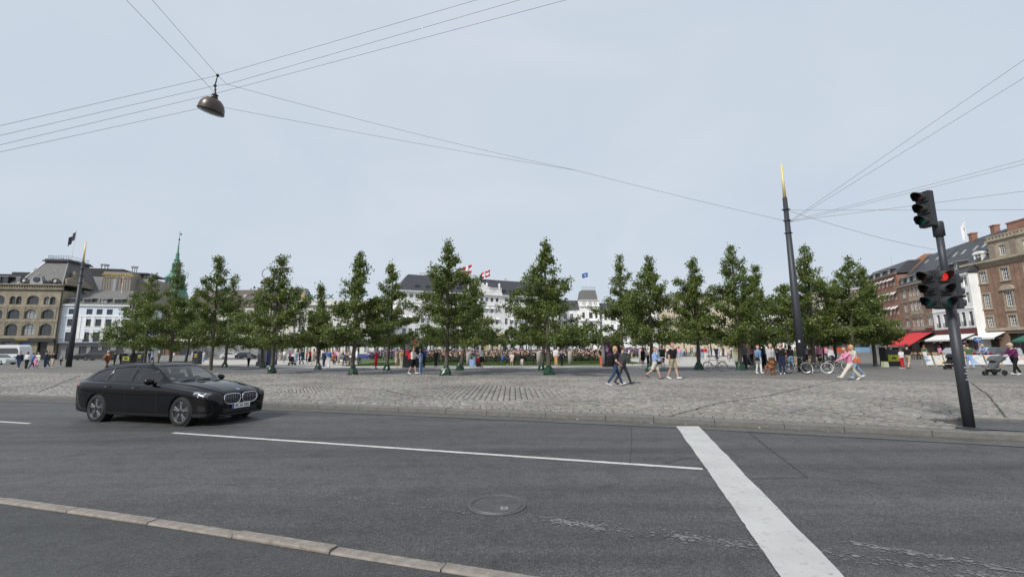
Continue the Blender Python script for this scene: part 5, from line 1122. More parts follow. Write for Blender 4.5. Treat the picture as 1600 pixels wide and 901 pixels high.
# advertising columns and totems
m_dk = M('column_black', (.014,.015,.017), .3, var=.2, scale=3)
def adcol(label, px, Y, w, h, d=.5): q = AT(px, 570, Y); return thing('advertising_column', label, 'advertising column', (q[0],Y,.12))
a1 = adcol('dark advertising column with red panel and text rows behind the couple with the phone', 646, 40.6, 1.7, 2.7)
b = MB(); b.box(-.88,.88,-.3,.3,.35,2.75); b.build('casing', m_dk, a1); b = MB(); b.box(-.95,.95,-.36,.36,0,.34); b.build('base', m_hsg, a1)
b = MB(); b.box(.05,.3,-.312,-.302,1.9,2.65); b.box(-.7,-.35,-.312,-.302,1.1,1.65); b.build('red_panel', m_fred, a1); b = MB()
for i in range(7): b.box(-.75,-.1+.1*(i%3),-.312,-.302,2.5-i*.14,2.55-i*.14)
b.box(.35,.75,-.312,-.302,2.15,2.5); b.build('text_row', M('grey_print', (.3,.3,.31), .6), a1)
a2 = adcol('black advertising column with pink and violet nebula poster behind the blonde walker', 957, 38.5, 1.7, 2.6)
b = MB(); b.box(-.72,.72,-.25,.25,.3,2.65); b.build('casing', m_dk, a2); b = MB(); b.box(-.85,.85,-.33,.33,0,.3); b.build('base', m_hsg, a2); b = MB(); b.box(-.9,-.722,-.2,.2,.3,2.7); b.build('edge_trim', m_zinc, a2)
mpz = bpy.data.materials.new('nebula_print'); mpz.use_nodes = True; N_ = mpz.node_tree.nodes; l2 = mpz.node_tree.links; tc = N_.new('ShaderNodeTexCoord'); g1 = N_.new('ShaderNodeTexNoise'); g1.inputs['Scale'].default_value = 1.9; g1.inputs['Detail'].default_value = 4; l2.new(tc.outputs['Object'], g1.inputs['Vector']); r_ = N_.new('ShaderNodeValToRGB'); e = r_.color_ramp.elements; e[0].position = .48; e[0].color = (.012,.012,.018,1); e[1].position = .72; e[1].color = (.4,.36,.45,1); q = e.new(.58); q.color = (.17,.05,.14,1); l2.new(g1.outputs['Fac'], r_.inputs['Fac']); l2.new(r_.outputs['Color'], N_['Principled BSDF'].inputs['Base Color'])
b = MB(); b.box(-.62,.62,-.262,-.252,.75,2.5); b.build('poster', mpz, a2)
a3 = adcol('slim information totem with yellow and green timetable panels by the crowd', 1153, 41.5, .7, 2.9)
b = MB(); b.box(-.42,.42,-.1,.1,.2,2.9); b.build('casing', M('pale_totem', (.5,.52,.45), .5), a3); b = MB()
for i in range(5): b.box(-.36,.36,-.112,-.102,1.0+i*.32,1.25+i*.32)
b.build('yellow_panel', M('pale_yellow_panel', (.58,.55,.26), .6), a3); b = MB(); b.box(-.42,.42,-.113,-.103,2.62,2.9); b.build('green_panel', M('green_panel', (.05,.3,.16), .5), a3)
a4 = adcol('black sign cabinet with white sheet on a heavy base right of the information totem', 1172, 40.8, 1, 2.9)
b = MB(); b.box(-.55,.42,-.2,.2,.3,2.9); b.build('casing', m_dk, a4); b = MB(); b.box(-1.2,1.2,-.4,.4,0,.3); b.build('base', m_hsg, a4); b = MB(); b.box(-.28,-.05,-.212,-.202,1.9,2.7); b.box(-.2,.02,-.212,-.202,.7,1.1); b.build('white_sheet', m_wht, a4)
a5 = adcol('dark blue kiosk board with round white emblem behind the bushy tree at the bonnet', 424, 47.5, 1, 2.5)
b = MB(); b.box(-.55,.55,-.1,.1,.1,2.7); b.build('casing', M('navy_board', (.02,.03,.10), .5), a5); b = MB(); b.lathe([(.2,0),(0,.01)], 14, 0, Matrix.Translation((.1,-.11,1.9)) @ Matrix.Rotation(PI/2,4,'X')); b.build('round_emblem', m_wht, a5); b = MB(); b.box(-1.5,-.7,-.4,.4,0,.5); b.box(-1.4,-.8,-.3,.3,.5,2.6); b.build('grey_side', m_greyst, a5)
# litter bins with yellow marks
m_yel = M('bright_yellow_panel', (.45,.45,.03), .5, var=.08)
def bin_(label, px, py, Y, w=1.15, h=1.35, pz=(.35,1.05), yw=.95):
    q = AT(px, py, Y); o = thing('litter_bin', label, 'litter bin', (q[0],Y,.12)); b = MB(); b.box(-w/2,w/2,-.35,.35,0,h); ob = b.build('casing', m_hsg, o); bevel(ob,.03); b = MB(); b.box(-w/2-.04,w/2+.04,-.4,.4,h+.1,h+.18); b.box(-w/2,-w/2+.08,-.3,.3,h,h+.1); b.box(w/2-.08,w/2,-.3,.3,h,h+.1); b.build('lid', m_hsg, o)
    b = MB(); b.box(-yw/2,yw/2,-.365,-.352,*pz); b.build('yellow_panel', m_yel, o); b = MB(); zc_ = sum(pz)/2; b.prism([(-.16,zc_-.12),(.02,zc_-.04),(.1,zc_-.14),(.2,zc_-.02),(.1,zc_+.04),(.05,zc_+.12),(-.02,zc_+.05),(-.14,zc_+.1)], 'y', -.37,-.3655); b.build('printed_mark', m_hsg, o); return o
bin_('dark litter bin with yellow panel under the rightmost tree', 1392, 568, 36.5, 1.25, 1.4, (.4,.95))
bin_('dark litter bin with yellow panel at left behind the black car', 201, 565, 46., 1.1, 1.35, (.75,1.2), .7)
bin_('second small yellow marked bin among the left trees', 221, 562, 58., .8, 1.4, (.9,1.25), .38)
bin_('third small yellow marked bin behind the windscreen of the black car', 308, 563, 56., .8, 1.5, (.95,1.35), .36)
b = MB(); b.prism([(-.2,0),(.2,0),(.17,.42),(-.15,.44)], 'y', -.15, .15); o = b.build('plastic_tub', M('yellowish_plastic', (.5,.52,.33), .5), None, False, (*AT(1383,572,34.8)[:2],.12)); tag(o, 'small pale yellow tub standing beside the litter bin', 'tub')
# painting stands of the street artist
m_easel = M('pine_wood', (.5,.36,.2), .7)
pcol = [((.15,.32,.55),(.7,.72,.7)),((.65,.5,.25),(.35,.5,.6)),((.2,.35,.6),(.6,.5,.35)),((.6,.45,.3),(.3,.45,.7)),((.7,.7,.68),(.35,.45,.6)),((.65,.55,.4),(.45,.55,.7)),((.6,.62,.66),(.2,.3,.6)),((.7,.68,.62),(.5,.4,.35))]
def printmat(i, c1, c2):
    m = bpy.data.materials.new('painted_canvas_%s' % ('abcdefgh'[i])); m.use_nodes = True; n = m.node_tree.nodes; l = m.node_tree.links; t = n.new('ShaderNodeTexNoise'); t.inputs['Scale'].default_value = 1.6; t.inputs['Detail'].default_value = 3; tc = n.new('ShaderNodeTexCoord'); mp_ = n.new('ShaderNodeMapping'); mp_.inputs['Location'].default_value = (i*7.3,i*3.1,0); mp_.inputs['Scale'].default_value = (.8,1,2); l.new(tc.outputs['Object'], mp_.inputs['Vector']); l.new(mp_.outputs['Vector'], t.inputs['Vector']); r = n.new('ShaderNodeValToRGB'); r.color_ramp.elements[0].position = .42; r.color_ramp.elements[1].position = .58; r.color_ramp.elements[0].color = (*c1,1); r.color_ramp.elements[1].color = (*c2,1); q = r.color_ramp.elements.new(.5); q.color = (.68,.66,.62,1); l.new(t.outputs['Fac'], r.inputs['Fac']); l.new(r.outputs['Color'], n['Principled BSDF'].inputs['Base Color']); return m
PW = ['leftmost small blue seascape panel on the wooden easel row','pale sand coloured painting panel, second on the easel row','small blue and tan painting panel behind the black pram','ochre painting panel right behind the signal pole','wide pale painting panel under the seated man in blue','sandy pink wide painting panel','white and blue painting panel right of the grey stroller','cream painting panel at the right end of the row']
Yp = 35.
for i, (xa, xb) in enumerate(((1448,1460),(1462,1477),(1478,1490),(1491,1512),(1514,1541),(1543,1566),(1567,1588),(1590,1612))):
    A0, A1 = AT(xa,572,Yp), AT(xb,572,Yp); w = A1[0]-A0[0]; o = thing('painting_stand', PW[i], 'painting', (A0[0],Yp,.12), 0, 'row of paintings for sale on low stands')
    b = MB(); T_ = Matrix.Translation((0,0,.12)) @ Matrix.Rotation(-.2,4,'X'); b.box(.03,w-.03,-.02,.02,.0,.78,0,T_); b.build('canvas', printmat(i,*pcol[i]), o); b = MB()
    for x in (.02,w-.06): b.box(x,x+.04,-.0,.035,-.12,.85,0,T_); b.tube([(x+.02,.2,.9),(x+.02,.45,0)], .018, 4)
    b.box(.02,w-.02,.001,.034,.3,.34,0,T_); b.tube([(.04,.21,.88),(w-.04,.21,.88)], .017, 4)
    b.build('easel', m_easel, o)
# blue street name sign
q = AT(1528,530,37.); sgn = thing('street_sign', 'small blue street sign with white letters on a thin grey pole near the parked cars', 'sign', (q[0],37.,.12)); b = MB(); b.tube([(0,0,0),(0,0,2.35)], .035, 6); b.build('pole', m_zinc, sgn); b = MB(); b.box(-.32,.32,-.02,.02,2.0,2.38); b.build('plate', m_fblue, sgn); link('lettering', text_mesh('TAXI', .2, m_wht, .004), sgn, (0,-.026,2.19), (PI/2,0,0))
# cafe tables with chairs under awnings
m_chair = M('cafe_wood', (.36,.27,.17), .6, var=.2)
def cafe_set(label, P, rz=0):
    o = thing('cafe_table', label, 'table', (P[0],P[1],.11), rz, 'cafe tables before the right hand houses'); b = MB(); b.lathe([(.4,.72),(.4,.75),(0,.755)], 12); b.build('top', m_chair, o); b = MB(); b.lathe([(.03,.72),(.03,.05),(.22,.03),(.22,0)], 8); b.build('foot', m_hsg, o)
def chair(label, P, rz):
    o = thing('cafe_chair', label, 'chair', (P[0],P[1],.11), rz, 'cafe chairs before the right hand houses'); b = MB(); b.box(-.21,.21,-.21,.21,.43,.46); b.build('seat', m_chair, o); b = MB(); b.box(-.21,.21,.19,.215,.6,.9); b.build('backrest', m_chair, o)
    for x,y,h in ((-.19,-.19,.43),(.19,-.19,.43),(-.19,.19,.9),(.19,.19,.9)): b = MB(); b.box(x-.016,x+.016,y-.016,y+.016,0,h); b.build('leg', m_hsg, o)
k = 0
for i in range(10):
    px = 1424+i*9.5; q = AT(px, 556, 56-.6*i); a = 1.2+random.random()*.3; ord_ = ['first','second','third','fourth','fifth','sixth','seventh','eighth','ninth','tenth'][i]; cafe_set('round wooden cafe table, %s from the left on the right hand terrace' % ord_, q, 0); chair('wooden cafe chair left of the %s table on the right hand terrace' % ord_, (q[0]-.5,q[1]-.5), a+random.random()); chair('wooden cafe chair right of the %s table on the right hand terrace' % ord_, (q[0]+.45,q[1]-.6), a+2)
# market parasols and small stalls far off
def stall(label, px, Y, w, h, mat, top=None):
    q = AT(px, 556, Y); o = thing('market_stall', label, 'stall', (q[0],Y,.1)); b = MB(); b.box(-w/2,w/2,-.8,.8,0,1.); b.build('counter', mat, o); b = MB(); b.add([(-w/2-.2,-1.2,h-.5),(w/2+.2,-1.2,h-.5),(w/2+.2,1.2,h-.5),(-w/2-.2,1.2,h-.5),(0,0,h)], [(0,1,4),(1,2,4),(2,3,4),(3,0,4),(3,2,1,0)]); b.build('canopy', top or m_whcl, o); b = MB()
    for x in (-w/2,w/2):
        for y in (-1.,1.): b.tube([(x,y,0),(x,y,h-.5)], .04, 5)
    b.build('post', m_zinc, o)
stall('white canopied stall seen under the left trees above the car roof', 284, 84., 9., 4.2, m_greyst)
stall('blue and white ticket booth under the trees left of the red dressed woman', 566, 84., 7, 3.4, M('booth_blue',(.05,.07,.25),.6), m_dk)
stall('small pale stall under trees at the crowd left of the rose bed', 470, 92., 5, 3.4, m_whcl, m_dk)
stall('dark canopied stall behind the man in the denim jacket', 1215, 47., 4.2, 3.1, m_dk, m_dk)
stall('pale canopied stall in the far crowd behind the parked bicycle', 1120, 96., 6., 3.2, m_whcl)
# ================================================================ the black estate car
m_cpaint = M('black_car_paint', (.0025,.0025,.003), .03, var=0, spec=.4)
def clearglass(name, tint, rough=.01):
    m = bpy.data.materials.new(name); m.use_nodes = True; n = m.node_tree.nodes; l = m.node_tree.links; n.remove(n['Principled BSDF']); t = n.new('ShaderNodeBsdfTransparent'); t.inputs['Color'].default_value = (*tint,1); g = n.new('ShaderNodeBsdfGlossy'); g.inputs['Roughness'].default_value = rough; f = n.new('ShaderNodeFresnel'); f.inputs['IOR'].default_value = 1.85; x = n.new('ShaderNodeMixShader'); l.new(f.outputs[0], x.inputs[0]); l.new(t.outputs[0], x.inputs[1]); l.new(g.outputs[0], x.inputs[2]); l.new(x.outputs[0], n['Material Output'].inputs['Surface']); _M[name] = m; return m
m_side = clearglass('tinted_side_glass', (.62,.67,.68)); m_ws = clearglass('windscreen_clear_glass', (.8,.85,.85))
m_cglass = M('car_glass', (.012,.014,.016), .02, var=0, spec=.9, coat=.6)
m_wshield = M('windscreen_glass', (.06,.068,.074), .03, var=.35, scale=2.2, spec=1., coat=.8)
m_chrome = M('chrome', (.62,.63,.65), .16, metal=1., var=0); m_rubber = M('tyre_rubber', (.016,.016,.017), .8, var=.15, scale=20); m_trim = M('black_trim', (.012,.012,.013), .4, var=.1)
m_rim = M('rim_dark', (.02,.02,.022), .3, metal=.4, var=0); m_rims = M('rim_silver', (.22,.225,.24), .4, metal=.6, var=0); m_tail = M('tail_light_red', (.32,.01,.012), .15, var=.1, coat=.5); m_hl = M('headlight_glass', (.03,.032,.036), .05, var=0, coat=1); m_hlw = M('headlight_bright', (.7,.75,.78), .2, var=0, emit=.12)
def smooth_interp(xs, ys, q):
    """monotone cubic through the stations"""
    xs = np.array(xs, float); ys = np.array(ys, float); h = np.diff(xs); d = np.diff(ys)/h; m = np.zeros(len(xs)); m[0] = d[0]; m[-1] = d[-1]
    for i in range(1, len(xs)-1):
        if d[i-1]*d[i] > 0: w1, w2 = 2*h[i]+h[i-1], h[i]+2*h[i-1]; m[i] = (w1+w2)/(w1/d[i-1]+w2/d[i])
    k = np.clip(np.searchsorted(xs, q)-1, 0, len(h)-1); t = (q-xs[k])/h[k]
    return (2*t**3-3*t**2+1)*ys[k]+(t**3-2*t**2+t)*h[k]*m[k]+(-2*t**3+3*t**2)*ys[k+1]+(t**3-t**2)*h[k]*m[k+1]
SX =    [-2.47,-2.45,-2.37,-2.2,-1.9,-1.335,-.6,  0,  .35, .7, 1.0, 1.4, 1.66, 2.0, 2.25, 2.42, 2.50, 2.53]
Z_b =   [ .42, .32, .26, .23, .21, .19, .18, .18, .18, .18, .18, .19, .19, .18, .17, .18, .21, .28]
W_m =   [ .60, .70, .81, .885, .93,.945,.932,.93, .93,.93, .935,.945,.945,.93, .895,.835,.76, .68]
Z_s =   [ .70, .71, .72, .73, .75, .74, .70, .68, .68, .68, .69, .71, .71, .67, .63, .60, .58, .56]
Z_be =  [ .84, .93, 1.00,1.035,1.045,1.03,1.01,.99,.985,.98,.965,.93, .905,.855,.81, .765,.72, .66]
W_be =  [ .60, .66, .72, .77, .80, .835,.845,.845,.84, .835,.825,.80, .78, .735,.68, .62, .57, .52]
Z_t =   [ .88, .99, 1.10,1.26,1.39,1.455,1.495,1.485,1.37,1.20,1.045,1.005,.975,.915,.855,.80, .745,.68]
W_t =   [ .56, .58, .57, .55, .56, .585,.60, .60, .62, .66, .72, .70, .68, .63, .575,.53, .49, .45]
def car_body(NX=150, NS=58):
    q = np.linspace(-1, 1, NX); q = 2.5*np.sign(q)*np.abs(q)**.9+.03
    zb, wm, zs, zbe, wbe, zt, wt = [smooth_interp(SX, a, q) for a in (Z_b, W_m, Z_s, Z_be, W_be, Z_t, W_t)]
    zbe = np.minimum(zbe, zt-.035)
    V = np.zeros((NX, 2*NS-2, 3))
    for i in range(NX):
        P = [(0,zb[i]),(wm[i]*.55,zb[i]),(wm[i]-.11,zb[i]+.004),(wm[i]-.04,zb[i]+.045),(wm[i]-.026,zb[i]+.13),(wm[i]-.016,zb[i]+.26),(wm[i]-.006,zs[i]-.08),(wm[i],zs[i]+.02),(wm[i]-.002,zs[i]+.02+(zbe[i]-.09-zs[i])*.6),(wm[i]-.012,zbe[i]-.065),(wbe[i]+.030,zbe[i]-.018),(wbe[i],zbe[i])]
        top = [(wbe[i]*.62+wt[i]*.38+.01, zbe[i]+(zt[i]-.065-zbe[i])*.42),(wt[i]+.02,zt[i]-.065),(wt[i]-.04,zt[i]-.03),(wt[i]*.55,zt[i]-.008),(0,zt[i])]
        P = np.array(P+top); d = np.r_[0, np.cumsum(np.hypot(*np.diff(P,axis=0).T)**.6)]; s = np.linspace(0, d[-1], NS)
        # centripetal spline
        yy = smooth_interp(d, P[:,0], s); zz = smooth_interp(d, P[:,1], s)
        V[i,:NS] = np.c_[np.full(NS,q[i]), -yy, zz]; V[i,NS:] = np.c_[np.full(NS-2,q[i]), yy[1:-1][::-1], zz[1:-1][::-1]]
    M_ = 2*NS-2; F = []
    for i in range(NX-1):
        for j in range(M_): F.append((i*M_+j, (i+1)*M_+j, (i+1)*M_+(j+1)%M_, i*M_+(j+1)%M_))
    F.append(tuple(range(M_))); F.append(tuple((NX-1)*M_+j for j in range(M_))[::-1]); return V.reshape(-1,3), F
CARP, CARA = (-9.50+.79*.0, 11.04, 0.), math.atan2(-.79, 2.84)
fw = np.array([math.cos(CARA), math.sin(CARA)]); sidev = np.array([fw[1], -fw[0]])      # right hand side of the car
rearw = np.array([-10.95,11.46]); frontw = rearw+fw*2.995; midw = (rearw+frontw)/2; cc_ = midw - sidev*.84 - fw*.1625
cc_ = cc_*.976
car = thing('estate_car', 'shiny black estate car driving right on the far lane with silver kidney grille', 'car', (cc_[0], cc_[1], .002), CARA)
Vb, Fb = car_body(); bme = bpy.data.meshes.new('body'); bme.from_pydata(Vb.tolist(), [], Fb); bm = bmesh.new(); bm.from_mesh(bme); bmesh.ops.recalc_face_normals(bm, faces=bm.faces); tree_ = BVHTree.FromBMesh(bm); bm.to_mesh(bme); bm.free(); bme.materials.append(m_cpaint); bme.materials.append(m_trim); bme.polygons.foreach_set('use_smooth', [True]*len(bme.polygons)); body = link('body', bme, car)
AX = (1.66, -1.335)
cut = MB()
for ax in AX:
    for s in (-1,1): cut.lathe([(.385,-.2),(.385,.2)], 36, 0, Matrix.Translation((ax, s*.86, .345)) @ Matrix.Rotation(PI/2,4,'X'))
co_ = cut.build('wheel_arch_cutter', m_trim, car); bo = body.modifiers.new('arch', 'BOOLEAN'); bo.object = co_; bo.operation = 'DIFFERENCE'; bo.solver = 'EXACT'
def cutter(b, name): o = b.build(name, m_trim, car); md = body.modifiers.new(name, 'BOOLEAN'); md.object = o; md.operation = 'DIFFERENCE'; md.solver = 'EXACT'; return o
# hollow cabin and window openings
qx = np.array([-1.93,-1.8,-1.5,-1.0,-.5,0,.2,.5,.75,.93]); zbe_, wbe_, zt_, wt_ = [smooth_interp(SX, a, qx) for a in (Z_be, W_be, Z_t, W_t)]
cb = MB(); ring = []
for i_, x in enumerate(qx):
    zt1 = zt_[i_]-.05; zb1 = min(zbe_[i_]-.03, zt1-.05); w1 = wbe_[i_]-.055
    h_ = [(w1,.5),(w1,zb1),(wt_[i_]-.02+(w1-wt_[i_])*.45,(zb1+zt1)/2),(wt_[i_]-.035,zt1-.05),(wt_[i_]*.5,zt1)]
    ring.append([(x,-y,z) for y,z in h_]+[(x,y,z) for y,z in h_[::-1]])
n_ = 10; vs = [p for r in ring for p in r]; fs = [tuple(range(n_))]+[tuple((len(ring)-1)*n_+k for k in range(n_))[::-1]]
for i_ in range(len(ring)-1):
    for k in range(n_): fs.append((i_*n_+k, (i_+1)*n_+k, (i_+1)*n_+(k+1)%n_, i_*n_+(k+1)%n_))
cb.add(vs, fs); cuts = [co_, cutter(cb, 'cabin_cutter')]
tmp = bmesh.new(); tmp.from_mesh(cuts[1].data); bmesh.ops.recalc_face_normals(tmp, faces=tmp.faces); tmp.to_mesh(cuts[1].data); tmp.free()
PANES = (('rear_quarter_pane',[-1.93,-1.78,-1.5,-1.3,-1.24],[1.12,1.075,1.065,1.06,1.06],[1.13,1.245,1.325,1.352,1.36]), ('rear_door_pane',[-1.16,-1.05,-.8,-.40,-.34],[1.06,1.052,1.05,1.045,1.045],[1.365,1.372,1.385,1.395,1.395]), ('front_door_pane',[-.24,-.1,.1,.36,.58,.66],[1.04,1.04,1.035,1.03,1.03,1.03],[1.395,1.393,1.385,1.325,1.205,1.13]))
for nm, xs, lo, hi in PANES:
    for s in (-1,1):
        b = MB(); pts = [(x,z+.012) for x,z in zip(xs,lo)]+[(x,max(z-.012,l+.02)) for x,z,l in zip(xs,hi,lo)][::-1]; b.prism(pts, 'y', min(s*.45,s*1.1), max(s*.45,s*1.1)); o = cutter(b, 'pane_cutter'); tmp = bmesh.new(); tmp.from_mesh(o.data); bmesh.ops.recalc_face_normals(tmp, faces=tmp.faces); tmp.to_mesh(o.data); tmp.free(); cuts.append(o)
b = MB(); b.prism([(.245,-.52),(.56,-.60),(.86,-.655),(.90,-.3),(.905,0),(.90,.3),(.86,.655),(.56,.60),(.245,.52),(.27,0)], 'z', .98, 1.7); o = cutter(b, 'screen_cutter'); tmp = bmesh.new(); tmp.from_mesh(o.data); bmesh.ops.recalc_face_normals(tmp, faces=tmp.faces); tmp.to_mesh(o.data); tmp.free(); cuts.append(o)
b = MB(); b.prism([(-.50,1.13),(.50,1.13),(.46,1.33),(-.46,1.33)], 'x', -2.7, -1.85); o = cutter(b, 'rear_screen_cutter'); tmp = bmesh.new(); tmp.from_mesh(o.data); bmesh.ops.recalc_face_normals(tmp, faces=tmp.faces); tmp.to_mesh(o.data); tmp.free(); cuts.append(o)
dg = bpy.context.evaluated_depsgraph_get(); nm_ = bpy.data.meshes.new_from_object(body.evaluated_get(dg)); body.modifiers.clear(); body.data = nm_
for o in cuts: bpy.data.objects.remove(o)
# cabin: seats, dashboard, steering wheel
m_seat = M('dark_seat_leather', (.03,.03,.032), .6, var=.15); m_head = M('roof_lining', (.16,.16,.155), .9, var=.05)
for x, ys in ((.0,(-.38,.38)),(-.95,(-.42,.0,.42))):
    for y in ys:
        b = MB(); b.box(x-.22,x+.28,y-.22,y+.22,.5,.68); T_ = Matrix.Translation((x-.2,y,.66)) @ Matrix.Rotation(-.32,4,'Y'); b.box(-.07,.07,-.22,.22,0,.55,0,T_); b.box(-.05,.05,-.12,.12,.57,.74,0,T_); o = b.build('seat', m_seat, car); bevel(o,.04,2)
b = MB(); b.prism([(.45,.6),(.45,.93),(.62,.965),(.95,.96),(.95,.6)], 'y', -.72, .72); b.build('dashboard', m_seat, car)
b = MB(); T_ = Matrix.Translation((.36,.38,.94)) @ Matrix.Rotation(-1.15,4,'Y'); b.torus((0,0,0),(0,0,1),.18,.016,24,6,0,T_); b.box(-.17,.17,-.02,.02,-.01,.01,0,T_); b.box(-.02,.02,-.17,.0,-.01,.01,0,T_); b.build('steering_wheel', m_trim, car)
b = MB(); b.box(.22,.26,-.12,.12,1.31,1.37); b.build('rear_mirror', m_trim, car)
b = MB(); b.lathe([(.05,0),(0,.002)], 12, 0); b.build('screen_sticker', m_wht, body, False, (.80,-.56,1.105), (0,rad(27),0))
def project(pts, d, off):
    out = []
    for p in pts:
        h = tree_.ray_cast(Vector(p)-Vector(d)*3, Vector(d), 6)
        out.append(None if h[0] is None else h[0]+h[1]*off)
    return out
def panel(name, grid, d, off, mat, par, th=.0, smooth=True):
    """grid[i][j] of points swept along d onto the body skin"""
    R = [project(row_, d, off) for row_ in grid]; vs = []; idx = {}; fs = []
    for i, r in enumerate(R):
        for j, p in enumerate(r):
            if p is not None: idx[i,j] = len(vs); vs.append(tuple(p))
    for i in range(len(R)-1):
        for j in range(len(R[0])-1):
            k = [(i,j),(i+1,j),(i+1,j+1),(i,j+1)]
            if all(q in idx for q in k): fs.append(tuple(idx[q] for q in k))
    b = MB(); b.add(vs, fs); o = b.build(name, mat, par, smooth); return o
def sidegrid(xs, lo, hi, n=6, y=0):
    return [[(x, y, l+(h-l)*j/n) for j in range(n+1)] for x, l, h in zip(xs, lo, hi)]
def win(xs, lo, hi, side):
    q = np.linspace(xs[0], xs[-1], 26); L = np.interp(q, xs, lo); Hh_ = np.interp(q, xs, hi); return sidegrid(q, L, Hh_)
for s in (-1, 1):
    d = (0, -s, 0)      # from outside inward
    for nm, xs, lo, hi in PANES: panel(nm, win(xs, lo, hi, s), d, -.004, m_side, body)
    panel('chrome_strip', win([-1.9,-1.5,-.3,.4,.80],[1.035,1.03,1.012,1.0,.995],[1.047,1.042,1.024,1.012,1.007], s), d, .009, m_trim, body)
    # door seams
    for xs in ([-.30,-.30],[.82,.80],[-1.18,-1.08]):
        q = np.linspace(.30, 1.02, 20); X = np.interp(q, [.30,1.02], xs); panel('door_seam', [[(x-.004,0,z) for z,x in zip(q,X)],[(x+.004,0,z) for z,x in zip(q,X)]], d, .0015, m_rubber, body)
    for x, z in ((-.95,.90),(.05,.885)):
        hdl = MB(); yv = project([(x,0,z)], d, .0)[0].y; hdl.box(x-.11,x+.11,yv-.02,yv+.02,z-.014,z+.014); ho = hdl.build('door_handle', m_cpaint, body); bevel(ho,.012,2)
        k = MB(); k.box(x-.10,x-.03,yv+s*.02-.003,yv+s*.02+.003,z-.008,z+.012); k.build('handle_glint', m_chrome, ho)
    panel('sill_trim', win([-.95,1.27],[.205,.205],[.27,.27], s), d, .004, m_trim, body)
    # lights
    gl = []
    for t in np.linspace(0,1,14): gl.append([(2.0+.42*t, s*.85, (.735-.06*t)*(1-u)+(.815-.045*t)*u) for u in np.linspace(0,1,6)])
    panel('headlight', gl, (-.35*1, -s*.94, 0), .004, m_hl, body)
    gl = [[(2.02+.12*t, s*.85, (.765)*(1-u)+(.80)*u) for u in np.linspace(0,1,3)] for t in np.linspace(0,1,8)]; panel('headlight_bar', gl, (-.35,-s*.94,0), .007, M('pale_light_bar',(.3,.32,.34),.2,var=0), body)
    for x0_ in (2.15, 2.29):
        gl = [[(x0_+.018*t+.012*u, s*.85, .69*(1-u)+.765*u) for u in np.linspace(0,1,4)] for t in np.linspace(0,1,3)]; panel('daytime_light', gl, (-.35,-s*.94,0), .008, m_hlw, body)
    gl = [[(-2.42+.34*t, s*.85, (.875+.04*t)*(1-u)+(.985-.005*t)*u) for u in np.linspace(0,1,5)] for t in np.linspace(0,1,12)]; panel('tail_light', gl, (.5,-s*.86,0), .004, m_tail, body)
    # lower intake blades
    gl = [[(2.02+.40*t, s*.85, (.225+.02*t)*(1-u)+(.30-.0*t)*u) for u in np.linspace(0,1,4)] for t in np.linspace(0,1,10)]; panel('bumper_blade', gl, (-.45,-s*.89,0), .010, M('grey_bumper_blade',(.02,.021,.024),.3,var=0), body)
    gl = [[(2.16+.22*t, s*.85, (.36)*(1-u)+(.50-.03*t)*u) for u in np.linspace(0,1,4)] for t in np.linspace(0,1,10)]; panel('air_intake', gl, (-.45,-s*.89,0), .003, m_trim, body)
    # mirror
    mm = MB(); T_ = Matrix.Translation((.60, s*.985, 1.045)) @ Matrix.Rotation(s*-.12,4,'Z'); mm.ell((0,0,0), (.085,.125,.085), 16, 10, 0, T_); mm.box(-.06,.03,-s*.13-.05,-s*.13+.05,-.065,-.03,0,T_)
    mo_ = mm.build('wing_mirror', m_cpaint, body, True)
    rr_ = MB(); q = [project([(x,s*.575*.99,0)], (0,0,-1), .0)[0] for x in np.linspace(-1.75,.12,16)]; rr_.tube([tuple(p+Vector((0,0,.03 if 0 < i < 15 else .0))) for i,p in enumerate(q)], .017, 6); rr_.build('roof_rail', m_trim, body, True)
# windscreen and bonnet details, projected from above
q = []
for t in np.linspace(0,1,16):
    x = .20+.74*t; hw = .565+.135*t; q.append([(x-.05*abs(v)**2*(1+.6*t)-.0, hw*v, 0) for v in np.linspace(-1,1,19)])
panel('windscreen', q, (0,0,-1), -.006, m_ws, body)
q = [[(0,y,z) for y in np.linspace(-.51,.51,9)] for z in np.linspace(1.12,1.34,5)]; panel('rear_screen', q, (1,0,0), -.004, m_side, body)
q = [[(x, y*v, 0) for v in np.linspace(-1,1,9)] for x,y in ((.955,.70),(1.03,.71))]
panel('cowl', q, (0,0,-1), .002, m_trim, body)
for s in (-1,1):
    pts = project([(.93-.0*i+.015*i,s*.1+ (-.46)*i/8*s*s+.25*(s>0)+.05,0) for i in range(9)], (0,0,-1), .016); b = MB(); b.tube([tuple(p) for p in pts if p], .008, 5); b.build('wiper', m_trim, body)
    pts = project([(x, s*(.52-.10*(x-1.1)), 0) for x in np.linspace(1.1,2.3,18)], (0,0,-1), .001); b = MB(); b.tube([tuple(p) for p in pts if p], .004, 4); b.build('bonnet_crease', m_cpaint, body)
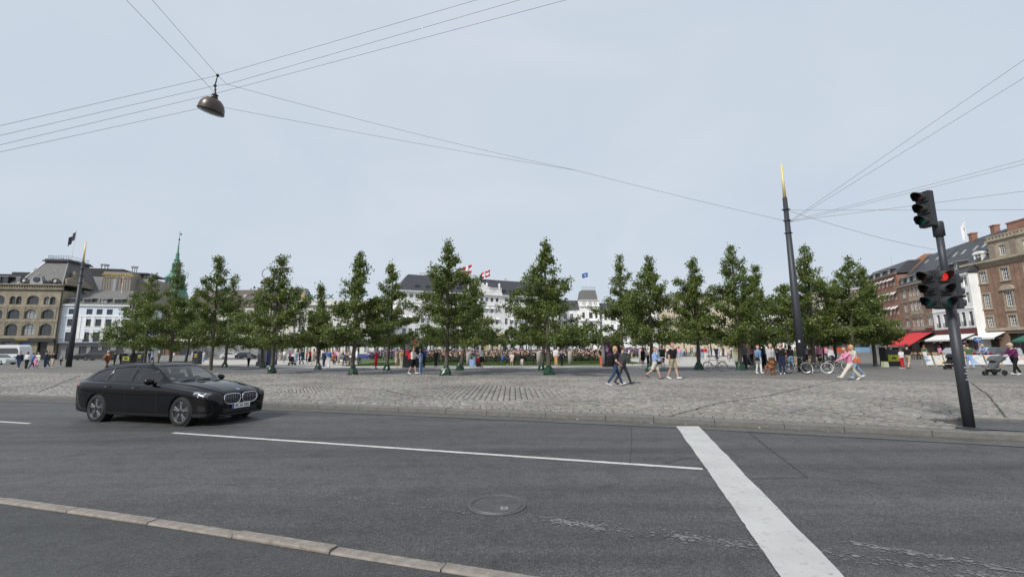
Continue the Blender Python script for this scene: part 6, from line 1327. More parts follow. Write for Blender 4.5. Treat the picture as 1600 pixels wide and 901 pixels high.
# seam of bonnet
for s in (-1,1):
    pts = project([(x, s*(.80-.16*max(0,(x-1.0))**1.3), 0) for x in np.linspace(1.02,2.2,24)], (0,0,-1), .0005); b = MB(); b.tube([tuple(p) for p in pts if p], .0045, 4); b.build('bonnet_seam', m_rubber, body)
def front(pts, off): return project([(0,y,z) for y,z in pts], (-1,0,0), off)
for s in (-1,1):
    n = 26; out = []
    for i in range(n):
        t = 2*PI*i/n; c_, s_ = math.cos(t), math.sin(t); y = .258+.230*np.sign(c_)*abs(c_)**.55; z = .60+.122*np.sign(s_)*abs(s_)**.6
        if s_ < 0: y = .258+(y-.258)*(1-.2*abs(s_)) - .02*abs(s_)
        out.append((s*y, z))
    ring = front(out, .012); b = MB(); ring = [p for p in ring if p]; ring.append(ring[0]); b.tube([tuple(p) for p in ring], .016, 6, cap=False); b.build('grille_ring', m_chrome, body, True)
    g2 = [[((s*.258)+(y-s*.258)*k, .60+(z-.60)*k) for k in (1,.66,.33,.02)] for y,z in out+[out[0]]]
    R = [front(r, .004) for r in g2]; b = MB(); vs=[]; fs=[]
    for r in R: vs += [tuple(p) for p in r]
    for i in range(len(R)-1):
        for j in range(3): fs.append((i*4+j,(i+1)*4+j,(i+1)*4+j+1,i*4+j+1))
    b.add(vs, fs); gg = b.build('grille_opening', m_trim, body)
    for i in range(8):
        y = .083+i*.0505; hz = .114*(1-abs((i-3.5)/3.5)**3*.35); p = front([(s*y,.60-hz*.9),(s*y,.60),(s*y,.60+hz*.9)], .012); b = MB(); b.tube([tuple(v) for v in p if v], .0065, 5); b.build('grille_slat', M('grille_metal',(.28,.285,.3),.25,metal=.8,var=0), gg)
# lower grille, lip
R = [front([(y,z) for z in (.24,.29,.34,.385)], .004) for y in np.linspace(-.5,.5,14)]; b = MB(); vs=[];fs=[]
for r in R: vs += [tuple(p) for p in r]
for i in range(13):
    for j in range(3): fs.append((i*4+j,(i+1)*4+j,(i+1)*4+j+1,i*4+j+1))
b.add(vs,fs); b.build('lower_grille', m_trim, body)
p = front([(y,.225+.02*abs(y/.6)**3) for y in np.linspace(-.60,.60,22)], .012); b = MB(); b.tube([tuple(v) for v in p if v], .014, 5); b.build('front_lip', M('grey_bumper_blade2',(.03,.032,.035),.3,var=0), body, True)
# plate
pp_ = front([(0,.425)], .014)[0]; pl_ = MB(); pl_.box(-.26,.26,-.006,.006,-.06,.06); plate = pl_.build('number_plate', m_wht, body, False, (pp_.x+.012, 0, .425), (0,0,PI/2))
b = MB(); b.box(-.26,-.215,-.0075,.0,-.058,.058); b.build('blue_band', M('plate_blue',(.02,.06,.4),.5,var=0), plate)
link('lettering', text_mesh('EC 61 035', .098, M('plate_ink',(.012,.012,.012),.5,var=0), .001, bold=True), plate, (.022,-.0085,0), (PI/2,0,0)).scale = (.98,1.05,1)
eb = project([(2.40,0,0)], (0,0,-1), .004)[0]; b = MB(); b.lathe([(.041,0),(.041,.006),(0,.008)], 16, 0); em = b.build('roundel', M('roundel_blue',(.12,.25,.55),.25,var=0), body, False, tuple(eb), (0,rad(28),0)); b = MB(); b.torus((0,0,.006),(0,0,1),.038,.005,16,5); b.build('roundel_ring', m_chrome, em)
car.scale = (.955,.955,.985)
# wheels
def wheel(par, x, s, R=.345, wd=.245, style=5):
    T0 = Matrix.Rotation(-s*PI/2, 4, 'X')      # local +z points outward
    t = MB(); w2 = wd/2; t.lathe([(R-.095,-w2),(R-.035,-w2),(R-.008,-w2+.03),(R,-w2+.06),(R,w2-.06),(R-.008,w2-.03),(R-.035,w2),(R-.095,w2),(R-.1,w2-.015)], 40, 0, T0, cap=False); o = t.build('wheel', m_rubber, par, True, (x, s*.80, R))
    r = MB(); rr = R-.09; r.lathe([(rr,w2-.01),(rr-.012,w2-.004),(rr-.02,w2-.02),(rr-.03,w2-.09),(.0,w2-.10)], 40, 0, T0, cap=False); rim = r.build('rim', m_rim, o, True)
    r = MB(); r.torus((0,0,w2-.006),(0,0,1),rr-.006,.007,40,5,0,T0)
    for k in range(style):
        for e in (-.135,.135):
            a = 2*PI*k/style+e+.3; r.prism([(.045,-.022),(.14,-.011),(rr-.012,-.02),(rr-.012,.02),(.14,.011),(.045,.022)], 'z', w2-.028, w2-.012, 0, T0 @ Matrix.Rotation(a,4,'Z'))
    sp_ = r.build('spoke', m_rims, o); bevel(sp_, .003)
    r = MB(); 
    for k in range(style):
        a = 2*PI*k/style+.3; r.prism([(.05,-.012),(rr-.03,-.012),(rr-.03,.012),(.05,.012)], 'z', w2-.04, w2-.03, 0, T0 @ Matrix.Rotation(a,4,'Z'))
    r.lathe([(.065,w2-.03),(.06,w2-.012),(.03,w2-.008),(0,w2-.008)], 18, 0, T0); r.build('hub', m_trim, o, True); return o
for ax in AX:
    for s in (-1,1): wheel(car, ax, s)
# floor pan and shadowed wheel housings
b = MB(); b.box(-2.2,2.2,-.6,.6,.16,.20); b.build('floor_pan', m_trim, car)
for ax in AX:
    for s in (-1,1):
        b = MB(); b.lathe([(.378,-.17),(.378,.06)], 24, 0, Matrix.Translation((ax, s*.84, .345)) @ Matrix.Rotation(-s*PI/2,4,'X')); b.lathe([(.378,-.17),(0,-.175)], 24, 0, Matrix.Translation((ax, s*.84, .345)) @ Matrix.Rotation(-s*PI/2,4,'X')); b.build('wheel_housing', m_trim, body)

# ---------------- other vehicles, further off
def simple_car(label, P, rz, paint, kind='car', L=4.4, group=None, name='parked_car'):
    """lofted closed body with glass band, wheels, lights"""
    o = thing(name, label, {'car':'car','van':'van','coach':'coach','bus':'bus'}[kind], (P[0],P[1],.12), rz, group); h = L/2
    if kind == 'car': W = .88; prof = [(-h,.45),(-h+.03,.85),(-h+.35,1.0),(-h+.9,1.42),(-.2,1.48),(.35,1.42),(.98,1.0),(h-.25,.86),(h,.62),(h-.02,.3)]; gl = [(-h+.62,1.02),(-h+1.0,1.37),(-.2,1.42),(.32,1.37),(.82,1.02)]
    elif kind == 'van': W = .98; prof = [(-h,.4),(-h+.02,1.9),(-h+.2,2.12),(h-1.9,2.14),(h-1.5,2.0),(h-.85,1.15),(h-.1,.95),(h,.6),(h-.02,.3)]; gl = [(-h+.35,1.2),(-h+.4,1.8),(h-1.75,1.82),(h-1.5,1.78),(h-1.0,1.2)]
    else: W = 1.2; prof = [(-h,.45),(-h+.05,3.0),(-h+.4,3.25),(h-.9,3.25),(h-.4,2.9),(h-.05,1.4),(h,.5),(h-.02,.35)]; gl = [(-h+.3,1.55),(-h+.3,2.65),(h-.9,2.65),(h-.5,2.3),(h-.35,1.55)]
    b = MB(); base = [(-h+.05,.25)] if kind != 'x' else []; pr_ = prof+[(h-.15,.25),(-h+.1,.25)]; zmax = max(p[1] for p in pr_)
    n = len(pr_); vs = []; 
    for k, yy in enumerate((-1,-.94,.94,1)):
        for x, z in pr_:
            tp = 1-.16*max(0,(z-1.0))/max(.3,zmax-1.0) if kind == 'car' else 1-.05*max(0,(z-1.2))/1.; ins = 1. if k in (1,2) else .97
            f = 1.0 if k in (1,2) else .0
            vs.append((x*(1. if k in (1,2) else .985), math.copysign(W*tp*(1. if k in (0,3) else .95), yy), .3+(z-.3)*(1. if k in (1,2) else .985)))
    fs = [tuple(range(n)), tuple(3*n+i for i in range(n))[::-1]]
    for k in range(3):
        for i in range(n): fs.append((k*n+i, k*n+(i+1)%n, (k+1)*n+(i+1)%n, (k+1)*n+i))
    b.add(vs, fs); ob = b.build('body', paint, o); bevel(ob, .05, 2)
    for s in (-1,1):
        g_ = MB(); tp = lambda z: (1-.16*max(0,(z-1.0))/max(.3,zmax-1.0) if kind == 'car' else 1-.05*max(0,(z-1.2))/1.)
        g_.poly([(x*.985, s*(W*tp(z)+.012), .3+(z-.3)*.985) for x,z in gl]); g_.build('side_window', m_cglass, ob)
        if kind == 'car':
            g_ = MB(); g_.box(-.12,-.04,s*W*.9-.03,s*W*.93+.03,1.0,1.4); g_.build('pillar', paint, ob)
        l_ = MB(); l_.box(h-.12,h+.01,s*W*.8-.15,s*W*.8+.12,.62,.78); l_.build('headlight', M('lamp_clear',(.6,.62,.63),.2,var=0), ob); l_ = MB(); l_.box(-h-.012,-h+.1,s*W*.8-.12,s*W*.8+.12,.75,.95); l_.build('tail_light', m_tail, ob)
    g_ = MB(); f0, f1 = (gl[-1], gl[-2]); yy = W*.8; g_.add([(f0[0]+.16,-yy,f0[1]),(f0[0]+.16,yy,f0[1]),(f1[0]+.10,yy*.92,f1[1]),(f1[0]+.10,-yy*.92,f1[1])], [(0,1,2,3)])
    if kind == 'car': g_ = MB(); g_.add([(.96,-.72,1.035),(.96,.72,1.035),(.42,.66,1.405),(.42,-.66,1.405)], [(0,1,2,3)])
    elif kind == 'van': g_ = MB(); g_.add([(h-.87,-.8,1.24),(h-.87,.8,1.24),(h-1.42,.78,1.97),(h-1.42,-.78,1.97)], [(0,1,2,3)])
    g_.build('windscreen', m_cglass, ob)
    R = .32 if kind == 'car' else .36 if kind == 'van' else .5
    for x in (h-.85, -h+.85):
        for s in (-1,1):
            t = MB(); t.lathe([(R*.62,-.1),(R,-.1),(R,.1),(R*.62,.1),(R*.55,.06),(0,.06)], 18, 0, Matrix.Rotation(-s*PI/2,4,'X')); w_ = t.build('wheel', m_rubber, o, False, (x, s*(W-.09), R)); t = MB(); t.lathe([(R*.6,.07),(R*.3,.1),(0,.1)], 12, 0, Matrix.Rotation(-s*PI/2,4,'X')); t.build('rim', m_rims, w_)
    return o
def vpaint(n, c): return M('vehicle_'+n, c, .3, var=0, coat=.6)
def vat(px, py, Y): q = AT(px, py, Y); return (q[0], Y)
simple_car('white coach with dark side windows in front of the old department store at left edge', vat(2,560,84), .03, vpaint('white',(.6,.61,.62)), 'coach', 9.5, name='coach')
simple_car('small pale green white car in front of the coach at the left edge', vat(-3,566,62), .02, vpaint('pale',(.5,.56,.53)), 'car', 4.2)
simple_car('dark people carrier parked before the pale blue house', vat(155,556,92), PI+.1, vpaint('dark',(.012,.013,.015)), 'van', 5.4, name='parked_van')
simple_car('low dark car parked between the left mast and the dark people carrier', vat(128,556,94), PI+.1, vpaint('dark2',(.02,.022,.026)), 'car', 4.6)
simple_car('dark blue car parked under the trees by the bushy tree', vat(386,556,98), .2, vpaint('navy',(.02,.025,.04)), 'car', 4.5)
simple_car('white car parked far off left of the navy kiosk board', vat(362,557,99), .2, vpaint('white',(.6,.6,.6)), 'car', 4.4)
simple_car('white delivery van standing behind the rose bed left of the monument', vat(693,556,86), .1, vpaint('white',(.65,.66,.68)), 'van', 5.6, name='parked_van')
simple_car('white van roof showing above the lavender right of the monument', vat(786,554,98), .1, vpaint('white',(.6,.6,.6)), 'van', 5.4, name='parked_van')
simple_car('dark car far behind the roses near the tallest tree', vat(840,553,100), .1, vpaint('dark',(.02,.02,.03)), 'car', 4.6)
simple_car('silver car parked below the street sign before the white house', vat(1503,552,50), .25, vpaint('silver',(.25,.27,.28)), 'car', 4.4)
simple_car('dark grey car parked behind the man in the pale blue shirt', vat(1560,551,46), .2, vpaint('graphite',(.05,.055,.065)), 'car', 4.6)
simple_car('red and orange city bus half hidden by the pink sweater woman', vat(1298,552,100), 2.5, vpaint('red',(.4,.06,.02)), 'bus', 7., name='city_bus')
simple_car('blue and white city bus standing beside the red bus behind the trees', vat(1352,552,110), 2.5, vpaint('blue',(.15,.27,.4)), 'bus', 7., name='city_bus')
# ================================================================ bicycles, strollers
m_bframe = M('bike_black', (.015,.015,.016), .3, var=0, coat=.5); m_bsilver = M('bike_alloy', (.45,.46,.47), .3, metal=.8, var=0); m_white_tyre = M('cream_tyre', (.5,.49,.45), .7, var=.1)
def bicycle(label, P, rz, tilt=.06, rimm=None, frame=None, group='bicycles parked on the square'):
    o = thing('bicycle', label, 'bicycle', (P[0],P[1],.125), rz, group); o.rotation_euler = (tilt, 0, rz); fr = frame or m_bframe; R = .34
    for x in (-.53,.53):
        b = MB(); b.torus((0,0,0),(0,1,0),R-.02,.021,28,6); w = b.build('wheel', m_rubber if rimm is None else rimm, o, True, (x,0,R)); b = MB(); b.torus((0,0,0),(0,1,0),R-.048,.013,28,5); b.build('rim', m_bsilver, w); b = MB()
        for k in range(14): a = 2*PI*k/14; b.tube([(0,.02*(-1)**k,0),((R-.05)*math.cos(a),0,(R-.05)*math.sin(a))], .0028, 3, cap=False)
        b.tube([(0,-.05,0),(0,.05,0)], .022, 8); b.build('spoke', m_bsilver, w)
        b = MB(); b.lathe([(R+.035,-.025),(R+.045,0),(R+.035,.025)], 16, 0, Matrix.Translation((x,0,R)) @ Matrix.Rotation(PI/2,4,'X'), PI*.05 if x < 0 else PI*.15, PI*.95 if x > 0 else PI*1.05); b.build('mudguard', fr, o)
    b = MB(); bb = (-.08,0,.30); st = (-.22,0,.76); hd = (.36,0,.80); hd2 = (.40,0,.62)
    b.tube([bb,st],.018,6); b.tube([st,hd],.017,6); b.tube([bb,hd2],.02,6); b.tube([hd,hd2],.022,6); b.tube([hd2,(.53,0,R)],.016,6)
    for y in (-.05,.05): b.tube([bb,(-.53,y,R)],.011,5); b.tube([(-.22,y*.4,.7),(-.53,y,R)],.010,5)
    b.build('frame', fr, o, True)
    b = MB(); b.tube([st,(-.26,0,.90)],.013,6); b.ell((-.27,0,.93),(.13,.07,.035),12,6); b.build('saddle', m_trim, o, True)
    b = MB(); b.tube([hd,(.34,0,.97)],.013,6); b.tube([(.16,-.30,1.02),(.30,-.24,1.03),(.36,0,.98),(.30,.24,1.03),(.16,.30,1.02)],.012,6); b.build('handlebar', m_bsilver, o, True)
    b = MB(); b.tube([(-.08,-.09,.30),(-.16,-.09,.16)],.01,5); b.tube([(-.08,.09,.30),(.0,.09,.44)],.01,5); b.box(-.21,-.12,-.17,-.09,.14,.165); b.box(-.04,.05,.09,.17,.43,.455); b.torus((-.08,-.06,.30),(0,1,0),.09,.008,16,4); b.build('crank', m_bsilver, o)
    b = MB(); b.box(-.78,-.32,-.07,.07,.74,.755); b.tube([(-.74,.06,.745),(-.55,.05,R)],.007,4); b.tube([(-.74,-.06,.745),(-.55,-.05,R)],.007,4); b.build('luggage_rack', fr, o); b = MB(); b.tube([(-.2,-.06,.3),(-.26,-.2,.0)],.009,5); b.build('kickstand', m_bsilver, o); return o
q = G(1118,580,.125); bicycle('single black bicycle parked alone between two trees', q, PI+.04)
q = G(1247,583.5,.125); bicycle('black bicycle with silver handlebar angled toward the camera left of the mast', q, -1.15, .05)
q = G(1277,583,.125); bicycle('black bicycle with pale tyres leaning at the right of the mast', q, -.5, -.05, m_white_tyre)
q = G(1290,582.5,.125); bicycle('dark upright bicycle second from the right at the mast', (q[0]+.3,q[1]+.4), -.35, .05)
q = G(1310,578,.125); bicycle('white tyred bicycle half hidden behind the pink sweater woman', (q[0],q[1]), -.2, .04, m_white_tyre)
m_strg = M('grey_pram_cloth', (.11,.115,.12), .8, var=.1); m_strb = M('black_pram_cloth', (.012,.012,.013), .7, var=.1)
def stroller(label, P, rz, cloth, s=1.):
    o = thing('stroller', label, 'pram', (P[0],P[1],.125), rz); o.scale = (s,s,s)
    for x, y, R in ((.42,-.06,.12),(.42,.06,.12),(-.30,-.28,.15),(-.30,.28,.15)):
        b = MB(); b.torus((0,0,0),(0,1,0),R-.025,.026,18,6); w = b.build('wheel', m_rubber, o, True, (x,y,R)); b = MB(); b.lathe([(R-.03,-.012),(R-.03,.012),(0,.02)], 12, 0, Matrix.Rotation(PI/2,4,'X')); b.build('hub', m_trim, w)
    b = MB()
    for y in (-.25,.25): b.tube([(.42,y*.3,.14),(.1,y,.42),(-.45,y,.98),(-.62,y,1.03)],.014,6); b.tube([(-.30,y,.15),(-.02,y,.55)],.013,6)
    b.tube([(-.62,-.25,1.03),(-.62,.25,1.03)],.017,6); b.tube([(-.30,-.28,.15),(-.30,.28,.15)],.01,6); b.build('frame', m_trim, o, True)
    b = MB(); b.prism([(.38,.40),(.34,.50),(.12,.47),(-.16,.90),(-.30,.86),(-.08,.38)], 'y', -.2, .2); b.build('seat', cloth, o); b = MB(); n = 9
    pts = [(-.28+.36*math.cos(PI*(.08+.75*k/n)), .72+.36*math.sin(PI*(.08+.75*k/n))) for k in range(n+1)]
    for k in range(n): b.quad((pts[k][0],-.22,pts[k][1]),(pts[k+1][0],-.22,pts[k+1][1]),(pts[k+1][0],.22,pts[k+1][1]),(pts[k][0],.22,pts[k][1]))
    for y in (-.22,.22): b.poly([(p[0],y,p[1]) for p in pts]+[(-.26,y,.7)])
    b.build('hood', cloth, o); b = MB(); b.prism([(.2,.18),(.22,.32),(-.22,.34),(-.2,.2)], 'y', -.18, .18); b.build('basket', m_strb, o); return o
q = G(1553,586,.125); stroller('grey three wheeled stroller pushed by the person in purple at right', q, PI-.1, m_strg)
q = G(1486,576.5,.125); stroller('black pram beside the signal pole', q, PI+.1, m_strb)
q = G(457,570,.125); stroller('small dark pram beside the man in navy among the left crowd', q, -.3, m_strb, .95)
# ================================================================ people and the dog
SK = [M('skin_fair', (.52,.33,.25), .55, var=.06), M('skin_tan', (.40,.24,.16), .55, var=.06), M('skin_brown', (.16,.085,.055), .55, var=.06)]
def cl(name, c): return M('cloth_'+name, c, .85, var=.14, scale=7, bump=.15, bscale=20, spec=.25)
CC = {k: cl(k, v) for k, v in dict(black=(.012,.012,.014), white=(.66,.66,.65), navy=(.018,.025,.055), jeans=(.035,.055,.11), ltjeans=(.20,.30,.42), blue=(.08,.16,.42), skyblue=(.27,.38,.62), grey=(.20,.20,.21), ltgrey=(.42,.42,.44), khaki=(.33,.28,.19), beige=(.46,.39,.30), cream=(.56,.51,.44), pink=(.66,.25,.38), red=(.48,.02,.035), orange=(.52,.14,.07), rust=(.30,.11,.05), brown=(.13,.075,.045), purple=(.11,.02,.075), teal=(.02,.075,.075), green=(.07,.12,.06), tan=(.48,.29,.14), dkgrey=(.06,.06,.065), yellow=(.55,.42,.08), denim=(.13,.22,.36), lilac=(.36,.33,.5)).items()}
HR = {k: M('hair_'+k, v, .5, var=.25, scale=20) for k, v in dict(blond=(.42,.28,.11), brown=(.06,.032,.018), black=(.012,.010,.009), red=(.18,.06,.025), grey=(.33,.32,.30), white=(.5,.48,.44)).items()}
m_eye = M('eye_dark', (.02,.015,.012), .3, var=0)
def fig(pose='stand', top='white', sleeve='short', bot='jeans', btype='long', shoes='white', hair='brown', hl='short', build=1., legs=None, arms=None, lean=0., turn=0., skirt_len=.30, fem=False, hat=None):
    """tapered limbs of a figure of height 1 looking along +x; returns [(p0,p1,r0,r1,part)]"""
    P = []; V3 = lambda *a: np.array(a, float)
    sit = pose == 'sit'
    legs = legs or {'stand':((.04,.03),(-.05,.02)), 'walk':((.42,.10),(-.38,.30)), 'stroll':((.26,.08),(-.24,.22)), 'sit':((1.45,1.45),(1.5,1.4))}[pose]
    arms = arms or {'stand':((.05,.12,.15),(-.02,.12,.15)), 'walk':((-.38,.10,.35),(.38,.10,.45)), 'stroll':((-.2,.10,.25),(.22,.10,.3)), 'sit':((.55,.1,.9),(.5,.1,.9))}[pose]
    hipz = .515; la = lean; up = V3(math.sin(la),0,math.cos(la)); pel = V3(0,0,hipz); b = build; tm = 'top'; sw = .098 if fem else .112
    chest = pel+up*.23; neck = pel+up*.325; 
    for s in (1,-1):
        y = V3(0,s,0)
        P.append((pel+up*.0+y*.040, pel+up*.10+y*.036, .068*b, .062*b, 'bot' if btype != 'dress' else 'top'))
        P.append((pel+up*.06+y*.040, chest+y*.045, .066*b, .074*b, tm))
        P.append((chest+y*.04, pel+up*.295+y*(sw-.038), .074*b, .040, tm))
        if btype in ('dress',): P.append((pel+y*.04, V3(.0,s*.05,hipz-skirt_len), .075*b, .085*b, 'top'))
        if btype in ('skirt',): P.append((pel+up*.05+y*.03, V3(.0,s*.045,hipz-skirt_len), .065*b, .088*b, 'bot'))
    P.append((neck-up*.02, neck+up*.05, .034, .032, 'skin'))
    hd = neck+up*.112+V3(.012,0,0); ct, st_ = math.cos(turn), math.sin(turn); fx = V3(ct,st_,0)
    P.append((hd-V3(0,0,.022)+fx*.006, hd+V3(0,0,.020), .048, .056, 'skin')); P.append((hd-V3(0,0,.045)+fx*.018, hd-V3(0,0,.02)+fx*.02, .034, .040, 'skin'))
    P.append((hd+fx*.054-V3(0,0,.004), hd+fx*.066-V3(0,0,.018), .007, .010, 'skin'))
    for s in (1,-1): P.append((hd+V3(-st_*s,ct*s,0)*.056+V3(0,0,.004), hd+V3(-st_*s,ct*s,0)*.058-V3(0,0,.014), .010, .008, 'skin'))
    P.append((hd-fx*.014+V3(0,0,.018), hd-fx*.004+V3(0,0,.034), .060, .055, 'hair' if not hat else 'hat'))
    if hat: P.append((hd+fx*.03+V3(0,0,.026), hd+fx*.085+V3(0,0,.022), .035, .030, 'hat')); P.append((hd-fx*.03-V3(0,0,.01), hd-fx*.02+V3(0,0,.01), .048,.05,'hair'))
    if hl in ('long','bob'): 
        for s in (1,-1): P.append((hd-fx*.022+V3(-st_*s,ct*s,0)*.03+V3(0,0,.01), hd-fx*.035+V3(-st_*s,ct*s,0)*.035-V3(0,0,.07 if hl=='bob' else .14), .042, .024, 'hair'))
    elif hl == 'pony': P.append((hd-fx*.06+V3(0,0,.02), hd-fx*.085-V3(0,0,.07), .026, .014, 'hair')); P.append((hd-fx*.03,hd-fx*.03-V3(0,0,.01),.05,.046,'hair'))
    else: P.append((hd-fx*.03-V3(0,0,.005), hd-fx*.022+V3(0,0,.02), .046, .05, 'hair'))
    hands = []
    for s, (a, k) in zip((1,-1), legs):
        hip = pel+V3(0,s*.048,-.012); d1 = V3(math.sin(a),0,-math.cos(a)); kn = hip+d1*.245; d2 = V3(math.sin(a-k),0,-math.cos(a-k)); an = kn+d2*.228
        P.append((hip, kn, .058*b, .036, 'bot' if btype in ('long','short') else 'skin')); 
        if btype == 'short': P[-1] = (hip, kn, .048*b, .036, 'skin'); P.append((hip, hip+d1*.19, .062*b, .054*b, 'bot'))
        P.append((kn, an, .040 if btype == 'long' else .037, .029 if btype == 'long' else .021, 'bot' if btype == 'long' else 'skin'))
        if btype == 'wide': P[-1] = (kn, an, .045, .044, 'bot'); P[-2] = (hip, kn, .062*b, .046, 'bot')
        fa = a-k; tilt = max(-.9, min(.35, fa*.8)) if not sit else 0.; toe = V3(math.cos(tilt)*.105,0,math.sin(tilt)*.105-.012); heel = an+V3(-.018,0,-.022)
        P.append((heel, an+toe+V3(0,s*.008,-.012), .026, .021, 'shoes'))
    for s, (a, ab, e) in zip((1,-1), arms):
        sh = pel+up*.293+V3(0,s*sw,0); d1 = V3(math.sin(a)*math.cos(ab), s*math.sin(ab), -math.cos(a)*math.cos(ab)); el = sh+d1*.168; fa = a+e
        d2 = V3(math.sin(fa)*math.cos(ab*.6), s*math.sin(ab*.4)-s*.14*min(1,e), -math.cos(fa)); d2 /= np.linalg.norm(d2); wr = el+d2*.138
        P.append((sh, el, .034*b if sleeve != 'none' else .028, .026, 'top' if sleeve == 'long' else 'skin'))
        if sleeve == 'short': P.append((sh, sh+d1*.10, .039*b, .036*b, 'top'))
        P.append((el, wr, .025 if sleeve == 'long' else .022, .017 if sleeve != 'long' else .022, 'top' if sleeve == 'long' else 'skin'))
        hb = wr+d2*.042; P.append((wr, hb, .016, .017, 'skin')); hands.append((hb, d2, s))
    return P, hands, hd, fx
PARTS = ['skin','hair','top','bot','shoes','hat']
_cap = {}
def capsule(b, p0, p1, r0, r1, n=10):
    p0 = np.array(p0); p1 = np.array(p1); d = p1-p0; L = np.linalg.norm(d)
    if L < 1e-4: d = np.array([0,0,1.]); L = 1e-4
    d = d/L; pts = []; rs = []
    for t in (-1,-.8,-.45): pts.append(p0+d*r0*t); rs.append(max(.001, r0*math.sqrt(1-t*t)))
    pts.append(p0); rs.append(r0); pts.append(p1); rs.append(r1)
    for t in (.45,.8,1): pts.append(p1+d*r1*t); rs.append(max(.001, r1*math.sqrt(1-t*t)))
    up = np.array([0,0,1.]) if abs(d[2]) < .9 else np.array([1.,0,0]); a = np.cross(d,up); a /= np.linalg.norm(a); c = np.cross(a,d); vs = []; fs = []
    for p, r in zip(pts, rs):
        for k in range(n): t = 2*PI*k/n; vs.append(tuple(p+(a*math.cos(t)+c*math.sin(t))*r))
    m = len(pts)
    for i in range(m-1):
        for k in range(n): fs.append((i*n+k, i*n+(k+1)%n, (i+1)*n+(k+1)%n, (i+1)*n+k))
    fs.append(tuple(range(n))[::-1]); fs.append(tuple((m-1)*n+k for k in range(n))); b.add(vs, fs)
QUEUE = []
def enqueue(name, prims, mats, parts, voxel, loc, rz, scale, label, cat, group, extra=None, zshift=None):
    zmin = min(min(p[0][2]-p[2], p[1][2]-p[3]) for p in prims) if zshift is None else zshift
    Q = [((p[0]-np.array([0,0,zmin]))*scale, (p[1]-np.array([0,0,zmin]))*scale, p[2]*scale, p[3]*scale, p[4]) for p in prims]
    b = MB()
    for p in Q: capsule(b, *p[:4])
    o = b.build(name, mats[0], None, True, loc, (0,0,rz)); md = o.modifiers.new('skin', 'REMESH'); md.mode = 'VOXEL'; md.voxel_size = voxel; sm = o.modifiers.new('smooth', 'SMOOTH'); sm.factor = .5; sm.iterations = 2
    tag(o, label, cat, group); QUEUE.append((o, Q, mats, parts, extra, zmin, scale)); return o
def flush():
    dg = bpy.context.evaluated_depsgraph_get()
    for o, Q, mats, parts, extra, zmin, scale in QUEUE:
        me = bpy.data.meshes.new_from_object(o.evaluated_get(dg)); old = o.data; o.modifiers.clear(); o.data = me; bpy.data.meshes.remove(old)
        me.materials.clear()
        for m in mats: me.materials.append(m)
        nP = len(me.polygons)
        if nP:
            c = np.empty(nP*3, np.float32); me.polygons.foreach_get('center', c); c = c.reshape(-1,3); best = np.full(nP, 1e9); mi = np.zeros(nP, np.int32)
            for p0, p1, r0, r1, part in Q:
                d = p1-p0; L2 = d.dot(d)+1e-9; t = np.clip(((c-p0)@d)/L2, 0, 1); dist = np.linalg.norm(c-p0-t[:,None]*d, axis=1)-(r0+(r1-r0)*t); k = dist < best; best[k] = dist[k]; mi[k] = parts.index(part)
            me.polygons.foreach_set('material_index', mi); me.polygons.foreach_set('use_smooth', np.ones(nP, bool))
        if extra:
            bm = bmesh.new(); bm.from_mesh(me)
            for vs, fs, mi_ in extra:
                bv = [bm.verts.new(((v[0])*scale, v[1]*scale, (v[2]-zmin)*scale)) for v in vs]
                for f in fs:
                    try: nf = bm.faces.new([bv[i] for i in f]); nf.material_index = mi_; nf.smooth = True
                    except ValueError: pass
            bm.to_mesh(me); bm.free()
        me.update()
    QUEUE.clear()
def person(label, px, py, face, h=1.72, Y=None, group=None, skin=0, near=False, hatc='black', z=PZ, dx=0, **kw):
    """face: compass angle of the look, 0 = to the right of the photo, 90 = away, -90 = to the camera"""
    if Y is None: p = G(px, py, PZ)
    else: q = AT(px, py, Y); p = (q[0], Y, PZ)
    top, bot, shoes, hair = kw.get('top','white'), kw.get('bot','jeans'), kw.get('shoes','white'), kw.get('hair','brown')
    P, hands, hd, fx = fig(**kw)
    mats = [SK[skin], HR[hair], CC[top], CC[bot], CC[shoes], CC[hatc]]; ex = None; zs = None
    if near:
        ex = []; b = MB()
        for hb, d, s in hands:
            sid = np.cross(d, [1,0,0.001]); sid /= np.linalg.norm(sid)+1e-9; nrm = np.cross(sid, d)
            for q, (o_, L) in enumerate(((-.012,.034),(-.004,.040),(.004,.038),(.012,.030))):
                r = hb+sid*o_+d*.008; m1 = r+d*L*.55+nrm*.004; m2 = m1+d*L*.4+nrm*.012; b.tube([r,m1,m2],[.0052,.0047,.0038],5)
            r = hb+sid*.014-d*.02; b.tube([r,r+sid*.014+d*.014,r+sid*.016+d*.034],[.006,.0055,.0045],5)
        ex.append((b.v, b.f, 0)); b = MB(); side = np.array([-fx[1],fx[0],0])
        for s in (1,-1): b.ell(tuple(hd+fx*.052+side*s*.022+np.array([0,0,.004])), (.006,.006,.0045), 6, 4)
        b.ell(tuple(hd+fx*.049-np.array([0,0,.040])), (.007,.012,.003), 6, 4); ex.append((b.v, b.f, 1))
    if kw.get('pose') == 'sit': zs = -.0 
    return enqueue('person', P, mats, PARTS, .020 if near else (.03 if p[1] < 36 else .042 if p[1] < 60 else .055), (p[0]+dx,p[1],z), rad(face), h, label, 'person', group, ex, None if kw.get('pose') != 'sit' else min(min(q[0][2]-q[2], q[1][2]-q[3]) for q in P))
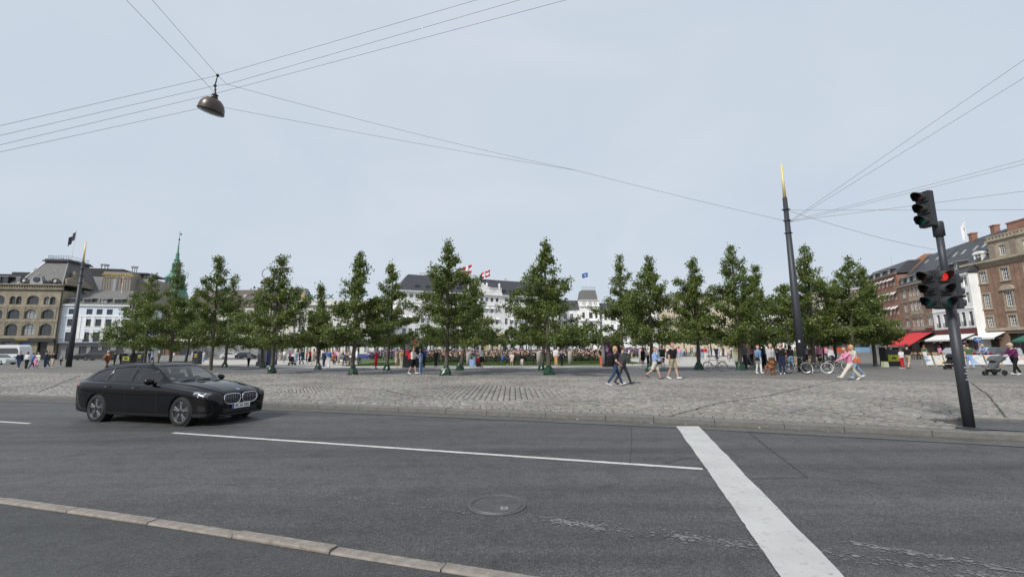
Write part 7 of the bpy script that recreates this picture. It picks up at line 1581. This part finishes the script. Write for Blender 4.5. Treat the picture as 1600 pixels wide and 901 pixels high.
# ---- near walkers
NW = dict(near=True)
person('blonde woman in black top and dark jeans striding right across the setts', 963, 603, 6, 1.69, top='black', sleeve='short', bot='jeans', hair='blond', hl='bob', pose='walk', fem=True, turn=-.5, arms=((.1,.12,1.2),(-.1,.1,1.0)), **NW)
person('person in grey jeans and dark top walking half hidden behind the blonde woman', 975, 600.5, 4, 1.72, top='dkgrey', sleeve='long', bot='dkgrey', hair='brown', pose='walk', legs=((-.36,.3),(.42,.12)), shoes='dkgrey', **NW)
person('woman in oversized light blue shirt and pale shorts with tied auburn hair', 1025, 592, -30, 1.66, top='skyblue', sleeve='long', bot='cream', btype='short', hair='red', hl='pony', shoes='dkgrey', pose='walk', legs=((.3,.08),(-.4,.55)), build=1.18, fem=True, turn=-.4, arms=((.45,.12,1.3),(.3,.1,1.1)), **NW)
person('young man in black tee and khaki shorts with red hair walking beside her', 1053, 592.5, -55, 1.84, top='black', sleeve='short', bot='khaki', btype='short', hair='red', pose='stroll', build=1.08, arms=((.15,.16,.25),(-.15,.16,.15)), **NW)
person('woman in denim jacket and white trousers facing the camera', 1187, 584, -88, 1.70, top='denim', sleeve='long', bot='white', hair='red', shoes='white', pose='stroll', legs=((.12,.05),(-.12,.2)), fem=True, **NW)
person('man in pale lilac grey shirt and brown trousers behind the dog', 1207, 584, -85, 1.77, top='ltgrey', sleeve='long', bot='brown', hair='grey', shoes='brown', pose='stand', build=1.1, **NW)
person('man in black sweater and dark jeans holding his hands before his chest', 1223, 584.5, -120, 1.83, top='black', sleeve='long', bot='navy', hair='brown', shoes='white', pose='stand', arms=((.25,.15,1.75),(.3,.15,1.7)), **NW)
person('black haired woman in black top and light jeans seen from behind', 1237, 578, 80, 1.70, top='black', sleeve='long', bot='ltjeans', hair='black', hl='long', pose='stroll', fem=True, **NW)
person('woman in pink sweater and cream trousers taking a long stride to the left', 1330, 594, 176, 1.68, top='pink', sleeve='long', bot='cream', btype='wide', hair='brown', pose='walk', legs=((.68,.05),(-.62,.10)), arms=((.95,.2,.25),(.5,.1,.6)), build=1.12, lean=.2, **NW)
person('blond person in cream top and light jeans stepping behind the pink sweater woman', 1338, 591, 176, 1.70, top='cream', sleeve='long', bot='ltjeans', hair='blond', hl='bob', pose='walk', legs=((.3,.1),(-.55,.15)), lean=.1, arms=((.2,.1,.6),(-.2,.1,.5)), **NW)
person('person in purple jacket and cap pushing the grey stroller', 1589, 586, 172, 1.70, top='purple', sleeve='long', bot='black', shoes='white', hair='blond', hat=True, hatc='beige', pose='stroll', arms=((.7,.1,.4),(.7,.1,.4)), lean=.08, build=1.1, **NW)
person('man in white tee and black shorts looking at his phone with a red backpack', 645, 584.5, -20, 1.76, top='white', sleeve='short', bot='black', btype='short', hair='black', pose='stroll', arms=((.45,.1,1.6),(.4,.1,1.5)), **NW)
person('woman in light blue shirt and pale jeans beside the man with the phone', 657, 584, 170, 1.66, top='skyblue', sleeve='long', bot='ltjeans', hair='black', hl='long', pose='stand', fem=True, arms=((.3,.1,1.5),(.1,.1,.4)), **NW)
person('person in bright blue shirt and dark trousers just behind the couple with the phone', 663, 573.5, 60, 1.78, top='blue', sleeve='long', bot='dkgrey', hair='grey', pose='stand')
person('woman all in black standing before the rose bed', 681, 573.5, -80, 1.70, top='black', sleeve='long', bot='black', hair='brown', hl='bob', shoes='black', pose='stand', fem=True)
person('woman in a loose red dress standing near the lawn fence', 587, 576, 20, 1.74, top='red', sleeve='long', bot='red', btype='dress', skirt_len=.32, hair='grey', shoes='black', pose='stand', arms=((.4,.2,1.2),(.3,.15,1.2)))
person('woman in blue top and wide white trousers with loose orange blond hair', 513, 575, 100, 1.74, top='blue', sleeve='long', bot='white', btype='wide', hair='blond', hl='long', pose='stand', fem=True, arms=((.3,.5,1.9),(.1,.1,.3)))
person('person in navy clothes beside the orange blond woman', 505.5, 573.5, 80, 1.70, top='navy', sleeve='long', bot='navy', hair='grey', pose='stand')
person('man in pale grey shirt and black shorts seen from behind with a red bag', 753, 575, 85, 1.78, top='ltgrey', sleeve='short', bot='black', btype='short', hair='black', shoes='brown', skin=1, pose='stroll', arms=((-.1,.25,.1),(.1,.25,.1)))
person('person in dark grey leaning over a pale blue suitcase', 741, 572, -100, 1.70, top='dkgrey', sleeve='long', bot='ltjeans', hair='brown', pose='stand', lean=.35, arms=((.5,.1,.4),(.4,.1,.4)))
person('man in white sweater and tan trousers at the lawn edge', 869, 572, 80, 1.78, top='white', sleeve='long', bot='tan', hair='brown', pose='stand')
person('child in navy with white bib standing by the man in tan trousers', 878, 572, -90, 1.45, top='navy', sleeve='long', bot='black', hair='black', hl='bob', shoes='black', pose='stand', arms=((.2,.1,1.5),(.2,.1,1.5)))
person('person in black top and bright orange trousers left of the nebula poster', 940, 571.5, 95, 1.72, top='black', sleeve='short', bot='orange', btype='wide', hair='black', shoes='orange', pose='stand')
person('man in teal shirt and black shorts beyond the auburn haired woman', 1036, 573, 90, 1.80, top='teal', sleeve='short', bot='black', btype='short', hair='brown', shoes='black', pose='stand', skin=1)
person('bare legged woman in dark dress bending by the stone post', 1005, 572, 60, 1.66, top='black', sleeve='none', bot='black', btype='dress', skirt_len=.14, hair='brown', hl='long', shoes='brown', pose='stand', lean=.2, fem=True)
person('person in white leaning near the bare legged woman', 1013, 571.5, 130, 1.68, top='white', sleeve='short', bot='navy', hair='brown', pose='stand', lean=.3)
person('person in beige coat standing left of the dark advertising column', 620, 574, 150, 1.74, top='beige', sleeve='long', bot='beige', hair='brown', pose='stand', btype='dress', skirt_len=.22, shoes='beige')
person('woman in tan outfit right of the beige coat', 627, 573.5, -60, 1.68, top='tan', sleeve='short', bot='cream', hair='brown', hl='long', pose='stand', fem=True)
person('child in white tee and red trousers beside the litter bin', 1411, 576, 100, 1.42, top='white', sleeve='short', bot='red', hair='brown', pose='stand', near=True)
person('man in dark tee and khaki shorts walking behind the child in red trousers', 1421, 575.5, 30, 1.76, top='black', sleeve='short', bot='khaki', btype='short', hair='black', pose='walk', shoes='beige', near=True)
person('person in green top and pale blue trousers partly behind the signal pole', 1517, 576, 60, 1.72, top='green', sleeve='short', bot='skyblue', hair='brown', shoes='tan', pose='stroll')
person('man in pale blue shirt bending over the paintings', 1545, 571, 190, 1.78, Y=35.9, top='skyblue', sleeve='short', bot='purple', hair='grey', pose='stand', lean=.45, arms=((.7,.1,.5),(.6,.1,.5)))
person('white haired person in rust coat seen from behind above the car tailgate', 166, 578, 90, 1.72, top='rust', sleeve='long', bot='brown', hair='white', shoes='black', pose='stroll', build=1.12, Y=40.)
person('person in black coat right of the white haired one', 178, 572, 60, 1.76, Y=47., top='black', sleeve='long', bot='black', hair='black', pose='stand')
person('person in dark grey coat near the left litter bin', 189, 572, 120, 1.76, Y=47.5, top='dkgrey', sleeve='long', bot='black', hair='brown', pose='stand')
person('person in pale grey jacket sitting with back turned on a dark block', 388, 571.5, 85, 1.60, Y=46., top='ltgrey', sleeve='long', bot='black', hair='white', pose='stand', build=1.2)
person('person in grey round shouldered jacket behind the bushy tree trunk', 427, 572, 85, 1.68, Y=46., top='ltgrey', sleeve='long', bot='white', hair='grey', pose='stand', build=1.15)
# ---- bench sitters
for px, lab, kw in ((785,'woman in blue sitting at the left end of the bench',dict(top='blue',bot='jeans',hair='black',hl='long',face=5)),(800,'woman in cream sitting in the middle of the bench',dict(top='cream',bot='white',btype='skirt',skirt_len=.05,hair='brown',hl='bob',face=-95)),(816,'dark haired person in black and pale trousers sitting on the second bench',dict(top='black',bot='cream',hair='black',face=-95))):
    f = kw.pop('face'); person(lab, px, 571, f, 1.7, Y=44.9, pose='sit', sleeve='long', **kw)
# ---- left pavement group
LG = [(29,571,'navy','jeans','black',-60),(41,571,'white','black','brown',100),(50,571,'blue','jeans','brown',60),(58,570,'white','white','black',-90),(55,572,'pink','pink','blond',-100),(70,569,'navy','navy','black',80),(74,569,'dkgrey','jeans','brown',-100),(82,569,'black','beige','brown',90),(95,566,'grey','black','brown',-80)]
for i, (px, py, t, bt, hr, f) in enumerate(LG):
    person('%s topped person in %s legwear before the department store, %s' % (t.replace('dkgrey','dark grey'), {'jeans':'denim'}.get(bt,bt), ['at its left end','second from left','third from left','beside the small pink clad one','small and low','tallest in its middle','behind the tallest','in shorts near the left mast','crouching beside the mast'][i]), px, py, f, [1.74,1.68,1.6,1.66,1.25,1.82,1.74,1.76,1.3][i], Y=[44,44,43,45,42.5,47,47.5,47,54][i], top=t, bot=bt, btype='short' if i == 7 else 'dress' if i == 3 else 'long', sleeve='long', hair=hr, pose='stand' if i % 2 else 'stroll', group='people before the old department store')
# ---- crowd
cols_t = ['white','navy','black','skyblue','grey','pink','white','beige','dkgrey','cream','lilac','teal','rust','black','green','purple','ltgrey','denim','red','brown']
cols_b = ['jeans','black','beige','ltjeans','white','khaki','navy','dkgrey','grey','brown']
NMC = dict(dkgrey='dark grey', ltgrey='light grey', ltjeans='light denim', jeans='blue denim', skyblue='sky blue')
rc = random.Random(21); seen = set()
def crowd(px, Y, where, group, n=1, h=None, pose=None, t=None, bt=None, f=None, py=560):
    while True:
        t_ = t or rc.choice(cols_t); b_ = bt or rc.choice(cols_b); hr = rc.choice(list(HR)); key = (t_, b_, hr, where)
        if key not in seen or (t and bt): break
    seen.add(key); ty = rc.choice(['long','long','long','short','dress']) if not bt else 'long'
    person('%s haired person, %s top, %s %s, %s' % (hr, NMC.get(t_,t_), NMC.get(b_,b_), {'long':'trousers','short':'shorts','dress':'skirt'}[ty], where), px, py, f if f is not None else rc.uniform(0,360), h or rc.uniform(1.58,1.86), Y=Y, group=group, top=t_, bot=b_, btype=ty if ty != 'dress' else 'skirt', sleeve=rc.choice(['short','long']), hair=hr, hl=rc.choice(['short','short','long','bob']), shoes=rc.choice(['white','black','brown']), pose=pose or rc.choice(['stand','stand','stroll']), skin=rc.choice([0,0,0,1,1,2]))
# left of lawn, by the flower booth
for px, Y in ((453,49),(463,58),(468,57),(472,52),(479,60),(484,53),(490,57),(494,62),(521,52),(526,56),(530,50),(536,58),(541,54),(546,51),(552,56),(557,62),(500,64),(438,66),(444,62)):
    crowd(px, Y, 'left of the lawn', 'people in the crowd left of the lawn')
for i, px in enumerate((520,534,541,549)): crowd(px, 48.2, 'sitting left of the lawn', 'people sitting in the left crowd', pose='sit')
for px, Y in ((217,60),(233,62),(238,58),(248,63),(270,66),(292,68),(300,64),(318,62),(437,75),(330,70)): crowd(px, Y, 'under the left trees', 'people under the left trees')
# far crowd right of the rose bed
for i in range(66):
    px = 985+ (i*3.9)%178 + rc.uniform(-2,2); Y = [62,70,78,88,97][i%5]+rc.uniform(-3,3); crowd(px, Y, 'far beyond the bicycle', 'people in the far crowd right of the rose bed')
for px, Y in ((1139,51),(1146,50),(1120,57),(1104,60),(1094,64),(1098,63)): crowd(px, Y, 'left of the totem', 'people left of the information totem')
for i in range(36):
    px = 1166+i*3.8+rc.uniform(-2,2); Y = [33,36,40,46,52][i%5]+rc.uniform(-1,1); 
    if 1245 < px < 1262: Y += 4
    crowd(px, Y, 'behind the dog', 'people in the dense group by the tall mast')
for px, Y in ((870,66),(905,68),(935,70),(720,66),(600,70),(1390,50),(1386,42),(1470,52),(1446,50),(1510,41)): crowd(px, Y, 'standing far off', 'scattered people further off')
# ---- dog: red brown, standing towards the camera beside its owner
q = G(1203.5, 585.5, PZ); A3 = lambda *a: np.array(a, float)
DP = [(A3(.18,0,.46),A3(-.20,0,.47),.125,.10,'fur'),(A3(.20,0,.43),A3(.10,0,.40),.12,.11,'fur'),(A3(-.20,0,.46),A3(-.30,0,.44),.10,.09,'fur'),(A3(.22,0,.52),A3(.33,.02,.66),.085,.07,'fur'),(A3(.34,.02,.70),A3(.37,.02,.71),.085,.075,'fur'),(A3(.40,.03,.68),A3(.50,.04,.64),.05,.036,'fur'),(A3(.51,.04,.655),A3(.525,.04,.65),.018,.015,'nose'),
      (A3(.31,.10,.74),A3(.32,.115,.63),.03,.035,'ear'),(A3(.31,-.065,.74),A3(.32,-.085,.63),.03,.035,'ear'),(A3(-.34,0,.47),A3(-.50,.06,.40),.035,.02,'fur'),(A3(-.50,.06,.40),A3(-.58,.1,.44),.024,.03,'fur')]
for s in (1,-1):
    DP += [(A3(.19,s*.08,.42),A3(.18,s*.085,.25),.055,.036,'fur'),(A3(.18,s*.085,.25),A3(.19,s*.085,.05),.034,.026,'fur'),(A3(.18,s*.085,.03),A3(.24,s*.085,.025),.032,.028,'fur'),(A3(-.27,s*.08,.42),A3(-.20,s*.09,.28),.07,.045,'fur'),(A3(-.20,s*.09,.28),A3(-.33,s*.09,.17),.042,.028,'fur'),(A3(-.33,s*.09,.17),A3(-.30,s*.09,.04),.027,.024,'fur'),(A3(-.30,s*.09,.03),A3(-.24,s*.09,.025),.03,.027,'fur')]
enqueue('dog', DP, [M('russet_fur',(.27,.10,.035),.7,var=.35,scale=18,bump=.4,bscale=40), M('dog_nose',(.02,.015,.015),.3,var=0), M('dark_russet_fur',(.17,.06,.025),.7,var=.3,scale=18)], ['fur','nose','ear'], .022, (q[0],q[1],PZ), rad(-100), 1.1, 'red brown dog standing in front of the man in brown trousers', 'dog', None)
flush()
# ---- bags and belongings
def pack(label, P, z, face, mat, s=1., name='backpack'):
    o = thing(name, label, name.replace('_',' '), (P[0],P[1],PZ+z), rad(face)); b = MB(); b.prism([(-.10,.02),(.07,.0),(.09,.34),(.03,.45),(-.06,.45),(-.12,.3)], 'y', -.15*s, .15*s); ob = b.build('sack', mat, o); bevel(ob, .04, 2); b = MB(); b.prism([(-.17,.04),(-.10,.03),(-.11,.22),(-.16,.2)], 'y', -.11*s, .11*s); p_ = b.build('front_pocket', mat, o); bevel(p_, .02); b = MB()
    for y in (-.09,.09): b.tube([(.04,y,.42),(.16,y,.46),(.22,y,.36),(.18,y,.14),(.06,y,.06)], .016, 5)
    b.build('strap', mat, o); return o
q = G(963,603,PZ); pack('black backpack on the back of the blonde walking woman', (q[0]-.21,q[1]-.02), .92, 6, CC['black'])
q = G(1053,592.5,PZ); pack('dark backpack on the red haired young man', (q[0]-.10,q[1]+.16), 1.05, -55, CC['dkgrey'])
q = G(645,584.5,PZ); pack('red backpack on the man looking at his phone', (q[0]-.19,q[1]+.07), 1.0, -20, CC['red'])
q = AT(166,578,40.); pack('dark brown backpack on the white haired person', (q[0],39.74), .92, 90, CC['brown'])
q = G(1589,586,PZ); pack('pale grey backpack on the person in purple', (q[0]+.24,q[1]-.02), 1.05, 172, CC['ltgrey'])
def handbag(label, P, z, mat, w=.3, h=.24):
    o = thing('handbag', label, 'handbag', (P[0],P[1],PZ+z)); b = MB(); b.prism([(-w/2,0),(w/2,0),(w*.42,h),(-w*.42,h)], 'y', -.06, .06); ob = b.build('pouch', mat, o); bevel(ob,.03,2); b = MB(); b.tube([(-w*.35,0,h),(-w*.2,0,h+.16),(w*.2,0,h+.16),(w*.35,0,h)], .01, 5); b.build('handle', mat, o)
q = G(1330,594,PZ); handbag('orange shoulder bag at the hip of the pink sweater woman', (q[0]+.30,q[1]-.12), .84, CC['orange'], .34, .24)
q = G(1025,592,PZ); handbag('small black bag at the hip of the auburn haired woman', (q[0]+.18,q[1]-.12), .78, CC['black'], .2, .17)
q = G(1187,584,PZ); handbag('dark camera bag hanging before the woman in denim', (q[0]-.16,q[1]-.2), .82, CC['black'], .26, .2)
q = G(753,575,PZ); handbag('red bag carried by the man in black shorts', (q[0]-.35,q[1]), .5, CC['red'], .3, .42)
def suitcase(label, P, mat):
    o = thing('suitcase', label, 'suitcase', (P[0],P[1],PZ+.0)); b = MB(); b.box(-.22,.22,-.13,.13,.06,.72); ob = b.build('shell', mat, o); bevel(ob,.04,2); b = MB()
    for x in (-.12,.12): b.tube([(x,.1,.7),(x,.1,1.05)], .012, 5)
    b.tube([(-.12,.1,1.05),(.12,.1,1.05)], .016, 5); b.build('handle', m_zinc, o); b = MB()
    for x in (-.16,.16):
        for y in (-.09,.09): b.ell((x,y,.035), .035, 8, 5)
    b.build('caster', m_trim, o)
q = G(740,573,PZ); suitcase('pale blue suitcase standing before the leaning person', (q[0]-.1,q[1]-.7), CC['skyblue'])
q = G(748,573.5,PZ); suitcase('black suitcase right of the pale blue suitcase', (q[0],q[1]-.1), CC['black'])
